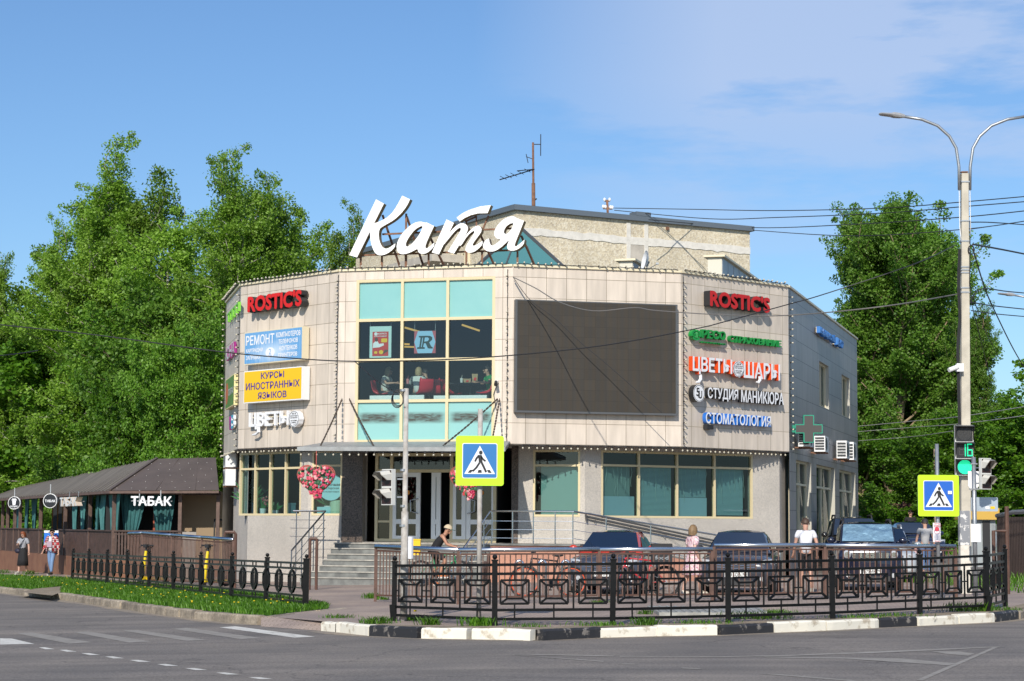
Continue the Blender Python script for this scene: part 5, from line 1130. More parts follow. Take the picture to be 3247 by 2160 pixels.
# nine panels between ten posts, spaced evenly along a straight line
pa, pb = at_g(229, 1843), at_g(968, 1929)
LF = thing('street_fence', tuple(pb), 'black metal fence of narrow lozenge panels standing in the grass', 'fence')
nP = 9; lp_ = [pa.lerp(pb, i / nP) for i in range(nP + 1)]
for p in lp_: p.z = gz(p.x, p.y)
Hh = .98
for i, p in enumerate(lp_):
 mb = MB(); last = i == nP; post(mb, p, p.z + Hh, .12 if last else .09); mb.build('post', FB, LF)
for i in range(nP):
 a, b = lp_[i], lp_[i + 1]; mb = MB(); n_ = Vector((b.y - a.y, -(b.x - a.x), 0)).normalized()
 def fp(t, z): p = a.lerp(b, t); return Vector((p.x, p.y, p.z + z))
 for z in (.90, .79, .245, .12): mb.bar(fp(.02, z), fp(.98, z), .042, .044)
 for z in (.66, .40): mb.bar(fp(.02, z), fp(.98, z), .024, .024)
 for t in (.17, .5, .83):
  for z0, z1 in ((.79, .90), (.12, .245)): mb.bar(fp(t - .12, z0), fp(t - .12, z1), .026); mb.bar(fp(t + .12, z0), fp(t + .12, z1), .026)
 for t in (.0, .333, .667, 1.0):      # lozenges, half ones at the posts
  for sg in ((1,) if t == 0 else (-1,) if t == 1 else (-1, 1)):
   w = .055
   P = [(t, .74), (t + sg * w * .5, .73), (t + sg * w * 1.5, .62), (t + sg * w * 1.5, .43), (t + sg * w * .5, .31), (t, .30)]
   for q, r in zip(P, P[1:]): mb.bar(fp(*q), fp(*r), .045, .04)
   mb.bar(fp(t + sg * w * .55, .33), fp(t + sg * w * .6, .72), .04, .05)
  for z0, z1 in ((.74, .79), (.245, .30)): mb.bar(fp(min(max(t, .02), .98), z0), fp(min(max(t, .02), .98), z1), .03)
 mb.build('panel', FB, LF)
# ------------------------------------------------------------------ brown railings with steel hand rails
BR = mat('railing_brown', (.10, .05, .035), .55, 0, var=.25, scale=7)
def railing(pts, tops, label, bot=.14, spacing=.115, drop=.09, rail_r=.05, secs=None, post_w=.06, tail=0):
 o = thing('railing', tuple(pts[0]), label, 'railing')
 for i, (p, t) in enumerate(zip(pts, tops)):
  mb = MB(); mb.bar(Vector((p.x, p.y, gz(p.x, p.y) - .1)), Vector((p.x, p.y, t - .03)), post_w, post_w, up=(0, 1, 0)); mb.build('post', BR, o)
 for i in range(len(pts) - 1):
  a, b, ta, tb = pts[i], pts[i + 1], tops[i], tops[i + 1]; mb = MB(); d = b - a; d.z = 0; ln = d.length
  m0, m1 = .05 / ln, 1 - .05 / ln
  def fp(t, z): p = a.lerp(b, t); return Vector((p.x, p.y, z))
  def zt(t): return ta + (tb - ta) * t - drop
  def zb(t): p = a.lerp(b, t); return gz(p.x, p.y) + bot
  mb.bar(fp(m0, zt(m0)), fp(m1, zt(m1)), .035, .035); mb.bar(fp(m0, zb(m0)), fp(m1, zb(m1)), .035, .035)
  n_ = max(2, int(ln / spacing))
  for j in range(n_ + 1):
   t = m0 + (m1 - m0) * j / n_; mb.bar(fp(t, zb(t)), fp(t, zt(t)), .025, .025, up=(0, 1, 0))
  mb.build('bar_panel', BR, o)
  mb = MB(); mb.tube([Vector((a.x, a.y, ta)), Vector((b.x, b.y, tb))], rail_r, 10); mb.build('handrail', M['steel'], o, True)
 return o
# left, along the pavilion
q = [(-11.9, 62.2, 1.07), (-11.0, 60.6, 1.30), (-9.9, 58.6, 1.28), (-8.8, 56.6, 1.26), (-7.62, 54.5, 1.24)]
q = []
for x, y, Y in ((408, 1692, 61.5), (452, 1690, 60.8), (545, 1697, 58.9), (640, 1704, 57), (740, 1711, 55.2)):
 p = at_y(x, y, Y); q.append(p)
railing([Vector((p.x, p.y, 0)) for p in q], [p.z for p in q], 'brown bar railing with steel hand rail in front of the pavilion', spacing=.1)
tb_ = MB(); p = q[-1]; tb_.tube([p + Vector((-.25, .0, .10)), p + Vector((-.22, 0, .2)), p + Vector((.02, 0, .2)), p + Vector((.06, 0, .15)), Vector((p.x + .06, p.y, gz(p.x, p.y)))], .045, 8)
tag(tb_.build('pipe_end', BR), 'bent brown pipe end closing the railing beside the pavilion', 'pipe')
# right, along the car park
q = [at_y(1192, 1733, 43.5), at_y(1454, 1744, 41.2), at_y(1900, 1742, 42.0), at_y(2258, 1742, 42.8)]
for p in q: p.z += 0
railing([Vector((p.x, p.y, 0)) for p in q], [p.z for p in q], 'brown bar railing with steel hand rail before the bicycles', spacing=.12)
q = [at_y(2264, 1729, 43.2), at_y(2616, 1729, 43.8), at_y(3030, 1733, 44.6)]
railing([Vector((p.x, p.y, 0)) for p in q], [p.z for p in q], 'brown bar railing with raised steel hand rail before the parked cars', spacing=.13)
q = at_y(3192, 1606, 47); mb = MB(); mb.tube([Vector((q.x, q.y, -.1)), Vector((q.x, q.y, q.z))], .05, 8); r_ = at_y(3150, 1684, 47); mb.tube([Vector((q.x, q.y, r_.z)), r_, Vector((r_.x, r_.y, -.1))], .045, 8)
tag(mb.build('pipe_post', BR), 'brown pipe posts at the corner of the sheet metal fence', 'post')
# short brown post pair by the steps
p = at_y(994, 1708, 52.5); mb = MB()
for dx in (-.09, .09): mb.tube([Vector((p.x + dx, p.y, -.15)), Vector((p.x + dx, p.y, p.z))], .04, 8)
mb.tube([Vector((p.x - .09, p.y, p.z)), Vector((p.x + .09, p.y, p.z))], .04, 8); tag(mb.build('pipe_post', BR), 'pair of brown pipe posts left of the entrance steps', 'post')
# ------------------------------------------------------------------ poles, crossing signs, traffic lights
flaky = mat('flaky_white_paint', (.50, .48, .45), .7, 0, col2=(.30, .27, .235), scale=7, detail=9, bump=.2, bscale=20)
hi = mat('sign_lime', (.48, .80, .01), .45); hi.node_tree.nodes['Principled BSDF'].inputs['Emission Strength'].default_value = 0
sblue = mat('sign_bright_blue', (.015, .115, .50), .4); sblue2 = mat('sign_sun_blue', (.02, .16, .42), .4); swhite = mat('sign_white', (.74, .75, .78), .4)
def rrect(x0, x1, z0, z1, r, n=5):
 P = []
 for cx, cz, a0 in ((x1 - r, z1 - r, 0), (x0 + r, z1 - r, 90), (x0 + r, z0 + r, 180), (x1 - r, z0 + r, 270)):
  for i in range(n + 1): a = rad(a0 + 90 * i / n); P.append((cx + r * math.cos(a), cz + r * math.sin(a)))
 return P
def crossing_sign(base, pole_top, pole_r, tl, br, label, blue, pole_mat, flip=1, rz=0.0):
 Y = base.y; o = thing('crossing_sign', tuple(base), label, 'road sign')
 mb = MB(); mb.tube([base - Vector((0, 0, .1)), Vector((base.x, base.y, pole_top))], pole_r, 12); mb.build('pole', pole_mat, o, True)
 a = at_y(*tl, Y - .1); b = at_y(*br, Y - .1); x0, x1, z0, z1 = a.x, b.x, b.z, a.z; T = Matrix.Translation(Vector((0, Y - .1, 0)))
 cx, cz = (x0 + x1) / 2, (z0 + z1) / 2; w = (x1 - x0) / 2
 mb = MB(); mb.ext([rrect(x0, x1, z0, z1, .045)], -.03, .0, 0, 1, T); mb.build('plate', [hi, M['galv']], o)
 mb = MB(); k = .73; mb.ext([rrect(cx - w * k, cx + w * k, cz - w * k, cz + w * k, .03)], -.034, -.031, 0, None, T); mb.build('white_edge', swhite, o)
 mb = MB(); k = .70; mb.ext([rrect(cx - w * k, cx + w * k, cz - w * k, cz + w * k, .025)], -.038, -.035, 0, None, T); mb.build('blue_field', blue, o)
 mb = MB(); k = w * .64; mb.ext([[(cx - k, cz - k * .86), (cx + k, cz - k * .86), (cx, cz + k * .98)]], -.042, -.039, 0, None, T); mb.build('triangle', swhite, o)
 mb = MB(); f = flip; g = lambda P: [(cx + f * x * w, cz + z * w) for x, z in P]
 mb.ext([[(cx + f * .04 * w + .075 * w * math.cos(t), cz + .34 * w + .085 * w * math.sin(t)) for t in [i * math.pi / 8 for i in range(16)]]], -.046, -.043, 0, None, T)
 for P in ([(-.07, .24), (.08, .24), (.10, .04), (.12, -.06), (-.04, -.06), (-.05, .05)], [(-.07, .24), (-.17, .12), (-.23, -.02), (-.17, -.05), (-.10, .08), (-.04, .14)], [(.08, .22), (.15, .10), (.26, .01), (.22, -.05), (.10, .04), (.05, .12)],
   [(-.04, -.06), (.04, -.08), (-.10, -.30), (-.26, -.46), (-.33, -.42), (-.17, -.26)], [(.02, -.06), (.12, -.06), (.20, -.22), (.31, -.46), (.23, -.49), (.12, -.26)],
   [(-.50, -.50), (-.36, -.50), (-.28, -.38), (-.40, -.38)], [(-.09, -.50), (.09, -.50), (.07, -.38), (-.05, -.38)], [(.36, -.50), (.50, -.50), (.42, -.38), (.30, -.38)]):
  mb.ext([g(P)], -.046, -.043, 0, None, T)
 mb.build('walking_figure', M['blackm'], o)
 return o, T, (x0, x1, z0, z1)
ns = crossing_sign(at_g(1518, 1973), 3.55, .042, (1446, 1382), (1597, 1541), 'lime edged crossing sign on a flaking white pole before the entrance', sblue2, flaky)
crossing_sign(at_g(2977, 1899), 3.45, .042, (2909, 1506), (3041, 1638), 'lime edged crossing sign beside the concrete lamp post', sblue, M['galv'])
o, T = ns[0], ns[1]
st_ = MB(); p = at_y(3012, 1562, at_g(2977, 1899).y - .16); st_.box(p, (.085, .003, .07)); tag(st_.build('sticker', M['white_plastic']), 'small white sticker on the blue field of the right crossing sign', 'sticker')
SP = thing('signal_pole', tuple(at_g(1280, 1969)), 'flaking grey white pole with cable loop left of the crossing sign', 'pole')
b = at_g(1280, 1969); zt_ = at_y(1277, 1232, b.y).z; zm = at_y(1283, 1623, b.y).z
mb = MB(); mb.tube([b - Vector((0, 0, .1)), Vector((b.x, b.y, zm)), Vector((b.x, b.y, zm + .01)), Vector((b.x, b.y, zt_))], [.062, .062, .045, .043], 14); mb.build('tube', flaky, SP, True)
mb = MB()
for y in (1238, 1491, 1605, 1667): p = at_y(1279, y, b.y); mb.cyl(p - Vector((0, 0, .02)), p + Vector((0, 0, .02)), .068 if y > 1610 else .055, None, 14)
mb.build('clamps', M['galv'], SP)
mb = MB()
for k in range(3): c = at_y(1260, 1268, b.y); mb.tube([c + Vector((.10 * math.cos(t) + .01 * k, -.03 + .03 * k, .14 * math.sin(t) + .02 * k)) for t in [i * .35 for i in range(19)]], .008, 5)
mb.build('cable_loop', M['cable'], SP)
def side_light(Y, cx0, y0, y1, pole, dirx, label, white=True):
 """pedestrian signal with two hooded lamps, seen almost from the side"""
 o = thing('pedestrian_light', tuple(at_y(cx0, y1, Y)), label, 'traffic light', None)
 zA_, zB_ = at_y(cx0, y1, Y).z, at_y(cx0, y0, Y).z; X = at_y(cx0, y0, Y).x; ang = rad(48 if dirx < 0 else 28) * dirx; Tm = Matrix.Translation(Vector((X, Y, 0))) @ Matrix.Rotation(ang, 4, 'Z')
 h = zB_ - zA_; mb = MB(); mb.rng(-.14, .14, -.05, .03, zA_, zB_, 0, Tm); mb.build('casing', mat('signal_white', (.60, .60, .57), .5), o)
 for k in (0, 1):
  z0 = zA_ + h * (.5 * k) + .02; z1 = zA_ + h * (.5 * k + .5) - .02
  mb = MB(); mb.rng(-.125, .125, -.058, -.052, z0, z1, 0, Tm); mb.build('lens', mat('signal_lens_dark', (.03, .012, .012), .25), o)
  mb = MB(); n_ = 10; P = []
  zc, rr = (z0 + z1) / 2 + .03, .15
  prof = [(-.13, z0 + .1), (-.13, z1 - .06), (-.08, z1 - .005), (.08, z1 - .005), (.13, z1 - .06), (.13, z0 + .1)]
  ring0 = [(x, -.055, z) for x, z in prof]; ring1 = [(x, -.055 - (.21 if 0 < i < 5 else .09), z - (.03 if 0 < i < 5 else 0)) for i, (x, z) in enumerate(prof)]
  mb.add(ring0 + ring1, [(i, i + 1, 7 + i, 6 + i) for i in range(5)], 0, Tm)
  mb.add([(x * .93, y, z - .006) for x, y, z in ring0] + [(x * .93, y, z - .006) for x, y, z in ring1], [(i, 6 + i, 7 + i, i + 1) for i in range(5)], 1, Tm); mb.build('hood', [mat('signal_hood', (.60, .58, .52), .55), mat('hood_inside', (.35, .33, .29), .7)], o)
  mb = MB(); a_ = Tm @ Vector((.1, .1, z0 + .12)); mb.bar(a_, Vector((pole.x, pole.y, a_.z)), .025); mb.build('arm', M['galv'], o)
 return o
side_light(b.y - .02, 1234, 1488, 1602, b, -1, 'pedestrian light with two pale hoods on the left pole, seen sideways')
# concrete street lamp on the right
LB = at_g(3061, 1882); LY = LB.y
conc2 = mat('pole_concrete', (.50, .46, .38), .85, 0, var=.12, scale=3, bump=.15, bscale=40)
def street_lamp(base, label):
 o = thing('street_lamp', tuple(base), label, 'street lamp'); T = Matrix.Translation(base - LB)
 q = lambda x, y, dy=0.0: (T @ at_y(x, y, LY + dy))
 zt_ = at_y(3059, 551, LY).z; xt = at_y(3058.5, 551, LY).x; mb = MB()
 def sq(x, z, w, c): return [Vector((x + a * w / 2, LY + b_ * w / 2, z)) for a, b_ in ((-1, -1 + c), (-1 + c, -1), (1 - c, -1), (1, -1 + c), (1, 1 - c), (1 - c, 1), (-1 + c, 1), (-1, 1 - c))]
 mb.loft([sq(LB.x, LB.z - .2, .255, .12), sq(xt, zt_, .165, .12)], 0, T); mb.build('pole', conc2, o)
 if base == LB:
  mb = MB(); zs_ = [(1640, .246), (1730, .248), (1882, .258)]
  mb.loft([sq(LB.x - .0, at_y(3061, y, LY).z, w, .12) for y, w in zs_[1:]], 0, T); mb.build('whitewash', mat('whitewash', (.74, .70, .62), .8, 0, col2=(.52, .47, .40), scale=6, detail=8), o)
  mb = MB(); mb.loft([sq(LB.x - .004, at_y(3061, y, LY).z, w, .12) for y, w in ((1620, .243), (1729, .2475))], 0, T)
  m = mat('torn_paper_paint', (.66, .65, .63), .8, 0, col2=(.24, .25, .27), scale=6, detail=6); tt_, bb_ = nodes_of(m)
  for nd in tt_.nodes:
   if nd.type == 'VALTORGB': nd.color_ramp.elements[0].position = .5; nd.color_ramp.elements[1].position = .53
  mb.build('torn_posters', m, o)
 for s_ in (-1, 1):
  px = [(3041.6, 603), (3040.8, 529), (3032, 470), (3011, 432.6), (2973.5, 399), (2923, 378.7), (2860, 368.6)]
  P = [q(x if s_ < 0 else 2 * 3058.6 - x, y) for x, y in px]; mb = MB(); mb.tube(P, .036, 10); mb.build('arm', M['galv'], o, True)
  a = P[-1]; b_ = q(2787.5 if s_ < 0 else 2 * 3058.6 - 2787.5, 361.9)
  mb = MB(); d_ = b_ - a; mb.loft([[a + d_ * t + Vector((0, y * w, z)) for y, z in ((-1, .0), (-.6, .05 * k), (.6, .05 * k), (1, 0), (.8, -.035 * k), (-.8, -.035 * k))] for t, w, k in ((-.12, .04, .8), (.1, .09, 1.3), (.35, .13, 1.3), (.5, .13, .8), (.9, .12, .6), (1, .06, .4))]); mb.build('lamp_head', mat('lamp_grey', (.38, .38, .38), .45, .3), o)
  mb = MB(); mb.tube([P[0], P[0] - Vector((0, 0, .9)), P[0] + Vector((-s_ * .06, -.05, -1.6))], .01, 5); mb.build('lead', M['white_plastic'], o)
 mb = MB()
 for y in (578, 702, 848, 857, 766, 866, 914, 928): p = q(3058.6, y); w = .175 + (y - 551) * 6e-5; mb.box((p.x, p.y, p.z), (w + .02, w + .02, .035))
 mb.build('steel_bands', M['galv'], o)
 mb = MB(); p = q(3058, 549); mb.box((p.x, p.y, p.z + .02), (.16, .12, .03)); mb.build('cap', M['rust'], o)
 return o
street_lamp(LB, 'tall concrete street lamp with two curved arms at the right')
fb = at_y(3330, 1800, 71.5); fbz = gz(fb.x, 71.5); zz_ = at_y(3164, 931, 71.5).z
street_lamp(Vector((at_y(3164, 931, 71.5).x + (LB.x - at_y(2787.5, 361.9, LY).x), 71.5, zz_ - (at_y(2787.5, 361.9, LY).z - LB.z))), 'farther street lamp of which only one lamp head shows at the right edge')
mb = MB()
for k in range(3): mb.tube([at_y(x + 3 * k, y, LY - .16 - .02 * k) for x, y in ((3040, 790), (3036, 900), (3041, 1010), (3034, 1100), (3037, 1250), (3040, 1350))], .014, 5)
for k in range(3): c = at_y(3079, 793, LY - .12); mb.tube([c + Vector((.07 * math.cos(t), -.02 * k, .11 * math.sin(t))) for t in [i * .35 for i in range(19)]], .012, 5)
mb.tube([at_y(x, y, LY - .14) for x, y in ((3075, 700), (3076, 800), (3074, 900), (3082, 960))], .012, 5)
tag(mb.build('pole_cables', M['cable']), 'bundle of black cables strapped down the concrete lamp post', 'cable')
SCm = thing('security_camera', tuple(at_y(3040, 1175, LY - .3)), 'white security camera on the concrete lamp post', 'camera')
mb = MB(); p = at_y(3043, 1166, LY - .2); mb.box(p, (.16, .14, .19)); mb.build('bracket', M['white_plastic'], SCm); mb = MB(); mb.tube([p + Vector((-.05, -.06, .02)), at_y(3009, 1174, LY - .35)], .055, 10); mb.build('housing', M['white_plastic'], SCm)
# car traffic light with counter
TLY = LY - .28; a = at_y(3028, 1348, TLY); b = at_y(3088.5, 1508, TLY); x0, x1, z0, z1 = a.x, b.x, b.z, a.z
TL = thing('traffic_light', ((x0 + x1) / 2, TLY, z0), 'traffic light with green lamp lit and green countdown digits', 'traffic light')
mb = MB(); mb.rng(x0, x1, TLY, TLY + .1, z0, z1); mb.build('casing', mat('signal_white', (.60, .60, .57), .5), TL)
hh = (z1 - z0) / 3; w = x1 - x0; T = Matrix.Translation(Vector((0, TLY, 0)))
dk = mat('signal_black', (.018, .018, .02), .5); lit = mat('green_led', (.02, .80, .42), .4, emit=.85); lit2 = mat('green_led_face', (.012, .42, .24), .4, emit=.5); off_ = mat('dark_led', (.10, .10, .10), .5)
for k in range(3):
 c0 = z0 + hh * k; mb = MB(); mb.rng(x0 + .02, x1 - .02, TLY - .012, TLY - .002, c0 + .015, c0 + hh - .015); mb.build('lens_housing', dk, TL)
 mb = MB(); mb.add([(x0, TLY, c0 + hh - .004), (x1, TLY, c0 + hh - .004), (x1, TLY - .16, c0 + hh - .03), (x0, TLY - .16, c0 + hh - .03), (x0, TLY, c0 + hh - .02), (x1, TLY, c0 + hh - .02), (x1, TLY - .16, c0 + hh - .042), (x0, TLY - .16, c0 + hh - .042)], [(0, 1, 2, 3), (4, 7, 6, 5), (3, 2, 6, 7), (0, 3, 7, 4), (1, 5, 6, 2)])
 for xe in (x0, x1 - .012): mb.add([(xe, TLY, c0 + .05), (xe, TLY, c0 + hh - .01), (xe, TLY - .15, c0 + hh - .035), (xe + .012, TLY, c0 + .05), (xe + .012, TLY, c0 + hh - .01), (xe + .012, TLY - .15, c0 + hh - .035)], [(0, 1, 2), (3, 5, 4), (0, 2, 5, 3)])
 mb.build('hood', dk, TL)
def dots(c, r, n_rings, m, name, face=None):
 if face: mb = MB(); mb.cyl((c[0], TLY - .02, c[1]), (c[0], TLY - .014, c[1]), r, None, 28); mb.build('lens', face, TL)
 mb = MB()
 for i in range(n_rings + 1):
  k = max(1, i * 6)
  for j in range(k):
   t = 2 * math.pi * j / k; rr = r * .94 * i / n_rings; mb.ball((c[0] + rr * math.cos(t), TLY - .022, c[1] + rr * math.sin(t)), r * .065, 5, 3)
 mb.build(name, m, TL)
dots(((x0 + x1) / 2, z0 + hh * .5), w * .39, 7, lit, 'lamp_dots', lit2); dots(((x0 + x1) / 2, z0 + hh * 2.5), w * .37, 7, off_, 'lamp_dots')
SEG = {'1': ['b', 'c'], '6': ['a', 'f', 'g', 'e', 'c', 'd'], '8': list('abcdefg')}
def digit(d, cx, cz, ww, h_, m):
 mb = MB(); S = {'a': ((-1, 1), (1, 1)), 'b': ((1, 1), (1, 0)), 'c': ((1, 0), (1, -1)), 'd': ((-1, -1), (1, -1)), 'e': ((-1, -1), (-1, 0)), 'f': ((-1, 0), (-1, 1)), 'g': ((-1, 0), (1, 0))}
 for s_ in SEG[d]:
  (ax, az), (bx, bz) = S[s_]; n_ = 7
  for i in range(n_ + 1):
   t = i / n_
   for o_ in (0, .014): mb.ball((cx + (ax + (bx - ax) * t) * ww + (o_ if ax == bx else 0), TLY - .018, cz + (az + (bz - az) * t) * h_ + (o_ if az == bz else 0)), .0085, 5, 3)
 mb.build('digit', m, TL)
cz = z0 + hh * 1.5; digit('8', x0 + w * .32, cz, w * .12, hh * .3, off_); digit('1', x0 + w * .40, cz, w * .12, hh * .34, lit); digit('6', x0 + w * .77, cz, w * .12, hh * .34, lit)
mb = MB(); mb.bar((x0 + w * .5, TLY + .1, z0 + .2), (LB.x, LY, z0 + .2), .05); mb.bar((x0 + w * .5, TLY + .1, z1 - .2), (LB.x, LY, z1 - .2), .05); mb.build('bracket', M['galv'], TL)
# thin pole with the sideways signal, white sign seen from behind
g = at_y(3093, 1840, 44.6); gb = Vector((g.x, g.y, gz(g.x, g.y))); GP = thing('signal_pole', tuple(gb), 'thin galvanised pole right of the concrete lamp post', 'pole')
mb = MB(); mb.tube([gb, Vector((gb.x, gb.y, at_y(3091, 1450, 44.6).z))], [.055, .048], 12); mb.build('tube', M['galv'], GP, True)
mb = MB(); z_ = at_y(3091, 1552, 44.6).z; mb.rng(gb.x - .12, gb.x + .1, gb.y - .06, gb.y - .03, z_ - .01, z_ + .02); z_ = at_y(3091, 1472, 44.6).z; mb.rng(gb.x - .07, gb.x + .07, gb.y - .06, gb.y + .06, z_ - .01, z_ + .02); mb.build('clamps', M['galv'], GP)
side_light(44.2, 3122, 1453, 1552, gb, 1, 'pedestrian light with two grey hoods right of the green traffic light', True)
wp = thing('small_sign_back', tuple(at_y(3082, 1560, 44.75)), 'small pale triangular sign back behind the thin pole', 'road sign'); mb = MB(); cx, cz = at_y(3086, 1530, 44.75).x, at_y(3086, 1530, 44.75).z
mb.ext([[(cx - .12, cz + .25), (cx + .12, cz + .25), (cx + .12, cz - .08), (cx, cz - .24), (cx - .12, cz - .08)]], 44.72, 44.74); mb.build('plate', M['white_plastic'], wp)
wb = thing('sign_back', tuple(at_y(3120, 1623, 44.75)), 'wide blank grey back of a road sign behind the thin pole', 'road sign')
a, b = at_y(3078, 1577, 44.72), at_y(3164, 1622, 44.72); mb = MB(); mb.ext([rrect(a.x, b.x, b.z, a.z, .03)], 44.70, 44.73); mb.build('plate', mat('sign_back_grey', (.40, .46, .52), .4, .3, var=.08), wb)
a, b = at_y(3132, 1606, 44.69), at_y(3145, 1614, 44.69); mb = MB(); mb.rng(a.x - .05, a.x + .04, 44.694, 44.698, b.z, a.z); mb.build('sticker', M['white_plastic'], wb); mb = MB(); mb.rng(a.x + .06, a.x + .16, 44.694, 44.698, b.z, a.z); mb.build('sticker', M['yellow'], wb)
# papers taped to poles
def paper(x0, x1, y0, y1, Y, label, m=None, lines=()):
 a, b = at_y(x0, y0, Y), at_y(x1, y1, Y); mb = MB(); n_ = 6
 for i in range(n_):
  t0, t1 = i / n_, (i + 1) / n_; f = lambda t: -.05 * math.sin(t * math.pi)
  mb.quad((a.x + (b.x - a.x) * t0, Y + f(t0), b.z), (a.x + (b.x - a.x) * t1, Y + f(t1), b.z), (a.x + (b.x - a.x) * t1, Y + f(t1), a.z), (a.x + (b.x - a.x) * t0, Y + f(t0), a.z))
 o = tag(mb.build('paper_notice', m or mat('paper', (.80, .80, .82), .7)), label, 'notice'); return o, a, b
paper(1294, 1310, 1702, 1772, at_g(1280, 1969).y - .05, 'blank white paper sheet taped to the left signal pole')
paper(3078, 3111, 1662, 1719, 44.55, 'blank white paper sheet hanging on the thin pole')
pY = at_g(2977, 1899).y - .09; o, a, b = paper(2958, 2983, 1658, 1719, pY, 'white poster with red print taped to the right crossing sign pole')
ink = MB(); W_ = b.x - a.x; H_ = a.z - b.z; yy = pY - .06
for s, v0, v1, h0 in (('СРОЧНО', .93, .985, .1), ('ПОТЕРЯЛСЯ', .80, .88, .06), ('Звоните', .02, .07, .12)): put_text(ink, s, a.x + W_ * h0, b.x - W_ * h0, b.z + H_ * v0, b.z + H_ * v1, yy, None, 0, None, None, .03)
ink.ball((a.x + W_ * .45, yy, b.z + H_ * .68), (.05, .002, .05), 8, 6)
ring_ = [(a.x + W_ * .45 + .06 * math.cos(t), b.z + H_ * .56 + .05 * math.sin(t)) for t in [i * .4 for i in range(16)]]
for q, r in zip(ring_, ring_[1:]): ink.bar((q[0], yy, q[1]), (r[0], yy, r[1]), .01, .004)
ink.build('print', mat('print_red', (.55, .05, .08), .6), o)
ink = MB()
for i in range(9): z_ = b.z + H_ * (.12 + .036 * i); ink.bar((a.x + W_ * .12, yy, z_), (b.x - W_ * (.1 + .2 * random.random()), yy, z_), .004, .006)
ink.build('print', mat('print_grey', (.35, .35, .45), .6), o)
# ------------------------------------------------------------------ overhead cables
def wire(pts, r, label, m=None, sub=6):
 """pts: (x, y, depth) along the cable"""
 P = [at_y(x, y, Y) for x, y, Y in pts]; Q = []
 for i in range(len(P) - 1):
  p0 = P[max(0, i - 1)]; p1 = P[i]; p2 = P[i + 1]; p3 = P[min(len(P) - 1, i + 2)]
  for j in range(sub):
   t = j / sub; Q.append(.5 * ((2 * p1) + (p2 - p0) * t + (2 * p0 - 5 * p1 + 4 * p2 - p3) * t * t + (3 * p1 - p0 - 3 * p2 + p3) * t ** 3))
 Q.append(P[-1]); mb = MB(); mb.tube(Q, r, 6)
 return tag(mb.build('overhead_cable', m or M['cable']), label, 'cable')
wire([(-60, 1024, 38), (300, 1062, 37), (680, 1113, 36), (900, 1134, 35.5), (1125, 1146, 35.2), (1419, 1140, 36), (1679, 1122, 37), (1938, 1092, 38), (2205, 1043, 39.4), (2306, 1018, 40), (2501, 965, 41), (2623, 930, 41.5), (2900, 837, 42), (3032, 776, LY)], .012, 'thick black cable sagging across the whole building to the lamp post')
wire([(1125, 1146, 35.2), (1160, 1178, 34.8), (1200, 1212, 34.4), (1245, 1240, 34.1), (1268, 1246, 34)], .009, 'short black branch cable down to the top of the left pole')
wire([(1627, 879, 56.6), (1700, 915, 55), (1774, 958, 53), (1880, 986, 51), (2011, 976, 50), (2080, 985, 49), (2300, 999, 47), (2501, 1000, 45), (2800, 972, 43), (3041, 932, LY)], .014, 'grey twisted cable from the facade corner past the screen to the lamp post', mat('cable_grey', (.16, .15, .14), .6))
wire([(1627, 879, 56.7), (1680, 950, 56.6), (1760, 1010, 56.6), (1840, 1085, 56.6), (1930, 1160, 56.6), (2100, 1310, 56.6)], .010, 'thin black cable drooping diagonally over the dark screen')
for i, (pts_, lab) in enumerate((([(1948, 660, 78), (2200, 664, 76), (2460, 668, 70), (2800, 660, 66), (3060, 640, 62), (3320, 617, 60)], 'topmost thin wire from the roof post to the right'), ([(1948, 667, 78), (2250, 694, 76), (2460, 690, 70), (2800, 676, 66), (3060, 655, 62), (3320, 634, 60)], 'second thin wire from the roof post to the right'),
  ([(2057, 697, 76), (2384, 722, 80), (2700, 712, 66), (3060, 688, 62), (3320, 661, 60)], 'third thin wire crossing over the right tree'), ([(2384, 730, 80.3), (2700, 748, 66), (3060, 727, 62), (3320, 690, 60)], 'lowest thin wire from the concrete block to the right'))):
 wire(pts_, .016, lab)
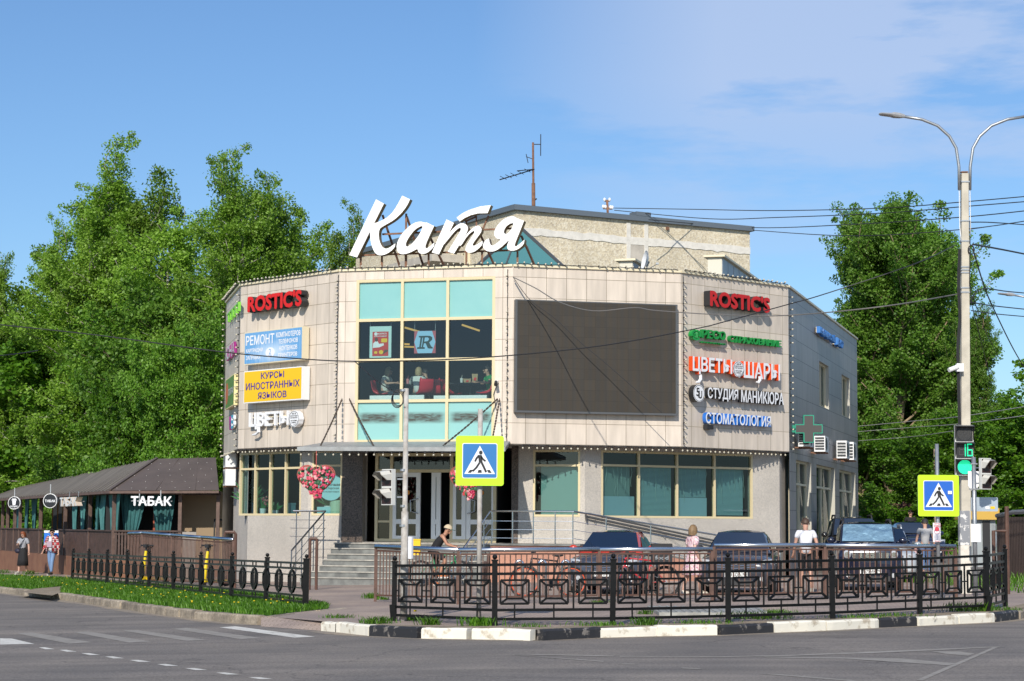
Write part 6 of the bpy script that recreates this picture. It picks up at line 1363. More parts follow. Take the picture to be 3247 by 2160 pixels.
for pts_, r, lab in (([(3076, 705, LY), (3150, 706, LY + 6), (3320, 718, LY + 14)], .016, 'black cable leaving the lamp post top to the right edge'), ([(3076, 727, LY), (3180, 712, LY + 6), (3320, 690, LY + 14)], .013, 'cable rising from the lamp post to the right edge'),
  ([(3085, 775, LY), (3180, 792, LY + 6), (3320, 820, LY + 14)], .024, 'thick tensioned cable falling from the lamp post to the right edge'), ([(3075, 960, LY), (3110, 917, LY + 1), (3200, 925, LY + 6), (3320, 936, LY + 14)], .016, 'cable curving up from the lamp post bands'),
  ([(3078, 958, LY), (3150, 970, LY + 5), (3320, 988, LY + 14)], .016, 'middle cable from the lamp post to the right edge'), ([(3080, 985, LY), (3160, 996, LY + 5), (3320, 1010, LY + 14)], .014, 'lower cable from the lamp post to the right edge'),
  ([(3085, 790, LY), (3125, 920, LY + 4), (3170, 1020, LY + 8), (3215, 1110, LY + 12), (3262, 1190, LY + 16)], .018, 'twisted cable hanging steeply right of the lamp post'), ([(3085, 940, LY), (3120, 1040, LY + 4), (3165, 1130, LY + 8)], .010, 'thin wire hanging steeply right of the lamp post'), ([(3080, 960, LY), (3110, 1080, LY + 4), (3140, 1200, LY + 8)], .010, 'second thin wire hanging steeply right of the lamp post'),
  ([(2722, 1352, 70), (2900, 1335, 66), (3036, 1322, 60), (3210, 1296, 56), (3300, 1280, 54)], .012, 'upper pale wire before the right trees'), ([(2722, 1369, 70), (2900, 1355, 66), (3036, 1345, 60), (3200, 1325, 56), (3300, 1310, 54)], .012, 'lower pale wire before the right trees'), ([(2722, 1398, 70), (2900, 1384, 66), (3020, 1367, 60)], .010, 'third pale wire before the right trees')):
 wire(pts_, r, lab, mat('wire_pale', (.35, .36, .34), .5) if 'pale' in lab else None)
wire([(-60, 1130, 40), (30, 1125, 41), (120, 1112, 42)], .012, 'thin wire at the far left edge before the trees')
# ------------------------------------------------------------------ tobacco pavilion on the left
wood = mat('brown_wood', (.066, .036, .028), .6, 0, var=.35, scale=5); wood2 = mat('brown_post', (.12, .075, .06), .65, 0, var=.25, scale=6)
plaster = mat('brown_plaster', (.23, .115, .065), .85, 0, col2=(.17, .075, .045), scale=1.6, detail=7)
C0 = Vector((-13.7, 68.9, 0)); dL = Vector((-.407, .914, 0)); PVL = Wall(C0 + dL * 24, C0); PVR = Wall(C0, (-10.02, 69.05))
PV = thing('tobacco_pavilion', (-13.7, 68.9, -.3), 'long brown wooden tobacco pavilion with hipped roof and teal curtains', 'pavilion')
zb_, zf_, zr_, ze_ = -.75, .35, 1.30, 2.72
mb = MB(); mb.rng(0, PVL.len, 0, .3, zb_, zf_, 0, PVL.M); mb.rng(.002, PVR.len, .002, .3, zb_, zf_ - .01, 0, PVR.M); mb.build('plinth', plaster, PV)
p1 = lambda x, y: (x / 3.0149, 1380 + y / 3.0149)
ul = lambda x: PVL.hit(*p1(x, 1000))[0]
ur = lambda x: PVR.hit(*p1(x, 1000))[0]
posts = [2.0, 5.0] + [ul(x) for x in (60, 180, 375, 610, 845)] + [PVL.len - .06]
for u in posts:
 mb = MB(); mb.rng(u - .06, u + .06, -.03, .09, zf_, ze_, 0, PVL.M); mb.build('post', wood2, PV)
for u in (ur(1715), PVR.len - .1):
 mb = MB(); mb.rng(u - .06, u + .06, -.02, .1, zf_, ze_, 0, PVR.M); mb.build('post', wood2, PV)
def slats(W, u0, u1, z0, z1, name='rail_panel'):
 mb = MB(); n_ = int((u1 - u0) / .105)
 for i in range(n_): u = u0 + (u1 - u0) * (i + .5) / n_; mb.rng(u - .035, u + .035, 0, .025, z0, z1, 0, W.M)
 mb.rng(u0, u1, .03, .07, z0 + .04, z0 + .1, 0, W.M); mb.rng(u0, u1, .03, .07, z1 - .12, z1 - .06, 0, W.M); mb.rng(u0 - .02, u1 + .02, -.05, .1, z1, z1 + .05, 0, W.M); mb.build(name, wood, PV)
gap0, gap1 = ul(400), ul(560)
slats(PVL, 0, gap0, zf_, zr_); slats(PVL, gap1, PVL.len - .15, zf_, zr_); slats(PVR, .05, ur(1730), zf_, zr_)
mb = MB(); mb.rng(0, PVL.len, -.02, .1, ze_ - .14, ze_ - .01, 0, PVL.M); mb.rng(0, PVR.len, -.02, .1, ze_ - .145, ze_ - .015, 0, PVR.M); mb.build('top_beam', wood, PV)
E0 = PVL.pt(PVL.len, 0, .5) + PVL.u * .4 + Vector((0, 0, 2.74)); E0 = Vector(at_y(348, 1556, 68.4)); EF = PVL.pt(0, E0.z - .1, .55); ER = at_y(694, 1555, 68.6); R0 = at_y(497, 1455, 71.6); RT = at_y(684, 1451, 71.6); R1 = at_y(60, 1546, 92)
roofL = tile_mat('pavilion_roof', (.175, .152, .125), (.075, .065, .055), w=.55, h=30, vary=.12, msize=.02, rough=.75, grime=.3)
roofR = mat('pavilion_roof_front', (.105, .083, .073), .55, 0, var=.12, scale=1.2)
mb = MB(); LL = (E0 - EF).length; mb.add([EF, E0, R0, R1], [(0, 1, 2, 3)], 0, None, [[(0, 0), (LL, 0), (LL, 3), (0, 3)]])
nrib = int(LL / .55)
for i in range(1, nrib): t = i / nrib; mb.bar(EF.lerp(E0, t) + Vector((0, 0, .012)), R1.lerp(R0, t) + Vector((0, 0, .012)), .05, .025)
mb.build('roof', roofL, PV)
mb = MB(); mb.add([E0, ER, RT, R0], [(0, 1, 2, 3)])
mb.bar(E0 + Vector((0, -.01, .03)), R0 + Vector((0, -.01, .03)), .1, .04)
for t in (.42, .78): mb.bar(E0.lerp(ER, t) + Vector((0, 0, .01)), R0.lerp(RT, min(1, t * .9)) + Vector((0, 0, .01)), .03, .02)
mb.build('roof_front', roofR, PV)
mb = MB()
for j in range(5):
 for i in range(7):
  a = E0.lerp(R0, .06 + j * .19); b = ER.lerp(RT, .06 + j * .19); p = a.lerp(b, (i + .3 + .5 * (j % 2)) / 7.3); mb.ball(p + Vector((0, -.02, .02)), .009, 6, 4)
mb.build('roof_screws', M['white_plastic'], PV)
mb = MB(); mb.bar(EF - Vector((0, 0, .05)), E0 - Vector((0, 0, .05)), .04, .09); mb.bar(E0 - Vector((0, 0, .055)), ER - Vector((0, 0, .055)), .04, .085); mb.build('fascia', wood2, PV)
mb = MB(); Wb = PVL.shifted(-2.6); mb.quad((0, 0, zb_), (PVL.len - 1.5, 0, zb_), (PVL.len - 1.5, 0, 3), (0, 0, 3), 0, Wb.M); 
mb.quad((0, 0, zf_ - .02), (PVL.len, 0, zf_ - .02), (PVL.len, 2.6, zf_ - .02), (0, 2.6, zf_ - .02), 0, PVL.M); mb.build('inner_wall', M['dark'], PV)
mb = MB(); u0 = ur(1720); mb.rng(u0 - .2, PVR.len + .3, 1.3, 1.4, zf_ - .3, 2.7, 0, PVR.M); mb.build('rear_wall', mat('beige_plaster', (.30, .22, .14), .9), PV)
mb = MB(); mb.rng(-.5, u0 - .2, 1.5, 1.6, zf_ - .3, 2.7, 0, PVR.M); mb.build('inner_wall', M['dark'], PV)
mb = MB(); n_ = 16
for i in range(n_): u = gap0 - .5 + (gap1 - gap0 + 1) * i / n_; mb.rng(u, u + .06, 1.0, 1.03, zf_, 2.6, 0, PVL.M)
mb.build('door_slats', wood, PV)
mb = MB()
for i in range(7): u = ul(70 + i * 45); mb.rng(u, u + .07, 1.9, 1.95, zf_, 2.5, 0, PVL.M)
mb.build('light_boards', mat('orange_wood', (.42, .19, .05), .7), PV)
ctn = mat('teal_curtain', (.028, .115, .12), .8, 0, var=.3, scale=3); ctn2 = mat('teal_curtain_pale', (.05, .17, .17), .8, 0, var=.2, scale=3)
def curtain(W, ut0, ut1, ub0, ub1, z0=1.32, z1=2.62, m=None, y=.16):
 mb = MB(); nu, nz = 26, 12; vs_ = []
 for j in range(nz + 1):
  t = j / nz; k = t ** 1.5
  for i in range(nu + 1):
   s_ = i / nu; a = ut0 + (ut1 - ut0) * s_; b = ub0 + (ub1 - ub0) * s_; amp = .035 + .025 * k
   vs_.append((a + (b - a) * k, y + amp * math.sin(s_ * 9 * math.pi + .6 * math.sin(3 * t)) + .03 * math.sin(5 * s_), z1 + (z0 - z1) * t))
 mb.add(vs_, [(j * (nu + 1) + i, j * (nu + 1) + i + 1, (j + 1) * (nu + 1) + i + 1, (j + 1) * (nu + 1) + i) for j in range(nz) for i in range(nu)], 0, W.M); mb.build('curtain', m or ctn, PV, True)
for a, b, c, d, m in ((25, 58, 30, 50, ctn), (90, 168, 108, 145, ctn), (190, 238, 200, 225, ctn), (250, 314, 272, 300, ctn), (326, 368, 345, 362, ctn), (630, 706, 655, 690, ctn2), (708, 786, 735, 765, ctn2), (798, 842, 820, 836, ctn2), (862, 905, 870, 890, ctn), (880, 970, 920, 955, ctn2), (985, 1104, 1010, 1085, ctn2)):
 curtain(PVL, ul(a), ul(b), ul(c), ul(d), m=m)
for a, b, c, d in ((1130, 1375, 1165, 1300), (1436, 1655, 1470, 1615)): curtain(PVR, ur(a), ur(b), ur(c), ur(d), y=.35)
for a in (640, 690, 740, 805, 1010, 270): curtain(PVL, ul(a), ul(a + 12), ul(a - 12), ul(a + 24), zf_ + .02, zr_ - .1, ctn2, .12)
mb = MB(); mb.rng(ur(1425), ur(1450), .9, .95, 1.2, 2.3, 0, PVR.M); mb.build('inner_door', mat('orange_red', (.30, .05, .015), .5), PV)
mb = MB(); u = ur(2010); 
for du in (0, .45): mb.rng(u + du, u + du + .05, 1.0, 1.05, .2, 1.75, 0, PVR.M)
mb.rng(u, u + .5, 1.0, 1.05, 1.7, 1.76, 0, PVR.M); tag(mb.build('coat_rack', M['blackm']), 'dark metal rack standing before the beige wall under the pavilion roof', 'rack')
mb = MB(); a = at_y(578, 1687, 66.5); b = at_y(622, 1702, 66.5); mb.rng(a.x, b.x, 66.5, 66.54, -.2, a.z); tag(mb.build('grey_board', mat('board_grey', (.30, .27, .24), .8)), 'grey brown board leaning behind the left railing', 'board')
# pavilion signs
tw = whitef
def pav_text(W, tl, br, depth, off, label, m_side):
 u0, z1 = W.hit(*tl, off); u1, z0 = W.hit(*br, off); o = thing('letter_sign', tuple(W.pt(u0, z0, off)), label, 'shop sign')
 mb = MB(); put_text(mb, 'ТАБАК', u0, u1, z0, z1, -(off + depth), -off, 0, 1, W.M, .045); mb.build('lettering', [tw, m_side], o)
 mb = MB()
 for t in (.2, .72): u = u0 + (u1 - u0) * t; mb.rng(u - .015, u + .015, -off + .003, -off + .03, z0 + .05, 2.72, 0, W.M)
 mb.rng(u0, u1, -off + .035, -off + .06, (z0 + z1) / 2 - .015, (z0 + z1) / 2 + .015, 0, W.M); mb.build('hanger', M['galv'], o)
pav_text(PVR, p1(1255, 583), p1(1643, 677), .09, .5, 'large white tobacco letters hanging at the pavilion front', M['white_plastic'])
pav_text(PVL, p1(628, 598), p1(790, 678), .22, .55, 'white tobacco letters with deep sides on the long pavilion side', mat('board_pale', (.52, .44, .36), .6))
def disc_sign(px, r_px, depthY, lines, label, cup=False):
 c = at_y(*px, depthY); r_ = r_px / FPX * depthY; o = thing('round_sign', (c.x, c.y, c.z - r_), label, 'shop sign'); T = Matrix.Translation(Vector((c.x, c.y, c.z))) @ Matrix.Rotation(rad(-8), 4, 'Z')
 mb = MB(); mb.cyl((0, .09, 0), (0, 0, 0), r_, None, 36, 0, T); mb.build('rim', M['white_plastic'], o); mb = MB(); mb.cyl((0, -.001, 0), (0, -.006, 0), r_ * .92, None, 36, 0, T); mb.build('disc', mat('sign_black', (.012, .013, .018), .35), o)
 ink = MB()
 for s, x0, x1, z0, z1 in lines: put_text(ink, s, r_ * x0, r_ * x1, r_ * z0, r_ * z1, -.011, None, 0, None, T, .04)
 if cup:
  g = lambda P: [(r_ * x, r_ * z) for x, z in P]
  ink.ext([g([(-.30, .34), (.32, .34), (.22, -.34), (-.20, -.34)])], -.012, -.009, 0, None, T); ink.ext([g([(-.40, .52), (.42, .52), (.42, .38), (-.40, .38)])], -.012, -.009, 0, None, T); ink.ext([g([(-.30, .66), (.30, .66), (.34, .55), (-.34, .55)])], -.012, -.009, 0, None, T)
  ink.bar(T @ Vector((r_ * .05, -.011, r_ * .66)), T @ Vector((r_ * .12, -.011, r_ * .9)), .03, .004)
 ink.build('lettering', tw, o)
 mb = MB(); mb.bar((c.x, c.y + .05, c.z + r_), (c.x, c.y + .05, c.z + r_ + .35), .03); mb.build('hanger', M['galv'], o)
yy1 = PVL.pt(PVL.hit(*p1(135, 648), .85)[0], 0, .85).y; yy2 = PVL.pt(PVL.hit(*p1(478, 628), .85)[0], 0, .85).y
disc_sign(p1(135, 648), 20.5, yy1, [('КОФЕ', -.56, .60, -.68, -.40), ('с собой', -.34, .36, -.88, -.75)], 'round black coffee sign with a white paper cup', True)
disc_sign(p1(478, 628), 23, yy2, [('ТАБАК', -.72, .82, -.2, .16)], 'round black tobacco sign over the pavilion entrance')
bs = thing('info_board', tuple(at_y(162, 1762, 76)), 'bright blue board on the pavilion railing behind the woman in plaid', 'board'); a, b = at_y(140, 1690, 76), at_y(184, 1740, 76)
mb = MB(); mb.rng(a.x, b.x, 76, 76.05, b.z, a.z); mb.build('panel', mat('board_blue', (.01, .16, .62), .4), bs); mb = MB(); mb.rng(a.x, b.x, 75.99, 76.06, a.z + .002, a.z + .09); mb.rng(a.x + .4, a.x + .55, 75.985, 75.995, b.z + .1, a.z - .18); mb.build('trim', M['white_plastic'], bs)
# ------------------------------------------------------------------ yellow scooters
scy = mat('scooter_yellow', (.75, .55, .01), .4); tyre = mat('tyre', (.022, .022, .023), .85)
def scooter(base, rz, label):
 o = thing('kick_scooter', tuple(base), label, 'scooter', 'yellow scooters parked by the left railing', rz)
 mb = MB(); mb.rng(-.09, .09, -.35, .42, .13, .20); mb.rng(-.05, .05, -.5, -.33, .16, .24); mb.build('deck', scy, o, local=True)
 mb = MB(); mb.tube([(0, -.5, .14), (0, -.47, .35), (0, -.40, .75), (0, -.36, 1.0)], [.05, .055, .045, .04], 10); mb.build('stem', scy, o, local=True)
 mb = MB(); mb.tube([(0, -.37, .96), (0, -.34, 1.14)], .035, 8); mb.tube([(-.27, -.30, 1.17), (-.1, -.34, 1.16), (.1, -.34, 1.16), (.27, -.30, 1.17)], .022, 8); mb.rng(-.07, .07, -.42, -.3, 1.1, 1.2); mb.tube([(-.2, -.32, 1.16), (-.22, -.42, 1.1)], .01, 5); mb.build('handlebar', M['blackm'], o, local=True)
 for y in (-.55, .5):
  mb = MB(); mb.tube([(-.035, y, .12), (.035, y, .12)], .12, 16); mb.build('wheel', tyre, o, local=True)
 mb = MB(); mb.tube([(0, .38, .2), (0, .5, .28), (0, .62, .22)], .04, 6); mb.build('mudguard', M['blackm'], o, local=True)
 mb = MB(); mb.rng(-.07, .07, .60, .61, .12, .30); put_text(mb, '84', -.05, .05, .14, .19, .615, None, 1, None, None, .02); mb.build('number_tag', [M['plate'], M['blackm']], o, local=True)
scooter(at_g(488, 1853), rad(-35), 'yellow scooter with black handlebar nearer the left end of the railing')
scooter(at_g(682, 1861), rad(-30), 'yellow scooter with black handlebar near the bent pipe end of the railing')
# ------------------------------------------------------------------ bicycles and racks
def bicycle(base, rz, label, frame_c, rim_c, k=1.0, front_turn=0.0):
 """side view along local x, front wheel at -x"""
 o = thing('bicycle', tuple(base), label, 'bicycle', None, rz, k); r = .335
 def wheel(cx, turn, rc):
  T = Matrix.Translation(Vector((cx, 0, r))) @ Matrix.Rotation(turn, 4, 'Z'); mb = MB()
  mb.tube([(r * math.cos(t), 0, r * math.sin(t)) for t in [i * math.pi / 14 for i in range(29)]], .025, 7, 0, T, False); w = mb.build('tyre', tyre, o, True, True)
  mb = MB(); mb.tube([((r - .035) * math.cos(t), 0, (r - .035) * math.sin(t)) for t in [i * math.pi / 14 for i in range(29)]], .014, 6, 0, T, False); mb.build('rim', rc, o, True, True)
  mb = MB()
  for i in range(14): t = i * 2 * math.pi / 14; mb.bar((0, 0, 0), ((r - .04) * math.cos(t), .0, (r - .04) * math.sin(t)), .004, .004, 0, T)
  mb.cyl((0, -.04, 0), (0, .04, 0), .03, None, 10, 0, T); mb.build('spokes', M['galv'], o, False, True)
 wheel(-.56, front_turn, rim_c); wheel(.50, 0, rim_c if rim_c is not frame_c else rim_c)
 bb_, st, hd, hd2 = (.06, 0, .30), (.18, 0, .80), (-.40, 0, .86), (-.43, 0, .70); mb = MB()
 for a, b, w in ((bb_, st, .017), (bb_, hd2, .021), (st, hd, .018), (hd, hd2, .022)): mb.tube([a, b], w, 8)
 for s_ in (-.05, .05): mb.tube([bb_, (.50, s_, r)], .01, 6); mb.tube([(.16, 0, .72), (.50, s_, r)], .009, 6); mb.tube([hd2, (-.46, s_, .62), (-.56, s_, r)], .014, 6)
 mb.build('frame', frame_c, o, True, True)
 mb = MB(); mb.tube([st, (.20, 0, .90)], .014, 6); mb.ball((.19, 0, .93), (.13, .065, .035), 10, 6); mb.build('saddle', M['blackm'], o, True, True)
 mb = MB(); mb.tube([hd, (-.38, 0, .98)], .015, 6); mb.tube([(-.34, -.30, 1.0), (-.40, -.1, .99), (-.40, .1, .99), (-.34, .30, 1.0)], .014, 7); mb.build('handlebar', M['blackm'], o, True, True)
 mb = MB(); mb.cyl((.06, -.06, .30), (.06, -.05, .30), .095, None, 18); mb.bar((.06, -.07, .30), (.0, -.07, .16), .02); mb.bar((.06, .07, .30), (.12, .07, .44), .02); mb.rng(-.05, .05, -.13, -.07, .15, .17); mb.build('cranks', M['blackm'], o, False, True)
 return o
orr = mat('bike_orange', (.62, .09, .03), .4); blk = mat('bike_black', (.03, .028, .03), .4); bred = mat('bike_red', (.55, .03, .04), .4)
def gpt(x, Y, k=1.0): X = xy_at(x, Y, 1850); return Vector((X, Y, gz(X, Y)))
bicycle(gpt(1742, 45.0), rad(4), 'black bicycle with orange wheel rims leaning at the rack', blk, orr)
bicycle(gpt(2040, 45.6), rad(-3), 'black and red bicycle with a large black delivery box', bred, blk, 1.0, rad(50))
bicycle(gpt(1985, 45.0), rad(74), 'dark bicycle turned edge on between the two parked cars', blk, blk)
DB = thing('delivery_box', tuple(gpt(2098, 45.4) + Vector((0, 0, .78))), 'large black delivery box with pale letters above the bicycle', 'box')
p = gpt(2098, 45.4); mb = MB(); mb.box((p.x, p.y, p.z + .98), (.46, .40, .42)); mb.build('bag', M['blackm'], DB); mb = MB(); put_text(mb, 'woo', p.x - .02, p.x + .19, p.z + 1.02, p.z + 1.09, p.y - .203, None, 0, None, None, .02); put_text(mb, 'food', p.x - .16, p.x + .14, p.z + .83, p.z + .92, p.y - .203, None, 0, None, None, .02); mb.build('lettering', M['galv'], DB)
for x, lab in ((1635, 'steel loop of the bicycle rack, leftmost'), (1708, 'steel loop of the bicycle rack behind the black frame'), (1782, 'steel loop of the bicycle rack beside the car bumper')):
 p = gpt(x, 44.4); mb = MB(); mb.tube([p] + [p + Vector((.08 - .08 * math.cos(t), 0, .72 + .10 * math.sin(t))) for t in [i * math.pi / 8 for i in range(9)]] + [p + Vector((.16, 0, 0))], .035, 10)
 tag(mb.build('bike_rack', M['steel'], None, True), lab, 'bike rack', 'steel bicycle rack loops')
# ------------------------------------------------------------------ parked cars
cglass = mat('car_glass', (.012, .022, .045), .04, 0, spec=.9); chrome = mat('chrome', (.75, .76, .78), .12, 1.0); lampg = mat('headlamp', (.62, .64, .66), .12, .35); plast = mat('bumper_black', (.028, .028, .03), .6)
def paint(name, c, r=.22): return mat(name, c, r, .15, coat=.8)
def car(base, rz, label, P):
 o = thing('parked_car', tuple(base), label, 'car', None, rz)
 Lc, Wd, Hh_, hood, belt = P['L'], P['W'], P['H'], P['hood'], P['belt']; f = -Lc / 2; r_ = Lc / 2; w = Wd / 2; gc = .2
 boxy = P.get('boxy', 0); st = []
 sec = [(0, .80 if not boxy else .93, .32, hood - .22 + .1 * boxy), (.05, .90 if not boxy else .97, .24, hood - .12 + .07 * boxy), (.18, .965, gc, hood - .05 + .03 * boxy), (.5, .99, gc, hood), (P['cowl'] - .05, 1.0, gc, belt - .03), (P['cowl'] + .3, 1.0, gc, belt), (Lc * .6, 1.0, gc, belt + .02), (Lc - .45, .985, gc, belt + .03), (Lc - .12, .94, .26, belt - .02), (Lc, .84, .36, belt - .15)]
 rings = []
 for y, kw, zb, zt in sec:
  a = w * kw; half = [(a * .82, zb), (a * .96, zb + .08), (a, zb + (zt - zb) * .45), (a * .985, zt - .13), (a * .93, zt - .035), (a * .72, zt + .015), (a * .25, zt + .035)]
  rings.append([(x, f + y, z) for x, z in half] + [(-x, f + y, z) for x, z in half[::-1]])
 mb = MB(); mb.loft(rings); body = mb.build('body', P['body'], o, True, True)
 yw0, yw1, yr1, yr0 = f + P['cowl'], f + P['wtop'], f + P['rtop'], f + P['rbase']; hw0, hw1 = w * .86, w * P.get('topw', .66); zt = Hh_ - .06
 pil = P.get('pillar', P['body']); A = [(-hw0, yw0, belt), (hw0, yw0, belt), (hw1, yw1, zt), (-hw1, yw1, zt)]; B = [(-hw1, yr1, zt), (hw1, yr1, zt), (hw0 * .97, yr0, belt + .02), (-hw0 * .97, yr0, belt + .02)]
 mb = MB(); n_ = 8
 def greenring(y, hwb, hwt, zb, z1): return [(hwb, y, zb), (hwb * .98 + hwt * .02, y, zb + .02), (hwt + (hwb - hwt) * .12, y, z1 - .06), (hwt * .9, y, z1), (hwt * .45, y, z1 + .025), (-hwt * .45, y, z1 + .025), (-hwt * .9, y, z1), (-(hwt + (hwb - hwt) * .12), y, z1 - .06), (-(hwb * .98 + hwt * .02), y, zb + .02), (-hwb, y, zb)]
 ym = (yw1 + yr1) / 2
 gr = []
 for t in (0, .25, .5, .75, .92, 1):
  y = yw0 + (yw1 - yw0) * t; z1 = belt + .02 + (zt - belt - .02) * (t ** 1.12); hwt = hw0 + (hw1 - hw0) * t; gr.append(greenring(y, hw0, hwt, belt - .02, z1))
 gr.append(greenring(ym, hw0, hw1 * 1.01, belt - .02, Hh_ - .025)); 
 for t in (0, .1, .3, .6, 1):
  y = yr1 + (yr0 - yr1) * t; z1 = zt - .005 + (belt + .06 - zt) * (t ** 1.25); gr.append(greenring(y, hw0, hw1 + (hw0 - hw1) * t, belt - .02, z1))
 mb.loft(gr); mb.build('cabin', pil, o, True, True)
 mb = MB(); rr = [[(x * .80, y, z + .012) for x, y, z in greenring(y_, hw0, hw1 * 1.0, belt, z_)[3:7]] for y_, z_ in ((yw1 + .02, zt + .003), (ym, Hh_ - .022), (yr1 - .02, zt))]
 for a, b in zip(rr, rr[1:]):
  for i in range(3): mb.add([a[i], a[i + 1], b[i + 1], b[i]], [(0, 1, 2, 3)])
 mb.build('roof', P.get('roofm', P['body']), o, True, True)
 def pane(Q, off, m, name, k=.9):
  Q = [Vector(q) for q in Q]; c = sum(Q, Vector()) / len(Q); nrm = (Q[1] - Q[0]).cross(Q[2] - Q[0]).normalized()
  if nrm.dot(c - Vector((0, 0, .8))) < 0: nrm = -nrm
  mb = MB(); mb.add([c + (q - c) * k + nrm * off for q in Q], [tuple(range(len(Q)))]); return mb.build(name, m, o, False, True)
 e = .02
 pane([(-hw0, yw0, belt + .04), (hw0, yw0, belt + .04), (hw1, yw1, zt), (-hw1, yw1, zt)], .05, P.get('shield', cglass), 'sunshade' if 'shield' in P else 'windscreen', .92)
 pane([(-hw0, yr0, belt + .06), (hw0, yr0, belt + .06), (hw1, yr1, zt), (-hw1, yr1, zt)], .07, cglass, 'rear_window', .88)
 ys = yw0 + (yw1 - yw0) * .95; yb = (yw1 + yr1) / 2 + .05
 for s_ in (-1, 1):
  X0, X1 = s_ * (hw0 + .012), s_ * (hw1 + (hw0 - hw1) * .18 + .012); zc = zt - .09
  for qa, qb, qc, qd in ((yw0 + .28, yw1 + .06, yb - .04, yb - .04), (yb + .04, yb + .04, yr1 + .05, yr0 - .25)):
   mb = MB(); mb.add([(X0, qa, belt + .05), (X1, qb, zc), (X1, qc, zc), (X0, qd, belt + .05)], [(0, 1, 2, 3)]); mb.build('side_window', cglass, o, False, True)
  mb = MB(); mb.ball((s_ * (hw0 + .20), yw0 + .42, belt + .10), (.11, .07, .085), 10, 6); mb.bar((s_ * hw0, yw0 + .42, belt + .05), (s_ * (hw0 + .15), yw0 + .42, belt + .08), .05); mb.build('mirror', P.get('mirror', P['body']), o, True, True)
  mb = MB()
  if P.get('round'): mb.cyl((s_ * w * .70, f - .01, hood - .17), (s_ * w * .70, f + .2, hood - .17), .10, None, 20)
  else: mb.loft([[(s_ * (w * .52), f + .02, hood - .20), (s_ * (w * .52), f + .06, hood - .11), (s_ * (w * .52), f + .2, hood - .14)], [(s_ * w * .72, f + .04, hood - .23), (s_ * w * .74, f + .06, hood - .065), (s_ * w * .74, f + .25, hood - .14)], [(s_ * w * .93, f + .13, hood - .22), (s_ * w * .93, f + .17, hood - .05), (s_ * w * .93, f + .4, hood - .12)]])
  h_ = mb.build('headlight', lampg, o, True, True)
  mb = MB(); c_ = (s_ * w * .70, f - (.012 if P.get('round') else -.035), hood - (.17 if P.get('round') else .15)); mb.cyl(c_, (c_[0], c_[1] + .03, c_[2]), .06 if P.get('round') else .045, None, 14); mb.build('lens', chrome, h_, False, True)
  mb = MB(); mb.cyl((s_ * w * .68, f - .005, .38), (s_ * w * .68, f + .1, .38), .055, None, 12); mb.build('fog_light', lampg, o, False, True)
  for yk in (f + P['wf'], f + P['wr']):
   wr_ = P['wheel']; mb = MB(); mb.tube([(s_ * (w - .20), yk, wr_), (s_ * (w + .006), yk, wr_)], wr_, 24); wo = mb.build('wheel', tyre, o, False, True)
   mb = MB(); mb.tube([(s_ * (w + .001), yk, wr_), (s_ * (w + .012), yk, wr_)], wr_ * .64, 18); mb.build('rim', mat('rim_grey', (.30, .31, .32), .35, .7), wo, False, True)
   mb = MB(); P_ = [(wr_ + .06) * 1.0, 0]; mb.tube([(s_ * (w - .03), yk + (wr_ + .05) * math.cos(t), wr_ + (wr_ + .05) * math.sin(t)) for t in [i * math.pi / 10 for i in range(11)]], .045, 6); mb.build('wheel_arch', plast, o, False, True)
  if P.get('rails'):
   mb = MB(); mb.tube([(s_ * hw1 * .92, yw1 + .15, Hh_ - .05), (s_ * hw1 * .9, yw1 + .3, Hh_ + .06), (s_ * hw1 * .9, yr1 - .3, Hh_ + .06), (s_ * hw1 * .92, yr1 - .1, Hh_ - .05)], .028, 8); mb.build('roof_rail', P.get('railm', M['blackm']), o, True, True)
 gw = w * .5; mb = MB(); mb.rng(-gw, gw, f - .012, f + .06, hood - .27, hood - .12); g_ = mb.build('grille', mat('grille_dark', (.04, .045, .05), .5), o, False, True)
 mb = MB()
 if P.get('round'):
  for i in range(6): x = -gw + gw * 2 * i / 5; mb.rng(x - .035, x + .035, f - .03, f - .014, hood - .26, hood - .13)
  mb.ext([[(-.06, hood - .14), (.06, hood - .14), (.06, hood - .17), (-.02, hood - .2), (.06, hood - .22), (.06, hood - .26), (-.06, hood - .26), (-.06, hood - .23), (.02, hood - .2), (-.06, hood - .18)]], f - .04, f - .032)
 else:
  for k, hh2 in enumerate((.14, .19, .245)): mb.tube([(-gw, f - .012, hood - hh2 + .01), (0, f - .028, hood - hh2 - .02), (gw, f - .012, hood - hh2 + .01)], .011, 6)
  mb.ball((0, f - .03, hood - .155), (.05, .02, .035), 10, 6)
 mb.build('grille_bars', P.get('gbar', chrome), o, False, True)
 mb = MB(); mb.rng(-w * .62, w * .62, f - .012, f + .1, .24, .36); mb.build('air_intake', plast, o, False, True)
 if P.get('plate'):
  mb = MB(); mb.rng(-.26, .26, f - .04, f - .026, .42, .535); po = mb.build('number_plate', M['plate'], o, False, True); mb = MB(); s1, s2 = P['plate']; put_text(mb, s1, -.235, .12, .44, .515, f - .043, None, 0, None, None, .02); put_text(mb, s2, .15, .24, .465, .515, f - .043, None, 0, None, None, .02); mb.bar((.135, f - .042, .425), (.135, f - .042, .53), .006, .002); mb.build('lettering', M['blackm'], po, False, True)
 mb = MB(); mb.bar((-w * .5, yw0 - .06, belt + .05), (w * .05, yw0 - .01, belt + .085), .018); mb.bar((w * .0, yw0 - .07, belt + .04), (w * .6, yw0 - .01, belt + .08), .018); mb.build('wiper', M['blackm'], o, False, True)
 return o
SED = dict(L=4.35, W=1.74, H=1.47, hood=.88, belt=.95, cowl=1.05, wtop=1.85, rtop=2.95, rbase=3.75, wf=.85, wr=3.4, wheel=.31)
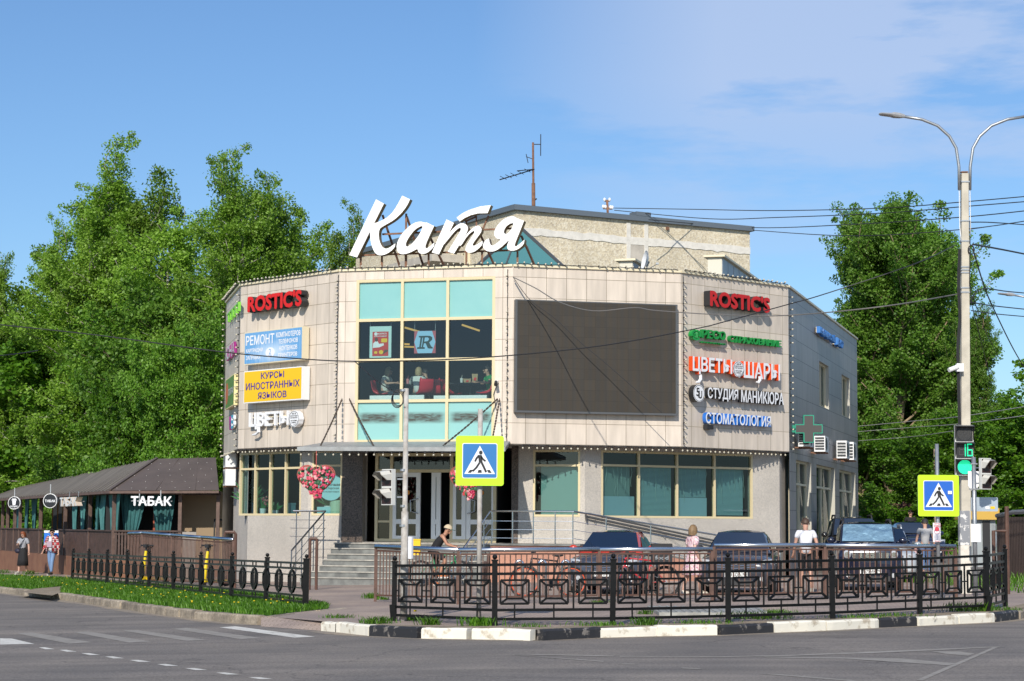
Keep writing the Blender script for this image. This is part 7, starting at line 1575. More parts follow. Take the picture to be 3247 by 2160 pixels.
SUV = dict(L=4.45, W=1.78, H=1.68, hood=1.02, belt=1.10, cowl=1.05, wtop=1.7, rtop=3.85, rbase=4.25, wf=.9, wr=3.5, wheel=.35, topw=.74)
def cp_(x, Y): X = xy_at(x, Y, 1800); return Vector((X, Y, gz(X, Y)))
dgrey = paint('paint_dark_grey', (.040, .042, .055)); redp = paint('paint_red', (.55, .045, .02)); navy = paint('paint_navy', (.012, .015, .035)); blackp = paint('paint_black', (.014, .014, .015)); silver = paint('paint_silver', (.42, .44, .46), .25); bluep = paint('paint_blue', (.012, .022, .06))
car(cp_(1955, 48.6), rad(-11), 'red and dark car with black roof behind the bicycles', dict(SED, body=paint('paint_slate', (.05, .055, .075)), pillar=redp, roofm=blackp, mirror=redp, plate=('О 20', '')) if False else dict(SED, body=paint('paint_slate', (.05, .055, .075)), pillar=redp, roofm=blackp, mirror=redp, plate=('О020ОО', '50')))
car(cp_(2352, 48.0), rad(-10), 'dark grey sedan with chrome grille and number plate P5', dict(SED, body=dgrey, plate=('Р515ОА', '50'), mirror=M['blackm']))
foil = mat('foil_sunshade', (.30, .48, .58), .25, .75, bump=1.0, bscale=6, var=.15, scale=3)
car(cp_(2748, 51.0), rad(-7), 'boxy navy off road car with a blue foil sunshade in its windscreen', dict(L=3.6, W=1.62, H=1.68, hood=1.06, belt=1.12, cowl=1.05, wtop=1.35, rtop=3.3, rbase=3.5, wf=.62, wr=2.85, wheel=.345, topw=.80, boxy=1, round=1, rails=1, body=navy, shield=foil, plate=('М575МК', '790')))
car(cp_(2705, 66.5), rad(-6), 'tall black off road car with arched roof rails by the side wall', dict(SUV, H=1.78, body=blackp, rails=1, plate=None, boxy=.6))
car(cp_(2800, 58.5), rad(-7), 'silver estate car mostly hidden behind the navy off road car', dict(SED, H=1.55, body=silver, rails=1, rtop=3.6, rbase=4.1, railm=M['galv']))
car(cp_(2893, 75.5), rad(0), 'dark blue sedan behind the man in the grey shirt', dict(SED, body=bluep))
car(cp_(3010, 87), rad(70), 'pale blue grey car seen through the rear picket fence', dict(SED, body=paint('paint_pale', (.22, .25, .30))))
car(cp_(2735, 88), rad(15), 'blue car with its roof just showing beyond the side wall', dict(SUV, body=paint('paint_mid_blue', (.03, .09, .25))))
# ------------------------------------------------------------------ fences and huts behind
PF = thing('picket_fence', tuple(cp_(2850, 90)), 'long rusty brown picket fence behind the car park', 'fence')
a = at_y(2726, 1600, 95); b = at_y(3070, 1592, 86); mb = MB(); n_ = 74
for i in range(n_):
 p = a.lerp(b, i / (n_ - 1)); z0 = gz(p.x, p.y); mb.bar((p.x, p.y, z0), (p.x, p.y, a.z + (b.z - a.z) * i / (n_ - 1) + random.uniform(-.03, .03)), .075, .03, up=(0, 1, 0))
mb.build('pickets', mat('picket_brown', (.13, .062, .042), .7, 0, var=.3, scale=4), PF); mb = MB()
for k in (.3, .85): mb.bar((a.x, a.y - .03, gz(a.x, a.y) + (a.z - gz(a.x, a.y)) * k), (b.x, b.y - .03, gz(b.x, b.y) + (b.z - gz(b.x, b.y)) * k), .05); 
mb.build('rail', mat('picket_brown', (.13, .062, .042), .7), PF)
for i in range(8):
 p = a.lerp(b, i / 7); mb = MB(); mb.bar((p.x, p.y - .08, gz(p.x, p.y)), (p.x, p.y - .08, a.z + (b.z - a.z) * i / 7 + .08), .12, .1, up=(0, 1, 0)); mb.build('post', mat('picket_brown', (.13, .062, .042), .7), PF)
SF = thing('sheet_fence', tuple(cp_(3200, 58)), 'dark brown sheet metal fence with pale coping at the right edge', 'fence')
a = at_y(3161, 1640, 62); b = at_y(3420, 1628, 56); Wf = Wall((a.x, a.y), (b.x, b.y)); mb = MB(); n_ = int(Wf.len / .12)
for i in range(n_): u = i * .12; mb.add([(u, 0, -.3), (u + .05, -.03, -.3), (u + .09, -.03, -.3), (u + .12, 0, -.3), (u, 0, a.z), (u + .05, -.03, a.z), (u + .09, -.03, a.z), (u + .12, 0, a.z)], [(0, 1, 5, 4), (1, 2, 6, 5), (2, 3, 7, 6)], 0, Wf.M)
mb.build('sheet', mat('sheet_brown', (.040, .026, .022), .6, 0, var=.2, scale=2), SF); mb = MB(); mb.tube([Wf.pt(0, a.z + .04, 0), Wf.pt(Wf.len * .2, a.z + .14, 0), Wf.pt(Wf.len * .5, a.z + .17, 0), Wf.pt(Wf.len, a.z + .2, 0)], .07, 7); mb.build('coping', M['galv'], SF)
KS_ = thing('kiosk', tuple(cp_(3110, 70)), 'small yellow and grey kiosk hut half hidden behind the lamp post', 'kiosk')
a, b = at_y(3078, 1625, 70), at_y(3158, 1760, 70); mb = MB(); mb.rng(a.x, b.x, 70, 72, -.3, a.z - .25); mb.build('wall', mat('kiosk_grey', (.30, .33, .34), .7), KS_)
mb = MB(); mb.rng(a.x - .1, b.x + .1, 69.8, 72.1, a.z - .25, a.z + .15); mb.build('roof', mat('kiosk_yellow', (.55, .34, .06), .6), KS_); mb = MB(); mb.rng(a.x + .4, a.x + .66, 69.96, 69.99, .2, a.z - .3); mb.build('door', M['blackm'], KS_)
mb = MB()
for i in range(7): x = a.x + .72 + i * .028; mb.rng(x, x + .012, 69.95, 69.97, .5, a.z - .4)
mb.build('shutter', M['galv'], KS_)
p = cp_(2973, 84); zt_ = at_y(2973, 1424, 84).z; mb = MB(); mb.tube([p - Vector((0, 0, .1)), Vector((p.x, p.y, zt_))], .11, 10); tag(mb.build('utility_pole', mat('pole_wood', (.36, .29, .23), .85, 0, var=.2, scale=3)), 'bare pale wooden pole rising behind the right crossing sign', 'pole')
# far pale houses glimpsed between the trees
for x0, x1, y0, Y, lab in ((2640, 2790, 1480, 135, 'pale house glimpsed between the right trees'), (2900, 3080, 1150, 150, 'grey apartment block glimpsed behind the right poplar')):
 a, b = at_y(x0, y0, Y), at_y(x1, 1700, Y); o = thing('distant_house', ((a.x + b.x) / 2, Y, 0), lab, 'building'); mb = MB(); mb.rng(a.x, b.x, Y, Y + 8, -1, a.z); mb.build('wall', mat('house_pale', (.50, .40, .30), .8, var=.1), o); mb = MB(); mb.rng(a.x - .3, b.x + .3, Y - .4, Y + 8.4, a.z, a.z + .3); mb.build('roof', M['rust'], o)
 nx = max(2, int((b.x - a.x) / 1.6))
 for i in range(nx):
  for k in range(max(1, int((a.z - 1) / 3))):
   x = a.x + (b.x - a.x) * (i + .5) / nx; z = 1.2 + 3 * k; mb = MB(); mb.rng(x - .4, x + .4, Y - .03, Y - .005, z, z + 1.4); mb.build('window', mat('dark_pane', (.03, .04, .045), .1), o)
# ------------------------------------------------------------------ dining room behind the tall window
chair_red = mat('chair_red', (.60, .02, .04), .4)
d6 = lambda x, y: (1100 + x / 3.9208, 1000 + y / 3.9208)
def dine(x, y, inn): u, z = WC.hit(*d6(x, y), -inn); return u, z
fz = FLOOR2
def dchair(x, inn, rz, label):
 u, _ = dine(x, 900, inn); o = thing('dining_chair', tuple(WC.pt(u, fz, -inn)), label, 'chair', 'red shell chairs in the dining room', rz)
 mb = MB(); rings = []
 prof = [(.24, .46), (.1, .44), (-.1, .44), (-.2, .50), (-.25, .62), (-.28, .78), (-.30, .86)]
 for k, (y, z) in enumerate(prof):
  hw2 = .23 - (.03 if k in (0, 6) else 0); rings.append([(-hw2, -y, z + (.06 if k > 1 else .02)), (-hw2 * .8, -y, z + .01), (0, -y, z), (hw2 * .8, -y, z + .01), (hw2, -y, z + (.06 if k > 1 else .02)), (hw2 * .8, -y + .015, z - .015), (0, -y + .015, z - .02), (-hw2 * .8, -y + .015, z - .015)])
 mb.loft(rings); mb.build('shell', chair_red, o, True, True); mb = MB()
 for x_ in (-.18, .18):
  for y_ in (-.18, .18): mb.tube([(x_ * .6, y_ * .6, .43), (x_, y_, 0)], .014, 6)
 mb.build('legs', M['blackm'], o, False, True)
def dtable(x, inn, label):
 u, _ = dine(x, 850, inn); c = WC.pt(u, fz, -inn); o = thing('dining_table', tuple(c), label, 'table'); mb = MB(); mb.box(c + Vector((0, 0, .74)), (.95, .6, .04)); mb.build('tabletop', M['blackm'], o)
 for dx in (-.18, .18): mb = MB(); mb.cyl(c + Vector((dx, 0, 0)), c + Vector((dx, 0, .72)), .03); mb.build('leg', M['blackm'], o)
 return c
for (xa, xb, lab) in ((290, 965, 'long pale radiator under the left half of the tall window'), (1085, 1745, 'long pale radiator under the right half of the tall window')):
 ua, z1 = dine(xa, 1000, .22); ub, z0 = dine(xb, 1062, .22); o = thing('radiator', tuple(WC.pt(ua, z0, -.22)), lab, 'radiator'); mb = MB(); mb.rng(ua, ub, .17, .27, z0 - .1, z1, 0, WC.M); mb.build('panel', M['white_plastic'], o); mb = MB()
 n_ = int((ub - ua) / .06)
 for i in range(n_): u = ua + (ub - ua) * (i + .5) / n_; mb.rng(u - .012, u + .012, .155, .168, z0 - .05, z1 - .05, 0, WC.M)
 mb.build('fins', M['white_plastic'], o)
dchair(440, 1.0, rad(74), 'red shell chair under the diner in white at the left'); dchair(960, .9, rad(200), 'red shell chair in front of the diner in pale shirt'); dchair(1120, 1.3, rad(160), 'red shell chair nearest the middle window bar'); dchair(1310, 1.2, rad(120), 'red shell chair left of the paper bag table'); dchair(1730, 1.1, rad(-110), 'red shell chair right of the paper bag table')
c = dtable(1460, 1.3, 'black dining table with paper bags in the right pane')
dtable(680, 1.4, 'black dining table between the two diners in pale shirts')
kraft = mat('kraft_paper', (.42, .30, .17), .8, 0, var=.15, scale=12)
for (x, y, w, h, lab) in ((1585, 845, .15, .26, 'tall crumpled paper bag on the black table'), (1490, 835, .2, .13, 'low open paper bag on the black table')):
 u, z = dine(x, y, 1.2); p = WC.pt(u, c.z + .76, -1.25); mb = MB(); k = .8
 mb.loft([[(p.x + a * w * q, p.y + b * .07 * q, p.z + h * t + random.uniform(-.015, .015)) for a, b in ((-.5, -1), (0, -1.1), (.5, -1), (.55, 0), (.5, 1), (0, 1), (-.5, 1), (-.55, 0))] for t, q in ((0, .8), (.3, 1), (.7, 1.05), (1, 1.15))]); mb.quad(p + Vector((-.04, -.085, h * .3)), p + Vector((.03, -.085, h * .25)), p + Vector((.05, -.085, h * .6)), p + Vector((-.02, -.085, h * .62)), 1); tag(mb.build('paper_bag', [kraft, M['red']]), lab, 'paper bag')
for x, lab in ((755, 'pink paper cup on the middle table'), (1425, 'white paper cup on the black table')):
 u, _ = dine(x, 830, 1.2); p = WC.pt(u, fz + .76, -1.2); mb = MB(); mb.tube([p, p + Vector((0, 0, .15))], [.035, .048], 12); mb.tube([p + Vector((0, 0, .15)), p + Vector((.02, 0, .24))], .006, 5); tag(mb.build('paper_cup', mat('cup_' + str(x), (.6, .22, .24) if x < 900 else (.65, .66, .64), .5)), lab, 'cup')
def hanging(tl, br, label, y=.16):
 u0, z1 = WC.hit(*d6(*tl), -y); u1, z0 = WC.hit(*d6(*br), -y); o = thing('hanging_poster', tuple(WC.pt(u0, z0, -y)), label, 'poster'); mb = MB()
 for t in (.02, .98): mb.bar(WC.pt(u0 + (u1 - u0) * t, z1, -y), WC.pt(u0 + (u1 - u0) * t, z1 + .45, -y), .008)
 mb.build('cord', M['galv'], o); return o, u0, u1, z0, z1, y
o, u0, u1, z0, z1, y = hanging((285, 140), (550, 525), 'red birthday poster in a pale frame hanging in the window')
mb = MB(); mb.rng(u0, u1, y, y + .02, z0, z1, 0, WC.M); mb.build('frame', mat('poster_frame', (.52, .70, .68), .4), o); w, h = u1 - u0, z1 - z0
a, b, c1, c2 = u0 + w * .13, u1 - w * .13, z0 + h * .05, z1 - h * .17; mb = MB(); mb.quad((a, y - .004, c1), (b, y - .004, c1), (b, y - .004, c2), (a, y - .004, c2), 0, WC.M); mb.build('print', mat('poster_red', (.55, .03, .02), .5), o)
R_ = lambda x, z: (a + (b - a) * x, c1 + (c2 - c1) * z)
ink = MB()
for s, x0, x1, zz0, zz1 in (("ROSTIC'S", .32, .88, .88, .95), ('В ДЕНЬ РОЖДЕНИЯ', .12, .88, .78, .84)): p, q = R_(x0, zz0), R_(x1, zz1); put_text(ink, s, p[0], q[0], p[1], q[1], y - .008, None, 0, None, WC.M, .03)
ink.ext([[R_(.03, .34), R_(.45, .36), R_(.72, .44), R_(.70, .52), R_(.42, .50), R_(.33, .60), R_(.2, .62), R_(.05, .52)]], y - .007, y - .005, 0, None, WC.M); p = R_(.21, .91); ink.ext([ring(p[0], p[1], .05, .05, 16)], y - .007, y - .005, 0, None, WC.M); ink.build('print', whitef, o)
ink = MB(); p = R_(.25, .68); ink.ext([ring(p[0], p[1], .05, .065, 16)], y - .009, y - .006, 0, None, WC.M); p, q = R_(.62, .06), R_(.98, .24); ink.ext([[(p[0], p[1]), (q[0], p[1] + .1), (q[0], q[1]), (p[0] + .08, p[1] + .15)]], y - .009, y - .006, 0, None, WC.M); ink.build('print', mat('poster_brown', (.10, .05, .03), .6), o)
ink = MB(); p, q = R_(.55, .56), R_(.92, .72); ink.ext([rrect(p[0], q[0], p[1], q[1], .03)], y - .007, y - .005, 0, None, WC.M); p, q = R_(.12, .10), R_(.32, .2); ink.ext([rrect(p[0], q[0], p[1], q[1], .03)], y - .007, y - .005, 0, None, WC.M); p = R_(.55, .16); ink.ext([ring(p[0], p[1], .07, .06, 12)], y - .007, y - .005, 0, None, WC.M); ink.build('print', M['yellow'], o)
o, u0, u1, z0, z1, y = hanging((838, 197), (1102, 470), 'square poster with a dark letter R on a pale blue hexagon')
mb = MB(); mb.rng(u0, u1, y, y + .015, z0, z1, 0, WC.M); mb.build('board', mat('poster_rose', (.48, .10, .12), .5), o); w, h = u1 - u0, z1 - z0
mb = MB(); mb.ext([[(u0 + .005, z0 + h * .5), (u0 + w * .17, z0 + .003), (u1 - w * .17, z0 + .003), (u1 - .005, z0 + h * .5), (u1 - w * .17, z1 - .003), (u0 + w * .17, z1 - .003)]], y - .004, y - .001, 0, None, WC.M); mb.build('hexagon', mat('hexagon_blue', (.30, .52, .72), .5), o)
mb = MB()
for dx, m_ in ((0, 0), (.05, 0)): pass
X = lambda x, z: (u0 + w * x, z0 + h * z)
mb.ext([[X(*p) for p in [(.14, .20), (.50, .20), (.50, .26), (.42, .28), (.46, .45), (.54, .45), (.64, .22), (.86, .20), (.87, .26), (.80, .30), (.70, .48), (.84, .60), (.84, .72), (.72, .78), (.22, .78), (.22, .72), (.30, .70), (.24, .28), (.14, .27)]], [X(*p) for p in [(.47, .52), (.50, .71), (.64, .71), (.70, .64), (.64, .54)]], [X(*p) for p in [(.32, .28), (.38, .70), (.42, .70), (.36, .28)]]], y - .009, y - .006, 0, None, WC.M); mb.build('letter', mat('letter_dark_green', (.02, .04, .035), .5), o)
# ceiling strip lights of the dining room
for k, ((xa, ya), (xb, yb), inn) in enumerate((((720, 152), (870, 195), 3.0), ((1430, 118), (1615, 180), 3.0), ((585, 353), (740, 350), 5.0), ((585, 387), (828, 385), 5.0))):
 ua, za = dine(xa, ya, inn); ub, zb_ = dine(xb, yb, inn); mb = MB(); mb.bar(WC.pt(ua, za, -inn), WC.pt(ub, zb_, -inn - .3), .05)
 tag(mb.build('strip_light', mat('strip_glow', (.9, .55, .14), .5, emit=.8)), 'glowing yellow strip light on the dining room ceiling', 'light', 'strip lights on the dining room ceiling')
# ------------------------------------------------------------------ people
def skin_mesh(verts, edges, sub=1, squash=None):
 me = bpy.data.meshes.new('skin'); me.from_pydata([v[0] for v in verts], edges, []); o = bpy.data.objects.new('skin', me); COL.objects.link(o)
 md = o.modifiers.new('skin', 'SKIN'); md.use_smooth_shade = True; md.branch_smoothing = .4
 sv = me.skin_vertices[0].data
 for i, v in enumerate(verts):
  r = v[1]; sv[i].radius = r if hasattr(r, '__len__') else (r, r); sv[i].use_root = (i == 0)
 if sub: s_ = o.modifiers.new('sub', 'SUBSURF'); s_.levels = sub; s_.render_levels = sub
 dg = bpy.context.evaluated_depsgraph_get(); ev = o.evaluated_get(dg); m2 = bpy.data.meshes.new_from_object(ev)
 bpy.data.objects.remove(o); bpy.data.meshes.remove(me)
 if squash:
  for v in m2.vertices:
   k = squash(v.co); v.co = k
 return m2
def V3(*a): return Vector(a)
def person(loc, rz, H, label, J=None, skin=(.50, .29, .21), hair=(.05, .03, .02), hair_style='short', top=None, sleeves='short', legs='trousers', leg_mat=None, shoe=None, extras=None, arm_bare=True, head_tilt=0.0, build=1.0):
 """figure facing local -y; J overrides joint positions given for a 1.7 m body"""
 o = thing('person', tuple(loc), label, 'person', None, rz, H / 1.7)
 P = dict(pel=V3(0, 0, .95), bel=V3(0, 0, 1.10), che=V3(0, 0, 1.30), nek=V3(0, .01, 1.45), hed=V3(0, -.015, 1.585))
 for s_, k in ((-1, 'R'), (1, 'L')):
  P['s' + k] = V3(s_ * .175, .0, 1.405); P['e' + k] = V3(s_ * .235, .03, 1.13); P['w' + k] = V3(s_ * .255, -.05, .885)
  P['h' + k] = V3(s_ * .09, 0, .90); P['k' + k] = V3(s_ * .10, -.02, .49); P['a' + k] = V3(s_ * .105, .03, .08); P['t' + k] = V3(s_ * .12, -.15, .03)
 for k, v in (J or {}).items(): P[k] = Vector(v)
 sk = mat('skin_%d' % int(skin[0] * 1000), skin, .5)
 # the body, one continuous skin
 vs_ = []; ed = []
 def add(p, r, par=None):
  vs_.append((Vector(p), r)); i = len(vs_) - 1
  if par is not None: ed.append((par, i))
  return i
 b = build
 pel = add(P['pel'], .125 * b); bel = add(P['bel'], .115 * b, pel); che = add(P['che'], .125 * b, bel); nb = add(P['che'].lerp(P['nek'], .75), .07, che); nk = add(P['nek'], .052, nb)
 up_ = (P['hed'] - P['nek']).normalized(); hd = add(P['hed'] - up_ * .035, .078, nk); add(P['hed'] + up_ * .055, .088, hd); 
 for k in 'RL':
  sh = add(P['s' + k], .055, che); el = add(P['e' + k], .04, sh); fw = add(P['e' + k].lerp(P['w' + k], .45), .038, el); wr = add(P['w' + k], .026, fw)
  d = (P['w' + k] - P['e' + k]).normalized(); pm = add(P['w' + k] + d * .05, (.034, .02), wr); 
  side = d.cross(V3(0, 1, 0)); side = side.normalized() if side.length > .2 else V3(1, 0, 0); crv = V3(0, -1, 0) - d * d.dot(V3(0, -1, 0)); crv = crv.normalized() if crv.length > .1 else V3(0, 0, 1)
  for q, (off, ln) in enumerate(((-.026, .062), (-.009, .075), (.009, .07), (.026, .055))):
   f1__ = add(P['w' + k] + d * .09 + side * off, .0095, pm); f2 = add(P['w' + k] + d * (.09 + ln * .55) + side * off * 1.1 + crv * .012, .0085, f1__); add(P['w' + k] + d * (.09 + ln * .9) + side * off * 1.1 + crv * .035, .0075, f2)
  s1 = -1 if k == 'R' else 1
  th = add(P['w' + k] + d * .045 + crv * .03, .011, pm); add(P['w' + k] + d * .085 + crv * .05, .009, th)
  hp = add(P['h' + k], .085 * b, pel); kn = add(P['k' + k], .056, hp); cf = add(P['k' + k].lerp(P['a' + k], .35) + V3(0, .015, 0), .055, kn); an = add(P['a' + k], .036, cf); add(P['t' + k], .034, an)
 tz = (P['pel'].z - .05, P['nek'].z - .02); ty = P['che'].y
 def sq(c):
  c = c.copy()
  if abs(c.x) < .26 and P['pel'].z - .12 < c.z < P['nek'].z - .03 and not J: c.y = c.y * .8; c.x *= 1.12
  return c
 bo = bpy.data.objects.new('body', skin_mesh(vs_, ed, 1)); COL.objects.link(bo); bo.parent = o; bo.data.materials.append(sk)
 # head details: a scaled head mass is in the body; face features and hair ride on it
 hm = mat('hair_%d_%d' % (int(hair[0] * 1000), int(hair[1] * 1000)), hair, .6, 0, var=.3, scale=30)
 hc = P['hed']; Th = Matrix.Translation(hc) @ Matrix.Rotation(head_tilt, 4, 'X')
 mb = MB(); mb.ball((0, -.098, -.012), (.014, .022, .022), 8, 6, 0, Th); mb.ball((-.088, .0, -.005), (.012, .02, .03), 6, 5, 0, Th); mb.ball((.088, .0, -.005), (.012, .02, .03), 6, 5, 0, Th); mb.ball((0, -.062, -.075), (.042, .03, .028), 8, 6, 0, Th); mb.build('nose_and_ears', sk, o, True, True)
 mb = MB()
 for x in (-.034, .034): mb.ball((x, -.083, .012), (.013, .008, .008), 6, 5, 0, Th); mb.bar((x - .02, -.09, .034), (x + .02, -.09, .036), .008, .006, 0, Th)
 mb.build('eyes', mat('eye_dark', (.02, .015, .012), .3), o, True, True)
 mb = MB(); mb.ball((0, -.088, -.055), (.024, .008, .007), 8, 5, 0, Th); mb.build('mouth', mat('lips', (.36, .12, .10), .5), o, True, True)
 if hair_style:
  mb = MB(); nu, nv = 14, 9; vv = []
  for j in range(nv + 1):
   for i in range(nu):
    a = 2 * math.pi * i / nu; front = max(0, -math.sin(a)); t = math.pi / 2 - (math.pi * (.5 if hair_style == 'short' else .62) * j / nv) * (1 - .52 * front)
    rr = 1.0 + random.uniform(-.02, .03); x, y, z = .098 * math.cos(t) * math.cos(a) * rr, .112 * math.cos(t) * math.sin(a) * rr + .012, .125 * math.sin(t) * rr + .012
    if hair_style == 'bob' and j > nv * .6 and front < .6: z -= (j / nv - .6) * .22; k = 1.12; x *= k; y *= k
    vv.append((x, y, z))
  mb.add(vv, [(j * nu + i, j * nu + (i + 1) % nu, (j + 1) * nu + (i + 1) % nu, (j + 1) * nu + i) for j in range(nv) for i in range(nu)], 0, Th); mb.build('hair', hm, o, True, True)
 # clothing
 def cloth(name, V_, E_, m, sub=1):
  c_ = bpy.data.objects.new(name, skin_mesh(V_, E_, sub)); COL.objects.link(c_); c_.parent = o; c_.data.materials.append(m); return c_
 if top:
  V_ = [(P['pel'] - V3(0, 0, .10), .150 * b), (P['bel'], .142 * b), (P['che'], .152 * b), (P['che'].lerp(P['nek'], .72), .092)]; E_ = [(0, 1), (1, 2), (2, 3)]
  for k in 'RL':
   n_ = len(V_); V_.append((P['s' + k] + V3(0, 0, -.005), .079)); E_.append((2, n_))
   if sleeves in ('short', 'wide', 'long'):
    fr_ = .62 if sleeves == 'short' else .8
    V_.append((P['s' + k].lerp(P['e' + k], fr_ if sleeves != 'long' else 1), .064 if sleeves != 'wide' else .085)); E_.append((n_, n_ + 1))
    if sleeves == 'long': V_.append((P['e' + k].lerp(P['w' + k], .9), .05)); E_.append((n_ + 1, n_ + 2))
  cloth('shirt', V_, E_, top)
 if legs in ('trousers', 'shorts'):
  V_ = [(P['pel'] + V3(0, 0, .08), .130 * b)]; E_ = []
  for k in 'RL':
   n_ = len(V_); V_.append((P['h' + k] - V3(0, 0, .04), .102 * b)); E_.append((0, n_)); V_.append((P['h' + k].lerp(P['k' + k], .55 if legs == 'shorts' else 1), .088 if legs == 'shorts' else .074)); E_.append((n_, n_ + 1))
   V_.append((P['k' + k] - V3(0, 0, -.02) if legs == 'shorts' else P['a' + k] + V3(0, .0, .02), .085 if legs == 'shorts' else .060)); E_.append((n_ + 1, n_ + 2))
  cloth('shorts' if legs == 'shorts' else 'trousers', V_, E_, leg_mat)
 if legs in ('skirt', 'dress'):
  mb = MB(); rings = []; c0 = P['pel']
  prof = ((.12, .125, .11), (.02, .16, .135), (-.12, .185, .16), (-.35, .215, .185), (-.60, .235, .20)) if legs == 'skirt' else ((.30, .15, .12), (.16, .135, .11), (.0, .18, .15), (-.16, .235, .20), (-.38, .29, .25), (-.46, .31, .265))
  for dz, rx, ry in prof:
   rings.append([(c0.x + rx * b * math.cos(t) * (1 + .04 * math.sin(6 * t) * (dz < -.05)), c0.y + ry * math.sin(t) * (1 + .05 * math.sin(6 * t + 1) * (dz < -.05)), c0.z + dz) for t in [2 * math.pi * i / 24 for i in range(24)]])
  mb.loft(rings); mb.build('skirt' if legs == 'skirt' else 'dress_skirt', leg_mat, o, True, True)
 if shoe:
  for k in 'RL':
   mb = MB(); a, t_ = P['a' + k], P['t' + k]; c = a.lerp(t_, .5); d = (t_ - a); d.z = 0; ang = math.atan2(d.x, -d.y); T = Matrix.Translation((c.x, c.y, min(a.z, t_.z + .05) - .035)) @ Matrix.Rotation(ang, 4, 'Z')
   mb.ball((0, -.0, .0), (.052, .145, .05), 10, 6, 0, T); mb.ball((0, .06, .03), (.045, .06, .055), 8, 6, 0, T); mb.build('shoe', shoe[0], o, True, True)
   mb = MB(); mb.rng(-.05, .05, -.14, .12, -.052, -.026, 0, T); mb.build('sole', shoe[1], o, False, True)
 if extras: extras(o, P, Th)
 return o
def print_mat(name, base, spots, scale):
 m = mat(name, base, .8); t, bb_ = nodes_of(m); n = t.nodes.new; l = t.links.new; tc = n('ShaderNodeTexCoord'); vo = n('ShaderNodeTexVoronoi'); vo.inputs['Scale'].default_value = scale; sp = n('ShaderNodeSeparateColor'); rp = n('ShaderNodeValToRGB'); e = rp.color_ramp.elements
 rp.color_ramp.interpolation = 'CONSTANT'
 while len(e) < len(spots) + 1: e.new(.5)
 e[0].position = 0; e[0].color = tuple(base) + (1,)
 for k, (p, c) in enumerate(spots): e[k + 1].position = p; e[k + 1].color = tuple(c) + (1,)
 l(tc.outputs['Object'], vo.inputs['Vector']); l(vo.outputs['Color'], sp.inputs[0]); l(sp.outputs[0], rp.inputs[0]); l(rp.outputs[0], bb_.inputs['Base Color']); return m
def plaid_mat():
 m = mat('plaid', (.45, .03, .04), .8); t, bb_ = nodes_of(m); n = t.nodes.new; l = t.links.new; tc = n('ShaderNodeTexCoord'); ch = n('ShaderNodeTexChecker'); ch.inputs['Scale'].default_value = 9; ch.inputs['Color1'].default_value = (.48, .02, .03, 1); ch.inputs['Color2'].default_value = (.62, .52, .52, 1)
 wv = n('ShaderNodeTexWave'); wv.inputs['Scale'].default_value = 4.5; wv.bands_direction = 'Z'; rp = n('ShaderNodeValToRGB'); rp.color_ramp.elements[0].position = .75; rp.color_ramp.elements[1].position = .82; rp.color_ramp.elements[0].color = (1, 1, 1, 1); rp.color_ramp.elements[1].color = (.08, .06, .12, 1); mu = n('ShaderNodeMixRGB'); mu.blend_type = 'MULTIPLY'; mu.inputs['Fac'].default_value = 1
 l(tc.outputs['Object'], ch.inputs['Vector']); l(tc.outputs['Object'], wv.inputs['Vector']); l(wv.outputs['Fac'], rp.inputs[0]); l(ch.outputs[0], mu.inputs['Color1']); l(rp.outputs[0], mu.inputs['Color2']); l(mu.outputs[0], bb_.inputs['Base Color']); return m
tee = lambda nm, c: mat('cloth_' + nm, c, .85, 0, var=.08, scale=6, bump=.15)
whsole = mat('sole_white', (.62, .60, .56), .6)
def foot_at(x, y): p = at_g(x, y); return p
# two women on the path by the pavilion
def ex1(o, P, Th):
 mb = MB(); mb.ball((-.17, -.12, .93), (.13, .08, .10), 10, 7); mb.build('waist_bag', mat('bag_navy', (.018, .016, .035), .6), o, True, True); mb = MB(); mb.tube([(.10, -.04, 1.43), (.06, -.155, 1.28), (-.06, -.165, 1.1), (-.15, -.15, .98)], .014, 6); mb.build('bag_strap', M['blackm'], o, False, True)
 mb = MB(); mb.box(tuple(P['wR'] + V3(.06, -.04, .05)), (.075, .02, .12)); mb.build('phone', mat('phone_pale', (.55, .50, .48), .3), o, False, True); mb = MB(); mb.tube([(-.07, -.03, 1.44), (0, -.075, 1.425), (.07, -.03, 1.44), (.0, .06, 1.46), (-.07, -.03, 1.44)], .018, 6); mb.build('collar', M['blackm'], o, False, True)
person(foot_at(71, 1822), rad(-22), 1.66, 'auburn haired woman in grey tee and long black skirt looking at her phone', dict(eR=(-.27, -.02, 1.14), wR=(-.06, -.24, 1.20), eL=(.27, .0, 1.13), wL=(.34, -.08, .90), kR=(-.10, -.10, .48), aR=(-.09, -.12, .09), tR=(-.10, -.30, .04), kL=(.10, .02, .49), aL=(.10, .14, .10), tL=(.12, -.03, .03), hed=(0, -.04, 1.575)), hair=(.22, .06, .02), hair_style='bob', top=tee('grey', (.28, .29, .32)), sleeves='wide', legs='skirt', leg_mat=tee('black', (.012, .012, .014)), shoe=(tee('shoe_pale', (.40, .38, .33)), whsole), extras=ex1, head_tilt=.45)
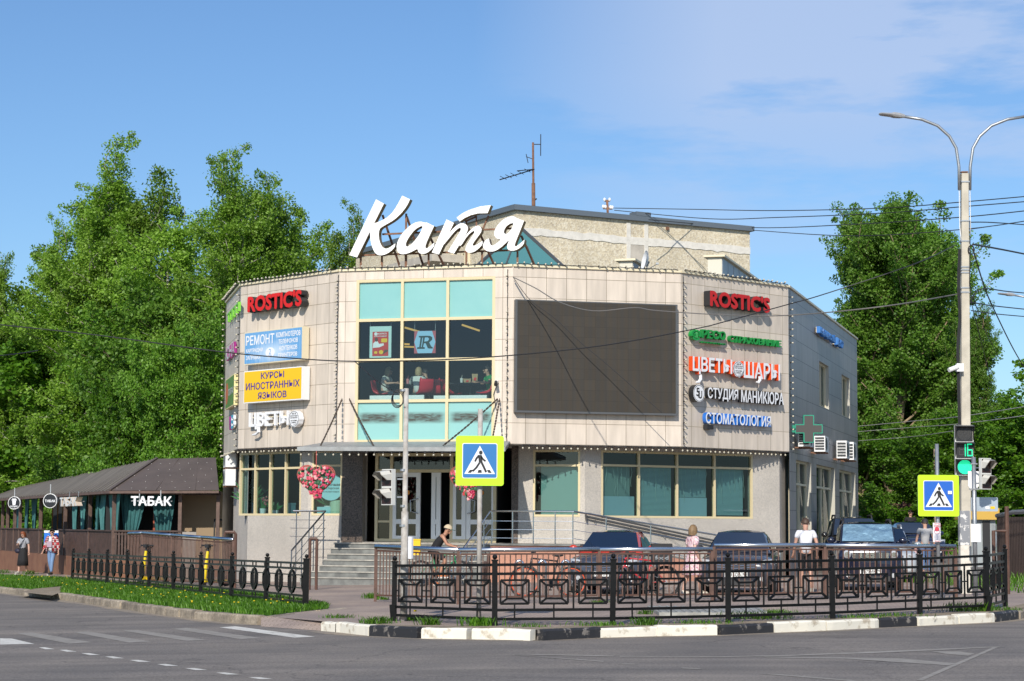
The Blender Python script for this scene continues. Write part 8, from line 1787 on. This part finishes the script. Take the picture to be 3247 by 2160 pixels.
def ex2(o, P, Th):
 mb = MB(); V_ = [(V3(-.09, .03, 1.40), .06)]
 pl = plaid_mat()
 for k, s_ in (('R', -1), ('L', 1)):
  V_ = [(P['s' + k] + V3(-s_ * .06, 0, .01), .08), (P['s' + k], .088), (P['e' + k], .075), (P['e' + k].lerp(P['w' + k], .85), .058)]
  c_ = bpy.data.objects.new('plaid_sleeve', skin_mesh(V_, [(0, 1), (1, 2), (2, 3)])); COL.objects.link(c_); c_.parent = o; c_.data.materials.append(pl)
  mb = MB(); rings = [[(s_ * (.07 + .02 * k2), -.15, z), (s_ * (.17 + .03 * k2), -.10, z), (s_ * (.19 + .03 * k2), .02, z), (s_ * .15, .12, z), (s_ * .02, .16, z), (s_ * .02, .14, z), (s_ * .13, .10, z), (s_ * (.165 + .03 * k2), .02, z), (s_ * (.155 + .03 * k2), -.085, z)] for k2, z in ((0, 1.43), (.6, 1.28), (1, 1.1), (1.4, .84))]; mb.loft(rings); mb.build('plaid_shirt_front', pl, o, True, True)
 mb = MB(); mb.ball((-.30, .05, .98), (.09, .12, .15), 10, 7); mb.build('shoulder_bag', M['black'], o, True, True); mb = MB(); mb.box((0, -.163, 1.15), (.20, .012, .22)); mb.build('shirt_print', mat('tee_print', (.30, .36, .48), .7, 0, col2=(.50, .22, .24), scale=5), o, False, True)
 mb = MB(); mb.tube([(-.1, -.085, 1.6), (-.04, -.1, 1.598)], .016, 6); mb.tube([(.1, -.085, 1.6), (.04, -.1, 1.598)], .016, 6); mb.build('sunglasses', M['black'], o, False, True)
person(foot_at(162, 1824), rad(-22), 1.72, 'dark haired woman in red plaid shirt, white tee and blue jeans', dict(eR=(-.28, -.0, 1.12), wR=(-.30, -.12, .90), eL=(.28, .02, 1.13), wL=(.33, -.05, .88), kR=(-.10, .03, .49), aR=(-.09, .16, .11), tR=(-.10, -.0, .03), kL=(.08, -.08, .49), aL=(.06, -.08, .08), tL=(.07, -.26, .03)), hair=(.02, .014, .012), top=tee('white', (.66, .68, .70)), legs='trousers', leg_mat=tee('jeans', (.16, .26, .44)), shoe=(M['blackm'], whsole), extras=ex2)
# woman in the pink dress
floral = print_mat('floral_cloth', (.62, .40, .40), [(.42, (.70, .56, .55)), (.74, (.42, .16, .22)), (.84, (.50, .30, .46)), (.93, (.72, .62, .60))], 34)
def ex3(o, P, Th): pass
person(foot_at(2198, 1887), rad(118), 1.60, 'woman with brown bob in a pink flowered dress walking past the bicycles', dict(eR=(-.22, .10, 1.14), wR=(-.23, -.02, .92), eL=(.22, .02, 1.14), wL=(.22, -.12, .93), kR=(-.08, -.14, .50), aR=(-.08, -.16, .08), tR=(-.09, -.34, .03), kL=(.09, .10, .50), aL=(.09, .24, .12), tL=(.10, .08, .03)), hair=(.20, .125, .06), hair_style='bob', top=floral, sleeves='wide', legs='dress', leg_mat=floral, shoe=(tee('shoe_cream', (.62, .56, .48)), whsole), skin=(.56, .34, .26))
# man in white tee, seen from behind
person(foot_at(2556, 1880), rad(183), 1.76, 'short haired man in a white tee and black shorts, seen from behind', dict(eR=(-.25, .06, 1.13), wR=(-.27, -.03, .9), eL=(.25, .03, 1.13), wL=(.27, -.1, .9), kR=(-.10, .06, .49), aR=(-.10, .20, .12), tR=(-.11, .05, .03), kL=(.09, -.08, .49), aL=(.09, -.06, .08), tL=(.10, -.24, .03)), hair=(.06, .035, .022), top=tee('bright', (.68, .68, .72)), legs='shorts', leg_mat=tee('black', (.012, .012, .014)), shoe=(tee('shoe_pale', (.40, .38, .33)), whsole), skin=(.52, .29, .21), build=1.12)
def cap(col, brim, back=False):
 def f(o, P, Th):
  mb = MB(); nu, nv = 14, 6
  vv = [(.108 * math.cos(t) * math.cos(a), .122 * math.cos(t) * math.sin(a) + .005, .128 * math.sin(t) + .02) for t in [math.pi / 2 * (1 - j / nv * .92) for j in range(nv + 1)] for a in [2 * math.pi * i / nu for i in range(nu)]]
  mb.add(vv, [(j * nu + i, j * nu + (i + 1) % nu, (j + 1) * nu + (i + 1) % nu, (j + 1) * nu + i) for j in range(nv) for i in range(nu)], 0, Th); co = mb.build('cap', col, o, True, True)
  mb = MB(); mb.ext([[(.085 * math.cos(a), -.09 - .11 * math.sin(a)) for a in [math.pi * i / 10 for i in range(11)]]], .025, .035, 0, None, Th @ Matrix(((1, 0, 0, 0), (0, 0, 1, 0), (0, 1, 0, 0), (0, 0, 0, 1)))); mb.build('brim', brim, co, False, True)
 return f
def ex5(o, P, Th):
 cap(M['blackm'], M['blackm'])(o, P, Th); mb = MB(); p = P['wL']; mb.loft([[tuple(p + V3(a * w * .5, b_ * .05, z)) for a, b_ in ((-1, -1), (1, -1), (1, 1), (-1, 1))] for z, w in ((-.08, .04), (-.14, .22), (-.45, .26), (-.47, .24))]); mb.build('shopping_bag', mat('carrier_bag', (.60, .52, .54), .5, 0, col2=(.50, .12, .18), scale=4), o, False, True)
person(foot_at(2935, 1824), rad(176), 1.74, 'man in a black cap, grey tee and jeans carrying a bag, seen from behind', dict(eR=(-.25, .03, 1.13), wR=(-.28, -.02, .9), eL=(.25, .03, 1.13), wL=(.28, -.05, .88), kR=(-.10, -.10, .49), aR=(-.09, -.10, .08), tR=(-.10, -.27, .03), kL=(.09, .06, .49), aL=(.09, .20, .12), tL=(.10, .05, .03)), hair=(.05, .04, .035), top=tee('pale_grey', (.38, .38, .39)), legs='trousers', leg_mat=tee('jeans2', (.10, .17, .32)), shoe=(M['blackm'], whsole), extras=ex5)
def ex6(o, P, Th):
 mb = MB(); mb.bar((-.085, -.10, 1.6), (.085, -.10, 1.6), .03, .03); mb.build('sunglasses', M['black'], o, False, True)
pfar = cp_(2889, 84); person(pfar, rad(8), 1.80, 'dark haired man in sunglasses and black shirt far back by the picket fence', None, hair=(.02, .014, .012), top=tee('black', (.012, .012, .014)), legs='trousers', leg_mat=tee('black', (.012, .012, .014)), extras=ex6, shoe=(M['blackm'], whsole))
# the courier on a bicycle by the steps
bk_ = gpt(1392, 54.0); bco = bicycle(bk_ + Vector((0, 0, 0)), rad(180), 'green bicycle ridden by the young courier at the steps', mat('bike_green', (.02, .22, .09), .4), blk)
def ex7(o, P, Th):
 cap(mat('cap_beige', (.52, .42, .28), .8), mat('cap_green', (.02, .12, .07), .7))(o, P, Th)
 mb = MB(); 
person(bk_ + Vector((-.18, 0, .02)), rad(90), 1.74, 'young courier in a black vest and beige cap leaning over his bicycle', dict(pel=(0, .0, .93), bel=(0, -.10, 1.06), che=(0, -.24, 1.22), nek=(0, -.33, 1.34), hed=(0, -.40, 1.455), sR=(-.18, -.27, 1.30), sL=(.18, -.27, 1.30), eR=(-.24, -.38, 1.08), eL=(.24, -.38, 1.08), wR=(-.25, -.56, 1.02), wL=(.25, -.56, 1.02), hR=(-.09, -.02, .90), hL=(.09, -.02, .90), kR=(-.13, -.34, .66), aR=(-.13, -.20, .30), tR=(-.13, -.36, .24), kL=(.14, -.12, .50), aL=(.17, .05, .08), tL=(.18, -.12, .03)), skin=(.42, .21, .13), hair=(.03, .02, .015), top=tee('black', (.012, .012, .014)), sleeves='none', legs='shorts', leg_mat=tee('black', (.012, .012, .014)), shoe=(tee('shoe_orange', (.50, .16, .05)), whsole), extras=ex7, head_tilt=.25)
YB = thing('courier_bag', tuple(bk_ + Vector((-.78, .1, .82))), 'yellow square courier bag behind the young courier', 'bag'); mb = MB(); q = bk_ + Vector((-.72, .1, 1.03)); mb.box(q, (.42, .40, .40)); mb.box(q + Vector((0, 0, .215)), (.44, .42, .03)); mb.build('bag', M['yellow'], YB); mb = MB(); mb.rng(q.x - .2, q.x + .2, q.y - .205, q.y - .201, q.z - .03, q.z - .0); mb.build('strap', M['blackm'], YB)
# diners behind the tall window
seat = dict(kR=(-.11, -.40, .92), aR=(-.11, -.38, .50), tR=(-.11, -.54, .45), kL=(.11, -.40, .92), aL=(.11, -.38, .50), tL=(.11, -.54, .45), eR=(-.25, -.16, 1.18), wR=(-.18, -.40, 1.20), eL=(.25, -.16, 1.18), wL=(.18, -.40, 1.20), che=(0, -.06, 1.28), nek=(0, -.10, 1.44), hed=(0, -.14, 1.57), sR=(-.175, -.06, 1.39), sL=(.175, -.06, 1.39))
def diner(x, inn, rz, label, **k):
 u, _ = dine(x, 900, inn); p = WC.pt(u, fz - .42, -inn); return person(p, rz, 1.68, label, seat, **k)
diner(470, 1.05, rad(68), 'diner in a white tee and striped trousers at the left of the window', hair=(.30, .22, .12), hair_style='bob', top=tee('diner_white', (.66, .66, .62)), legs='trousers', leg_mat=tee('navy', (.02, .025, .05)), shoe=(M['blackm'], whsole))
diner(880, 1.1, rad(172), 'fair haired diner in a pale shirt seen from behind the window', hair=(.36, .26, .14), hair_style='bob', top=tee('diner_pale', (.60, .62, .60)), sleeves='long', legs='trousers', leg_mat=tee('olive', (.06, .055, .04)), shoe=(M['blackm'], whsole))
diner(1010, 1.9, rad(230), 'diner in black in the dim part of the dining room', hair=(.02, .014, .012), top=tee('black', (.012, .012, .014)), sleeves='long', legs='trousers', leg_mat=tee('black', (.012, .012, .014)), shoe=(M['blackm'], whsole))
diner(1790, 1.3, rad(-70), 'diner in green just showing at the right of the window', hair=(.02, .014, .012), top=tee('diner_green', (.02, .28, .08)), legs='trousers', leg_mat=tee('navy', (.02, .025, .05)), shoe=(M['blackm'], whsole))
# ------------------------------------------------------------------ trees
def leaf_mat(name, ca, cb, cc, tr=.45):
 m = bpy.data.materials.new(name); m.use_nodes = True; t = m.node_tree; t.nodes.clear(); n = t.nodes.new; l = t.links.new
 o = n('ShaderNodeOutputMaterial'); b = n('ShaderNodeBsdfPrincipled'); b.inputs['Roughness'].default_value = .5; b.inputs['Specular IOR Level'].default_value = .45; tl = n('ShaderNodeBsdfTranslucent'); mx = n('ShaderNodeMixShader'); mx.inputs[0].default_value = tr
 ge = n('ShaderNodeNewGeometry'); oi = n('ShaderNodeObjectInfo'); tc = n('ShaderNodeTexCoord'); nz = n('ShaderNodeTexNoise'); nz.inputs['Scale'].default_value = .55; nz.inputs['Detail'].default_value = 3
 rp = n('ShaderNodeValToRGB'); e = rp.color_ramp.elements; e[0].position = .25; e[0].color = tuple(ca) + (1,); e[1].position = .75; e[1].color = tuple(cc) + (1,); q = e.new(.5); q.color = tuple(cb) + (1,)
 ad = n('ShaderNodeMath'); ad.operation = 'MULTIPLY_ADD'; ad.inputs[1].default_value = .45; a2 = n('ShaderNodeMath'); a2.operation = 'MULTIPLY_ADD'; a2.inputs[1].default_value = .6; a2.inputs[2].default_value = -.02
 hs_ = n('ShaderNodeHueSaturation'); mr = n('ShaderNodeMapRange'); mr.inputs[3].default_value = .74; mr.inputs[4].default_value = 1.25
 l(tc.outputs['Object'], nz.inputs['Vector']); l(nz.outputs['Fac'], a2.inputs[0]); l(ge.outputs['Random Per Island'], ad.inputs[0]); l(a2.outputs[0], ad.inputs[2]); l(ad.outputs[0], rp.inputs[0])
 if name == 'grass_blade': q = e.new(.9); q.color = (.30, .25, .09, 1)
 l(oi.outputs['Random'], mr.inputs[0]); l(mr.outputs[0], hs_.inputs['Value']); l(rp.outputs[0], hs_.inputs['Color'])
 l(hs_.outputs[0], b.inputs['Base Color']); l(hs_.outputs[0], tl.inputs[0]); l(b.outputs[0], mx.inputs[1]); l(tl.outputs[0], mx.inputs[2]); l(mx.outputs[0], o.inputs[0]); return m
LM_birch = leaf_mat('birch_leaf', (.11, .235, .013), (.19, .34, .028), (.27, .43, .07)); LM_broad = leaf_mat('broad_leaf', (.07, .19, .013), (.13, .28, .02), (.21, .38, .055)); LM_pop = leaf_mat('poplar_leaf', (.085, .215, .016), (.15, .31, .03), (.24, .41, .065)); LM_lime = leaf_mat('maple_leaf', (.06, .17, .008), (.10, .24, .012), (.15, .30, .02)); LM_rust = leaf_mat('rowan_leaf', (.12, .17, .02), (.22, .21, .03), (.30, .24, .05))
bark_b = mat('birch_bark', (.46, .43, .38), .8, 0, col2=(.16, .14, .12), scale=5, detail=7); bark_d = mat('dark_bark', (.12, .09, .06), .9, 0, var=.4, scale=8, bump=.5); bark_p = mat('poplar_bark', (.34, .25, .15), .9, 0, col2=(.17, .13, .085), scale=4, bump=.4)
def leaves(centers, radii, per, size, droop=0.0, flat=.8, rng=RNG):
 """random pointed quads scattered around clump centres"""
 n_ = len(centers) * per; c = np.repeat(centers, per, 0); r = np.repeat(radii, per)[:, None]
 d = rng.normal(size=(n_, 3)); d /= np.linalg.norm(d, axis=1)[:, None] + 1e-9; d *= rng.random((n_, 1)) ** .45; d[:, 2] *= flat
 p = c + d * r
 if droop: p[:, 2] -= droop * r[:, 0] * rng.random(n_) ** 2 * 1.5
 a = rng.normal(size=(n_, 3)); a[:, 2] -= droop * 1.2; a /= np.linalg.norm(a, axis=1)[:, None]
 b = rng.normal(size=(n_, 3)) * .75 + d * .8 + np.array([0, 0, .6]); b -= a * (a * b).sum(1)[:, None]; b /= np.linalg.norm(b, axis=1)[:, None]; w = np.cross(a, b)
 s_ = (size * rng.uniform(.65, 1.35, n_))[:, None]
 q = np.empty((n_, 4, 3)); q[:, 0] = p - a * s_; q[:, 1] = p + w * s_ * .62; q[:, 2] = p + a * s_; q[:, 3] = p - w * s_ * .62
 return q.reshape(-1, 3)
TOP = {}
def tree_proto(name, h, z0, prof, nl, clump, per, size, lm, bark, label, trunk_r, droop=0.0, seed=1, up0=35, up1=70, leaders=3, lean=.3, inner=.35):
 """prof(t): crown radius at relative height t; nl limbs carry clumps of leaves along their outer part"""
 rng = np.random.default_rng(seed); rr = random.Random(seed)
 o = bpy.data.objects.new(name, None); COL.objects.link(o); tag(o, label, 'tree')
 axis = lambda z: Vector((lean * math.sin(z * .35 + seed), lean * math.cos(z * .28 + seed * 2), z))
 mb = MB(); Z = [0, .3] + [h * t for t in (.1, .25, .4, .55, .7, .82, .93)]
 mb.tube([axis(z) if z > .5 else Vector((axis(.5).x, axis(.5).y, z - .3)) for z in Z], [trunk_r * 1.35, trunk_r * 1.1] + [trunk_r * (1 - .93 * z / h) for z in Z[2:]], 9)
 C_, Rr = [], []
 def limb(zs, a, ln, el, r0, depth):
  p = axis(zs) if not isinstance(zs, Vector) else zs.copy(); d = Vector((math.cos(a) * math.cos(el), math.sin(a) * math.cos(el), math.sin(el))); P = [p]; n_ = max(4, int(ln / .42))
  for i in range(n_):
   f = (i + 1) / n_; q = Vector((rr.gauss(0, .16), rr.gauss(0, .16), rr.gauss(0, .10) + (.10 if f < .6 else -.16 * droop))); d = (d + q).normalized(); p = p + d * (ln / n_); P.append(p)
   if f > inner or rr.random() < .25:
    C_.append(tuple(p + Vector((rr.gauss(0, .12), rr.gauss(0, .12), rr.gauss(0, .1))))); Rr.append(clump * rr.uniform(.55, 1.2) * (1.0 - .45 * max(0, f - .55)))
   if depth and f > .3 and rr.random() < .62: limb(p, a + rr.choice((-1, 1)) * rr.uniform(.5, 1.3), ln * rr.uniform(.22, .42), el * rr.uniform(.5, 1.1), r0 * .4, 0)
  mb.tube(P, [max(.008, r0 * (1 - .9 * i / len(P))) for i in range(len(P))], 5)
 for i in range(nl):
  t = (i + rr.random()) / nl; zs = z0 + (h - z0) * t * .93; R_ = prof(t) * rr.uniform(.55, 1.22); el = rad(up0 + (up1 - up0) * t + rr.uniform(-14, 14)); a = i * 2.4 + rr.uniform(-.5, .5)
  limb(max(z0 * .7, zs - R_ * .55), a, R_ * 1.12 / max(.45, math.cos(el)) if t < .9 else R_ * 1.4, el, trunk_r * .36 * (1 - .75 * t), 1)
 for k in range(leaders):
  a = rr.uniform(0, 6.28); zs = h * rr.uniform(.42, .6); limb(zs, a, h * rr.uniform(.72, .92) - zs, rad(rr.uniform(76, 86)), trunk_r * .4, 1)
 limb(h * .7, 0, h * .31, rad(88), trunk_r * .3, 1)
 mb.build('trunk', bark, o, True, True)
 q = leaves(np.array(C_), np.array(Rr), per, size, droop, rng=rng); np_mesh('crown', q, 4, [lm], o); TOP[name + str(seed)] = tuple(q[q[:, 2].argsort()[-40:]].mean(0))
 return o, TOP[name + str(seed)]
sm = lambda a, b, t: max(0, min(1, (t - a) / (b - a)))
protos = dict(
 birch=tree_proto('birch_tree', 18, 2.5, lambda t: 3.7 * (min(1, t / .22) ** .6) * (1 - .84 * max(0, t - .2) / .8) + .2, 64, .46, 78, .060, LM_birch, bark_b, '', .19, .6, 3, 12, 42, 3, .35),
 birch2=tree_proto('birch_tree', 16, 2.2, lambda t: 3.4 * (min(1, t / .25) ** .6) * (1 - .80 * max(0, t - .3) / .7) + .2, 58, .46, 78, .060, LM_birch, bark_b, '', .16, .7, 8, 10, 40, 3, .5),
 broad=tree_proto('broad_tree', 11, .4, lambda t: 4.2 * (min(1, (t + .12) / .3) ** .5) * math.sqrt(max(.02, 1 - (max(0, t - .25) / .77) ** 2)), 66, .56, 84, .075, LM_broad, bark_d, '', .2, .15, 5, 5, 48, 3, .3),
 poplar=tree_proto('poplar_tree', 17, 2.0, lambda t: 3.4 * (min(1, t / .22) ** .5) * (1 - .80 * max(0, t - .3) / .7) + .15, 74, .50, 84, .070, LM_pop, bark_p, '', .32, .0, 13, 26, 62, 5, .35),
 maple=tree_proto('maple_tree', 9, .6, lambda t: 3.6 * (min(1, (t + .1) / .3) ** .5) * math.sqrt(max(.02, 1 - (max(0, t - .3) / .73) ** 2)), 56, .55, 76, .088, LM_lime, bark_d, '', .17, .1, 21, 8, 48, 3, .3),
 rowan=tree_proto('rowan_tree', 5.2, .5, lambda t: 2.2 * (min(1, (t + .1) / .3) ** .5) * math.sqrt(max(.02, 1 - (max(0, t - .35) / .68) ** 2)), 40, .42, 42, .085, LM_rust, bark_d, '', .1, .1, 31, 15, 60, 3, .2))
USED = set()
def tree(kind, x, y_top, Y, label, wide=1.0, rz=None, group=None, base_z=None):
 pr, tp = protos[kind]; top = at_y(x, y_top, Y); z0 = gz(top.x, Y) if base_z is None else base_z; s_ = (top.z - z0) / tp[2]
 rz = random.uniform(0, 6.28) if rz is None else rz; top.x -= s_ * wide * (tp[0] * math.cos(rz) - tp[1] * math.sin(rz))
 if kind not in USED: USED.add(kind); o = pr; o.location = (top.x, Y, z0); o.rotation_euler = (0, 0, rz); o.scale = (s_ * wide, s_ * wide, s_); o['label'] = label
 else: o = copy_tree(pr, None, (top.x, Y, z0), rz, (s_ * wide, s_ * wide, s_), label)
 if group: o['group'] = group
 return o
# left of the building
TL_ = [('birch', 425, 425, 108, 'tallest birch of the left wood, its crown rising highest', 1.15), ('birch', 330, 520, 111, 'birch with its top just left of the tallest crown', 1.1), ('birch2', 520, 548, 107, 'birch with its top just right of the tallest crown', 1.15),
 ('birch', 795, 470, 95, 'second tallest birch, above the left facade of the building', 1.05), ('birch2', 850, 560, 97, 'birch right of the second tallest one', 1.0), ('birch2', 702, 510, 100, 'birch on the left shoulder of the second tallest one', .9), ('birch', 1085, 620, 94, 'birch beside the first big white letter on the roof', .85), ('birch2', 1010, 690, 101, 'low birch between the building roof and the first white letter', 1.2),
 ('birch', 150, 670, 112, 'birch with pale trunks at the left quarter of the wood', .85), ('birch2', 265, 655, 115, 'birch behind the pale trunked one at the left', 1.1), ('birch2', 10, 790, 115, 'birch at the far left edge of the photo', .75), ('birch2', 620, 640, 103, 'birch filling the gap between the two tallest crowns', 1.3), ('birch2', -90, 850, 117, 'birch cut by the left edge of the photo', .9), ('birch', 880, 700, 104, 'shadowed birch behind the roof line of the left facade', 1.4), ('birch2', 440, 700, 116, 'birch deep inside the left wood', 1.5),
 ('broad', 560, 940, 97, 'dark broad leaved tree behind the middle of the pavilion roof', 1.2), ('broad', 330, 985, 104, 'broad leaved tree above the long pavilion roof', 1.2), ('broad', 140, 1020, 112, 'broad leaved tree above the left end of the pavilion roof', 1.2), ('broad', 700, 1000, 80, 'shaded broad leaved tree beside the narrow left end of the building', .8), ('broad', 455, 880, 108, 'taller broad leaved tree in front of the tallest birch', 1.15), ('maple', 0, 900, 112, 'bright green maple at the far left edge', 1.5), ('maple', 660, 1050, 83, 'bright green maple catching light next to the building', .7), ('broad', 250, 860, 112, 'broad leaved tree in front of the pale trunked birch', 1.2), ('broad', 620, 830, 97, 'broad leaved tree between the wood and the left facade', 1.1), ('broad', 30, 1150, 118, 'low broad leaved tree behind the left end of the pavilion', 1.6), ('broad', -100, 930, 114, 'broad leaved tree cut by the left edge of the photo', 1.2), ('broad', 800, 830, 99, 'broad leaved tree hidden behind the left facade', 1.1)]
for k, x, y, Y, lab, w in TL_: tree(k, x, y, Y, lab, w, group='trees of the wood on the left')
TR_ = [('poplar', 2868, 588, 98, 'tall poplar left of the concrete lamp post', 1.12), ('poplar', 2682, 625, 99, 'poplar forming the left shoulder of the tall right crown', .95), ('poplar', 2800, 640, 103, 'poplar behind the tall one at the right', 1.0), ('poplar', 2985, 930, 101, 'poplar half behind the lamp post', .6), ('poplar', 3125, 960, 97, 'lower poplar right of the lamp post', .7), ('maple', 3240, 1075, 88, 'bright maple at the right edge of the photo', 1.5), ('maple', 3165, 1260, 86, 'bright maple behind the green traffic light', 1.3), ('broad', 2760, 1120, 104, 'broad leaved tree beyond the side wall of the building', 1.0), ('broad', 2960, 1180, 106, 'broad leaved tree behind the lamp post foot', 1.2), ('maple', 3330, 1190, 92, 'maple cut by the right edge of the photo', 1.4), ('rowan', 2860, 1425, 108, 'small rusty toned rowan behind the picket fence', 1.6), ('rowan', 2745, 1500, 106, 'low rusty toned bush at the left end of the picket fence', 1.3), ('broad', 3180, 1330, 97, 'broad leaved tree behind the sheet metal fence', 1.3), ('maple', 2990, 1420, 114, 'low maple between the picket fence and the lamp post', 1.3), ('broad', 2850, 900, 110, 'broad leaved tree deep behind the tall poplar', 1.0)]
for k, x, y, Y, lab, w in TR_: tree(k, x, y, Y, lab, w, group='trees on the right')
# ------------------------------------------------------------------ grass and dandelions of the verge, tufts along the kerb
gm1 = leaf_mat('grass_blade', (.045, .13, .008), (.085, .22, .012), (.15, .31, .025), .4)
def inside(p, poly):
 c = False; j = len(poly) - 1
 for i in range(len(poly)):
  if (poly[i][1] > p[1]) != (poly[j][1] > p[1]) and p[0] < (poly[j][0] - poly[i][0]) * (p[1] - poly[i][1]) / (poly[j][1] - poly[i][1]) + poly[i][0]: c = not c
  j = i
 return c
def blades(P, hmin, hmax, w, rng):
 n_ = len(P); a = rng.uniform(0, 2 * np.pi, n_); h = rng.uniform(hmin, hmax, n_); ln = rng.uniform(.1, .7, n_) * h
 d = np.stack([np.cos(a), np.sin(a), np.zeros(n_)], 1); s_ = np.stack([-np.sin(a), np.cos(a), np.zeros(n_)], 1) * (w * rng.uniform(.6, 1.4, n_))[:, None]
 q = np.empty((n_, 4, 3)); up_ = np.array([0, 0, 1.0])
 q[:, 0] = P - s_; q[:, 1] = P + s_; m_ = P + d * (ln * .35)[:, None] + up_ * (h * .62)[:, None]; tip = P + d * ln[:, None] + up_ * h[:, None]; q[:, 2] = tip; q[:, 3] = m_ - s_ * .75
 return q.reshape(-1, 3)
gx = [p[0] for p in verge]; gy = [p[1] for p in verge]; pts_ = []
bp_ = [(p.x, p.y) for p in bare]
while len(pts_) < 64000:
 x, y = random.uniform(min(gx), max(gx)), random.uniform(min(gy), min(78, max(gy)))
 if random.random() > (34 / y) ** 1.1 * 1.15: continue
 if not inside((x, y), verge) or inside((x, y), bp_): continue
 pts_.append((x, y, gz(x, y) + .004))
tag(np_mesh('grass', blades(np.array(pts_), .04, .13, .007, RNG), 4, [gm1]), 'short bright green grass of the verge behind the left kerb', 'grass', None, 'stuff')
mb = MB(); cl = [(at_g(x, y), s_) for x, y, s_ in ((510, 1876, .9), (600, 1884, 1.0), (120, 1848, 1.3), (90, 1842, 1.2), (540, 1905, .6), (520, 1898, .6), (690, 1905, .5), (380, 1880, .7), (250, 1866, .6), (830, 1925, .7), (700, 1930, .5))]
for c, s_ in cl:
 for i in range(int(13 * s_)):
  x, y = c.x + random.gauss(0, 1.0 * s_), c.y + random.gauss(0, 1.3 * s_)
  if not inside((x, y), verge): continue
  z = gz(x, y) + random.uniform(.09, .16); mb.ball((x, y, z), (.022, .022, .012), 6, 4)
tag(mb.build('dandelion_flowers', mat('dandelion', (.75, .55, .01), .7)), 'yellow dandelion heads scattered through the verge', 'flowers', None, 'stuff')
def tuft(x, y, n_, r, h, label, m=gm1, flower=False, Y=None):
 c = at_g(x, y); rng = np.random.default_rng(int(x) + int(y)); P = np.stack([c.x + rng.normal(0, r, n_), c.y + rng.normal(0, r * .5, n_), np.full(n_, c.z)], 1)
 o = thing('grass_tuft', tuple(c), label, 'grass tuft', 'weed tufts along the kerb'); q = blades(P, h * .3, h * .78, .006, rng) - np.array(tuple(c)); np_mesh('blades', q, 4, [m], o)
 if flower: mb = MB(); mb.ball((.06, 0, h * 1.05), (.03, .03, .018), 8, 5); mb.build('flower_head', mat('dandelion', (.75, .55, .01), .7), o, True, True)
TU = [(1196, 1978, 120, .16, .18, 'grass tuft at the foot of the leftmost post of the right fence', False), (1305, 1968, 120, .16, .16, 'weed tuft with a dandelion at the foot of the left signal pole', True), (1362, 1982, 90, .09, .2, 'grass tuft on the kerb between the two flaking poles', False), (1520, 1985, 150, .14, .22, 'large leafy weed tuft at the foot of the left crossing sign', False), (1680, 1988, 60, .15, .1, 'low dry tuft right of the second fence post', False), (1910, 1985, 110, .22, .12, 'weed tuft at the foot of the third fence post', False), (2052, 1983, 110, .10, .2, 'weed tuft on the kerb right of the third fence post', False), (2046, 1948, 60, .07, .14, 'tuft at the left end of the metal plate', False), (2230, 1978, 110, .25, .12, 'weeds left of the fourth fence post', False), (2400, 1962, 160, .3, .2, 'weeds around the right end of the metal plate', True), (2470, 1950, 130, .16, .16, 'clump with a dandelion right of the metal plate', True), (2720, 1960, 100, .3, .1, 'low weeds left of the sixth fence post', False), (2830, 1955, 100, .3, .12, 'low weeds at the foot of the sixth fence post', False), (3070, 1938, 140, .3, .26, 'taller grass left of the seventh fence post', False), (3180, 1936, 80, .2, .12, 'weeds on the bend of the kerb', False), (1905, 1911, 60, .10, .1, 'small green tuft below the orange bicycle wheel', False), (1181, 1898, 90, .10, .2, 'grass at the foot of the brown railing end by the steps', False), (1215, 1902, 60, .08, .12, 'second grass patch at the foot of the brown railing end', False), (1033, 1846, 60, .12, .14, 'weeds at the left foot of the entrance steps', False), (1100, 1846, 60, .12, .14, 'weeds at the middle foot of the entrance steps', False), (1070, 1960, 70, .16, .12, 'grass at the left end of the white kerb blocks', False)]
for x, y, n_, r, h, lab, fl__ in TU: tuft(x, y, int(n_ * 1.6), r, h, lab, gm1, fl__)
for x, y, lab in ((195, 1818, 'tall weed by the pavilion plinth right of the woman in plaid'), (95, 1822, 'weeds by the pavilion plinth between the two women'), (10, 1818, 'weeds by the pavilion plinth at the left edge')): tuft(x, y, 90, .2, .55 if x == 195 else .25, lab, gm1)
pl_ = [(x_, y_) for x_, y_ in ((13, 61), (40, 57), (40, 75), (14, 62.5))]
gp = at_g(3190, 1800); P = []
for i in range(2600): x = random.uniform(9.8, 18); y = random.uniform(46, 60) ; P.append((x, y, gz(x, y) + .003)) if x > 10.6 + (58 - y) * .0 + (60 - y) * .12 else None
tag(np_mesh('grass', blades(np.array(P), .08, .3, .014, RNG), 4, [gm1]), 'rough green grass before the sheet metal fence at the right', 'grass', None, 'stuff')
P = []
for i in range(2200): x = random.uniform(12, 26); y = random.uniform(81, 90); P.append((x, y, gz(x, y)))
tag(np_mesh('grass', blades(np.array(P), .1, .45, .02, RNG), 4, [gm1]), 'rough grass along the rear picket fence', 'grass', None, 'stuff')
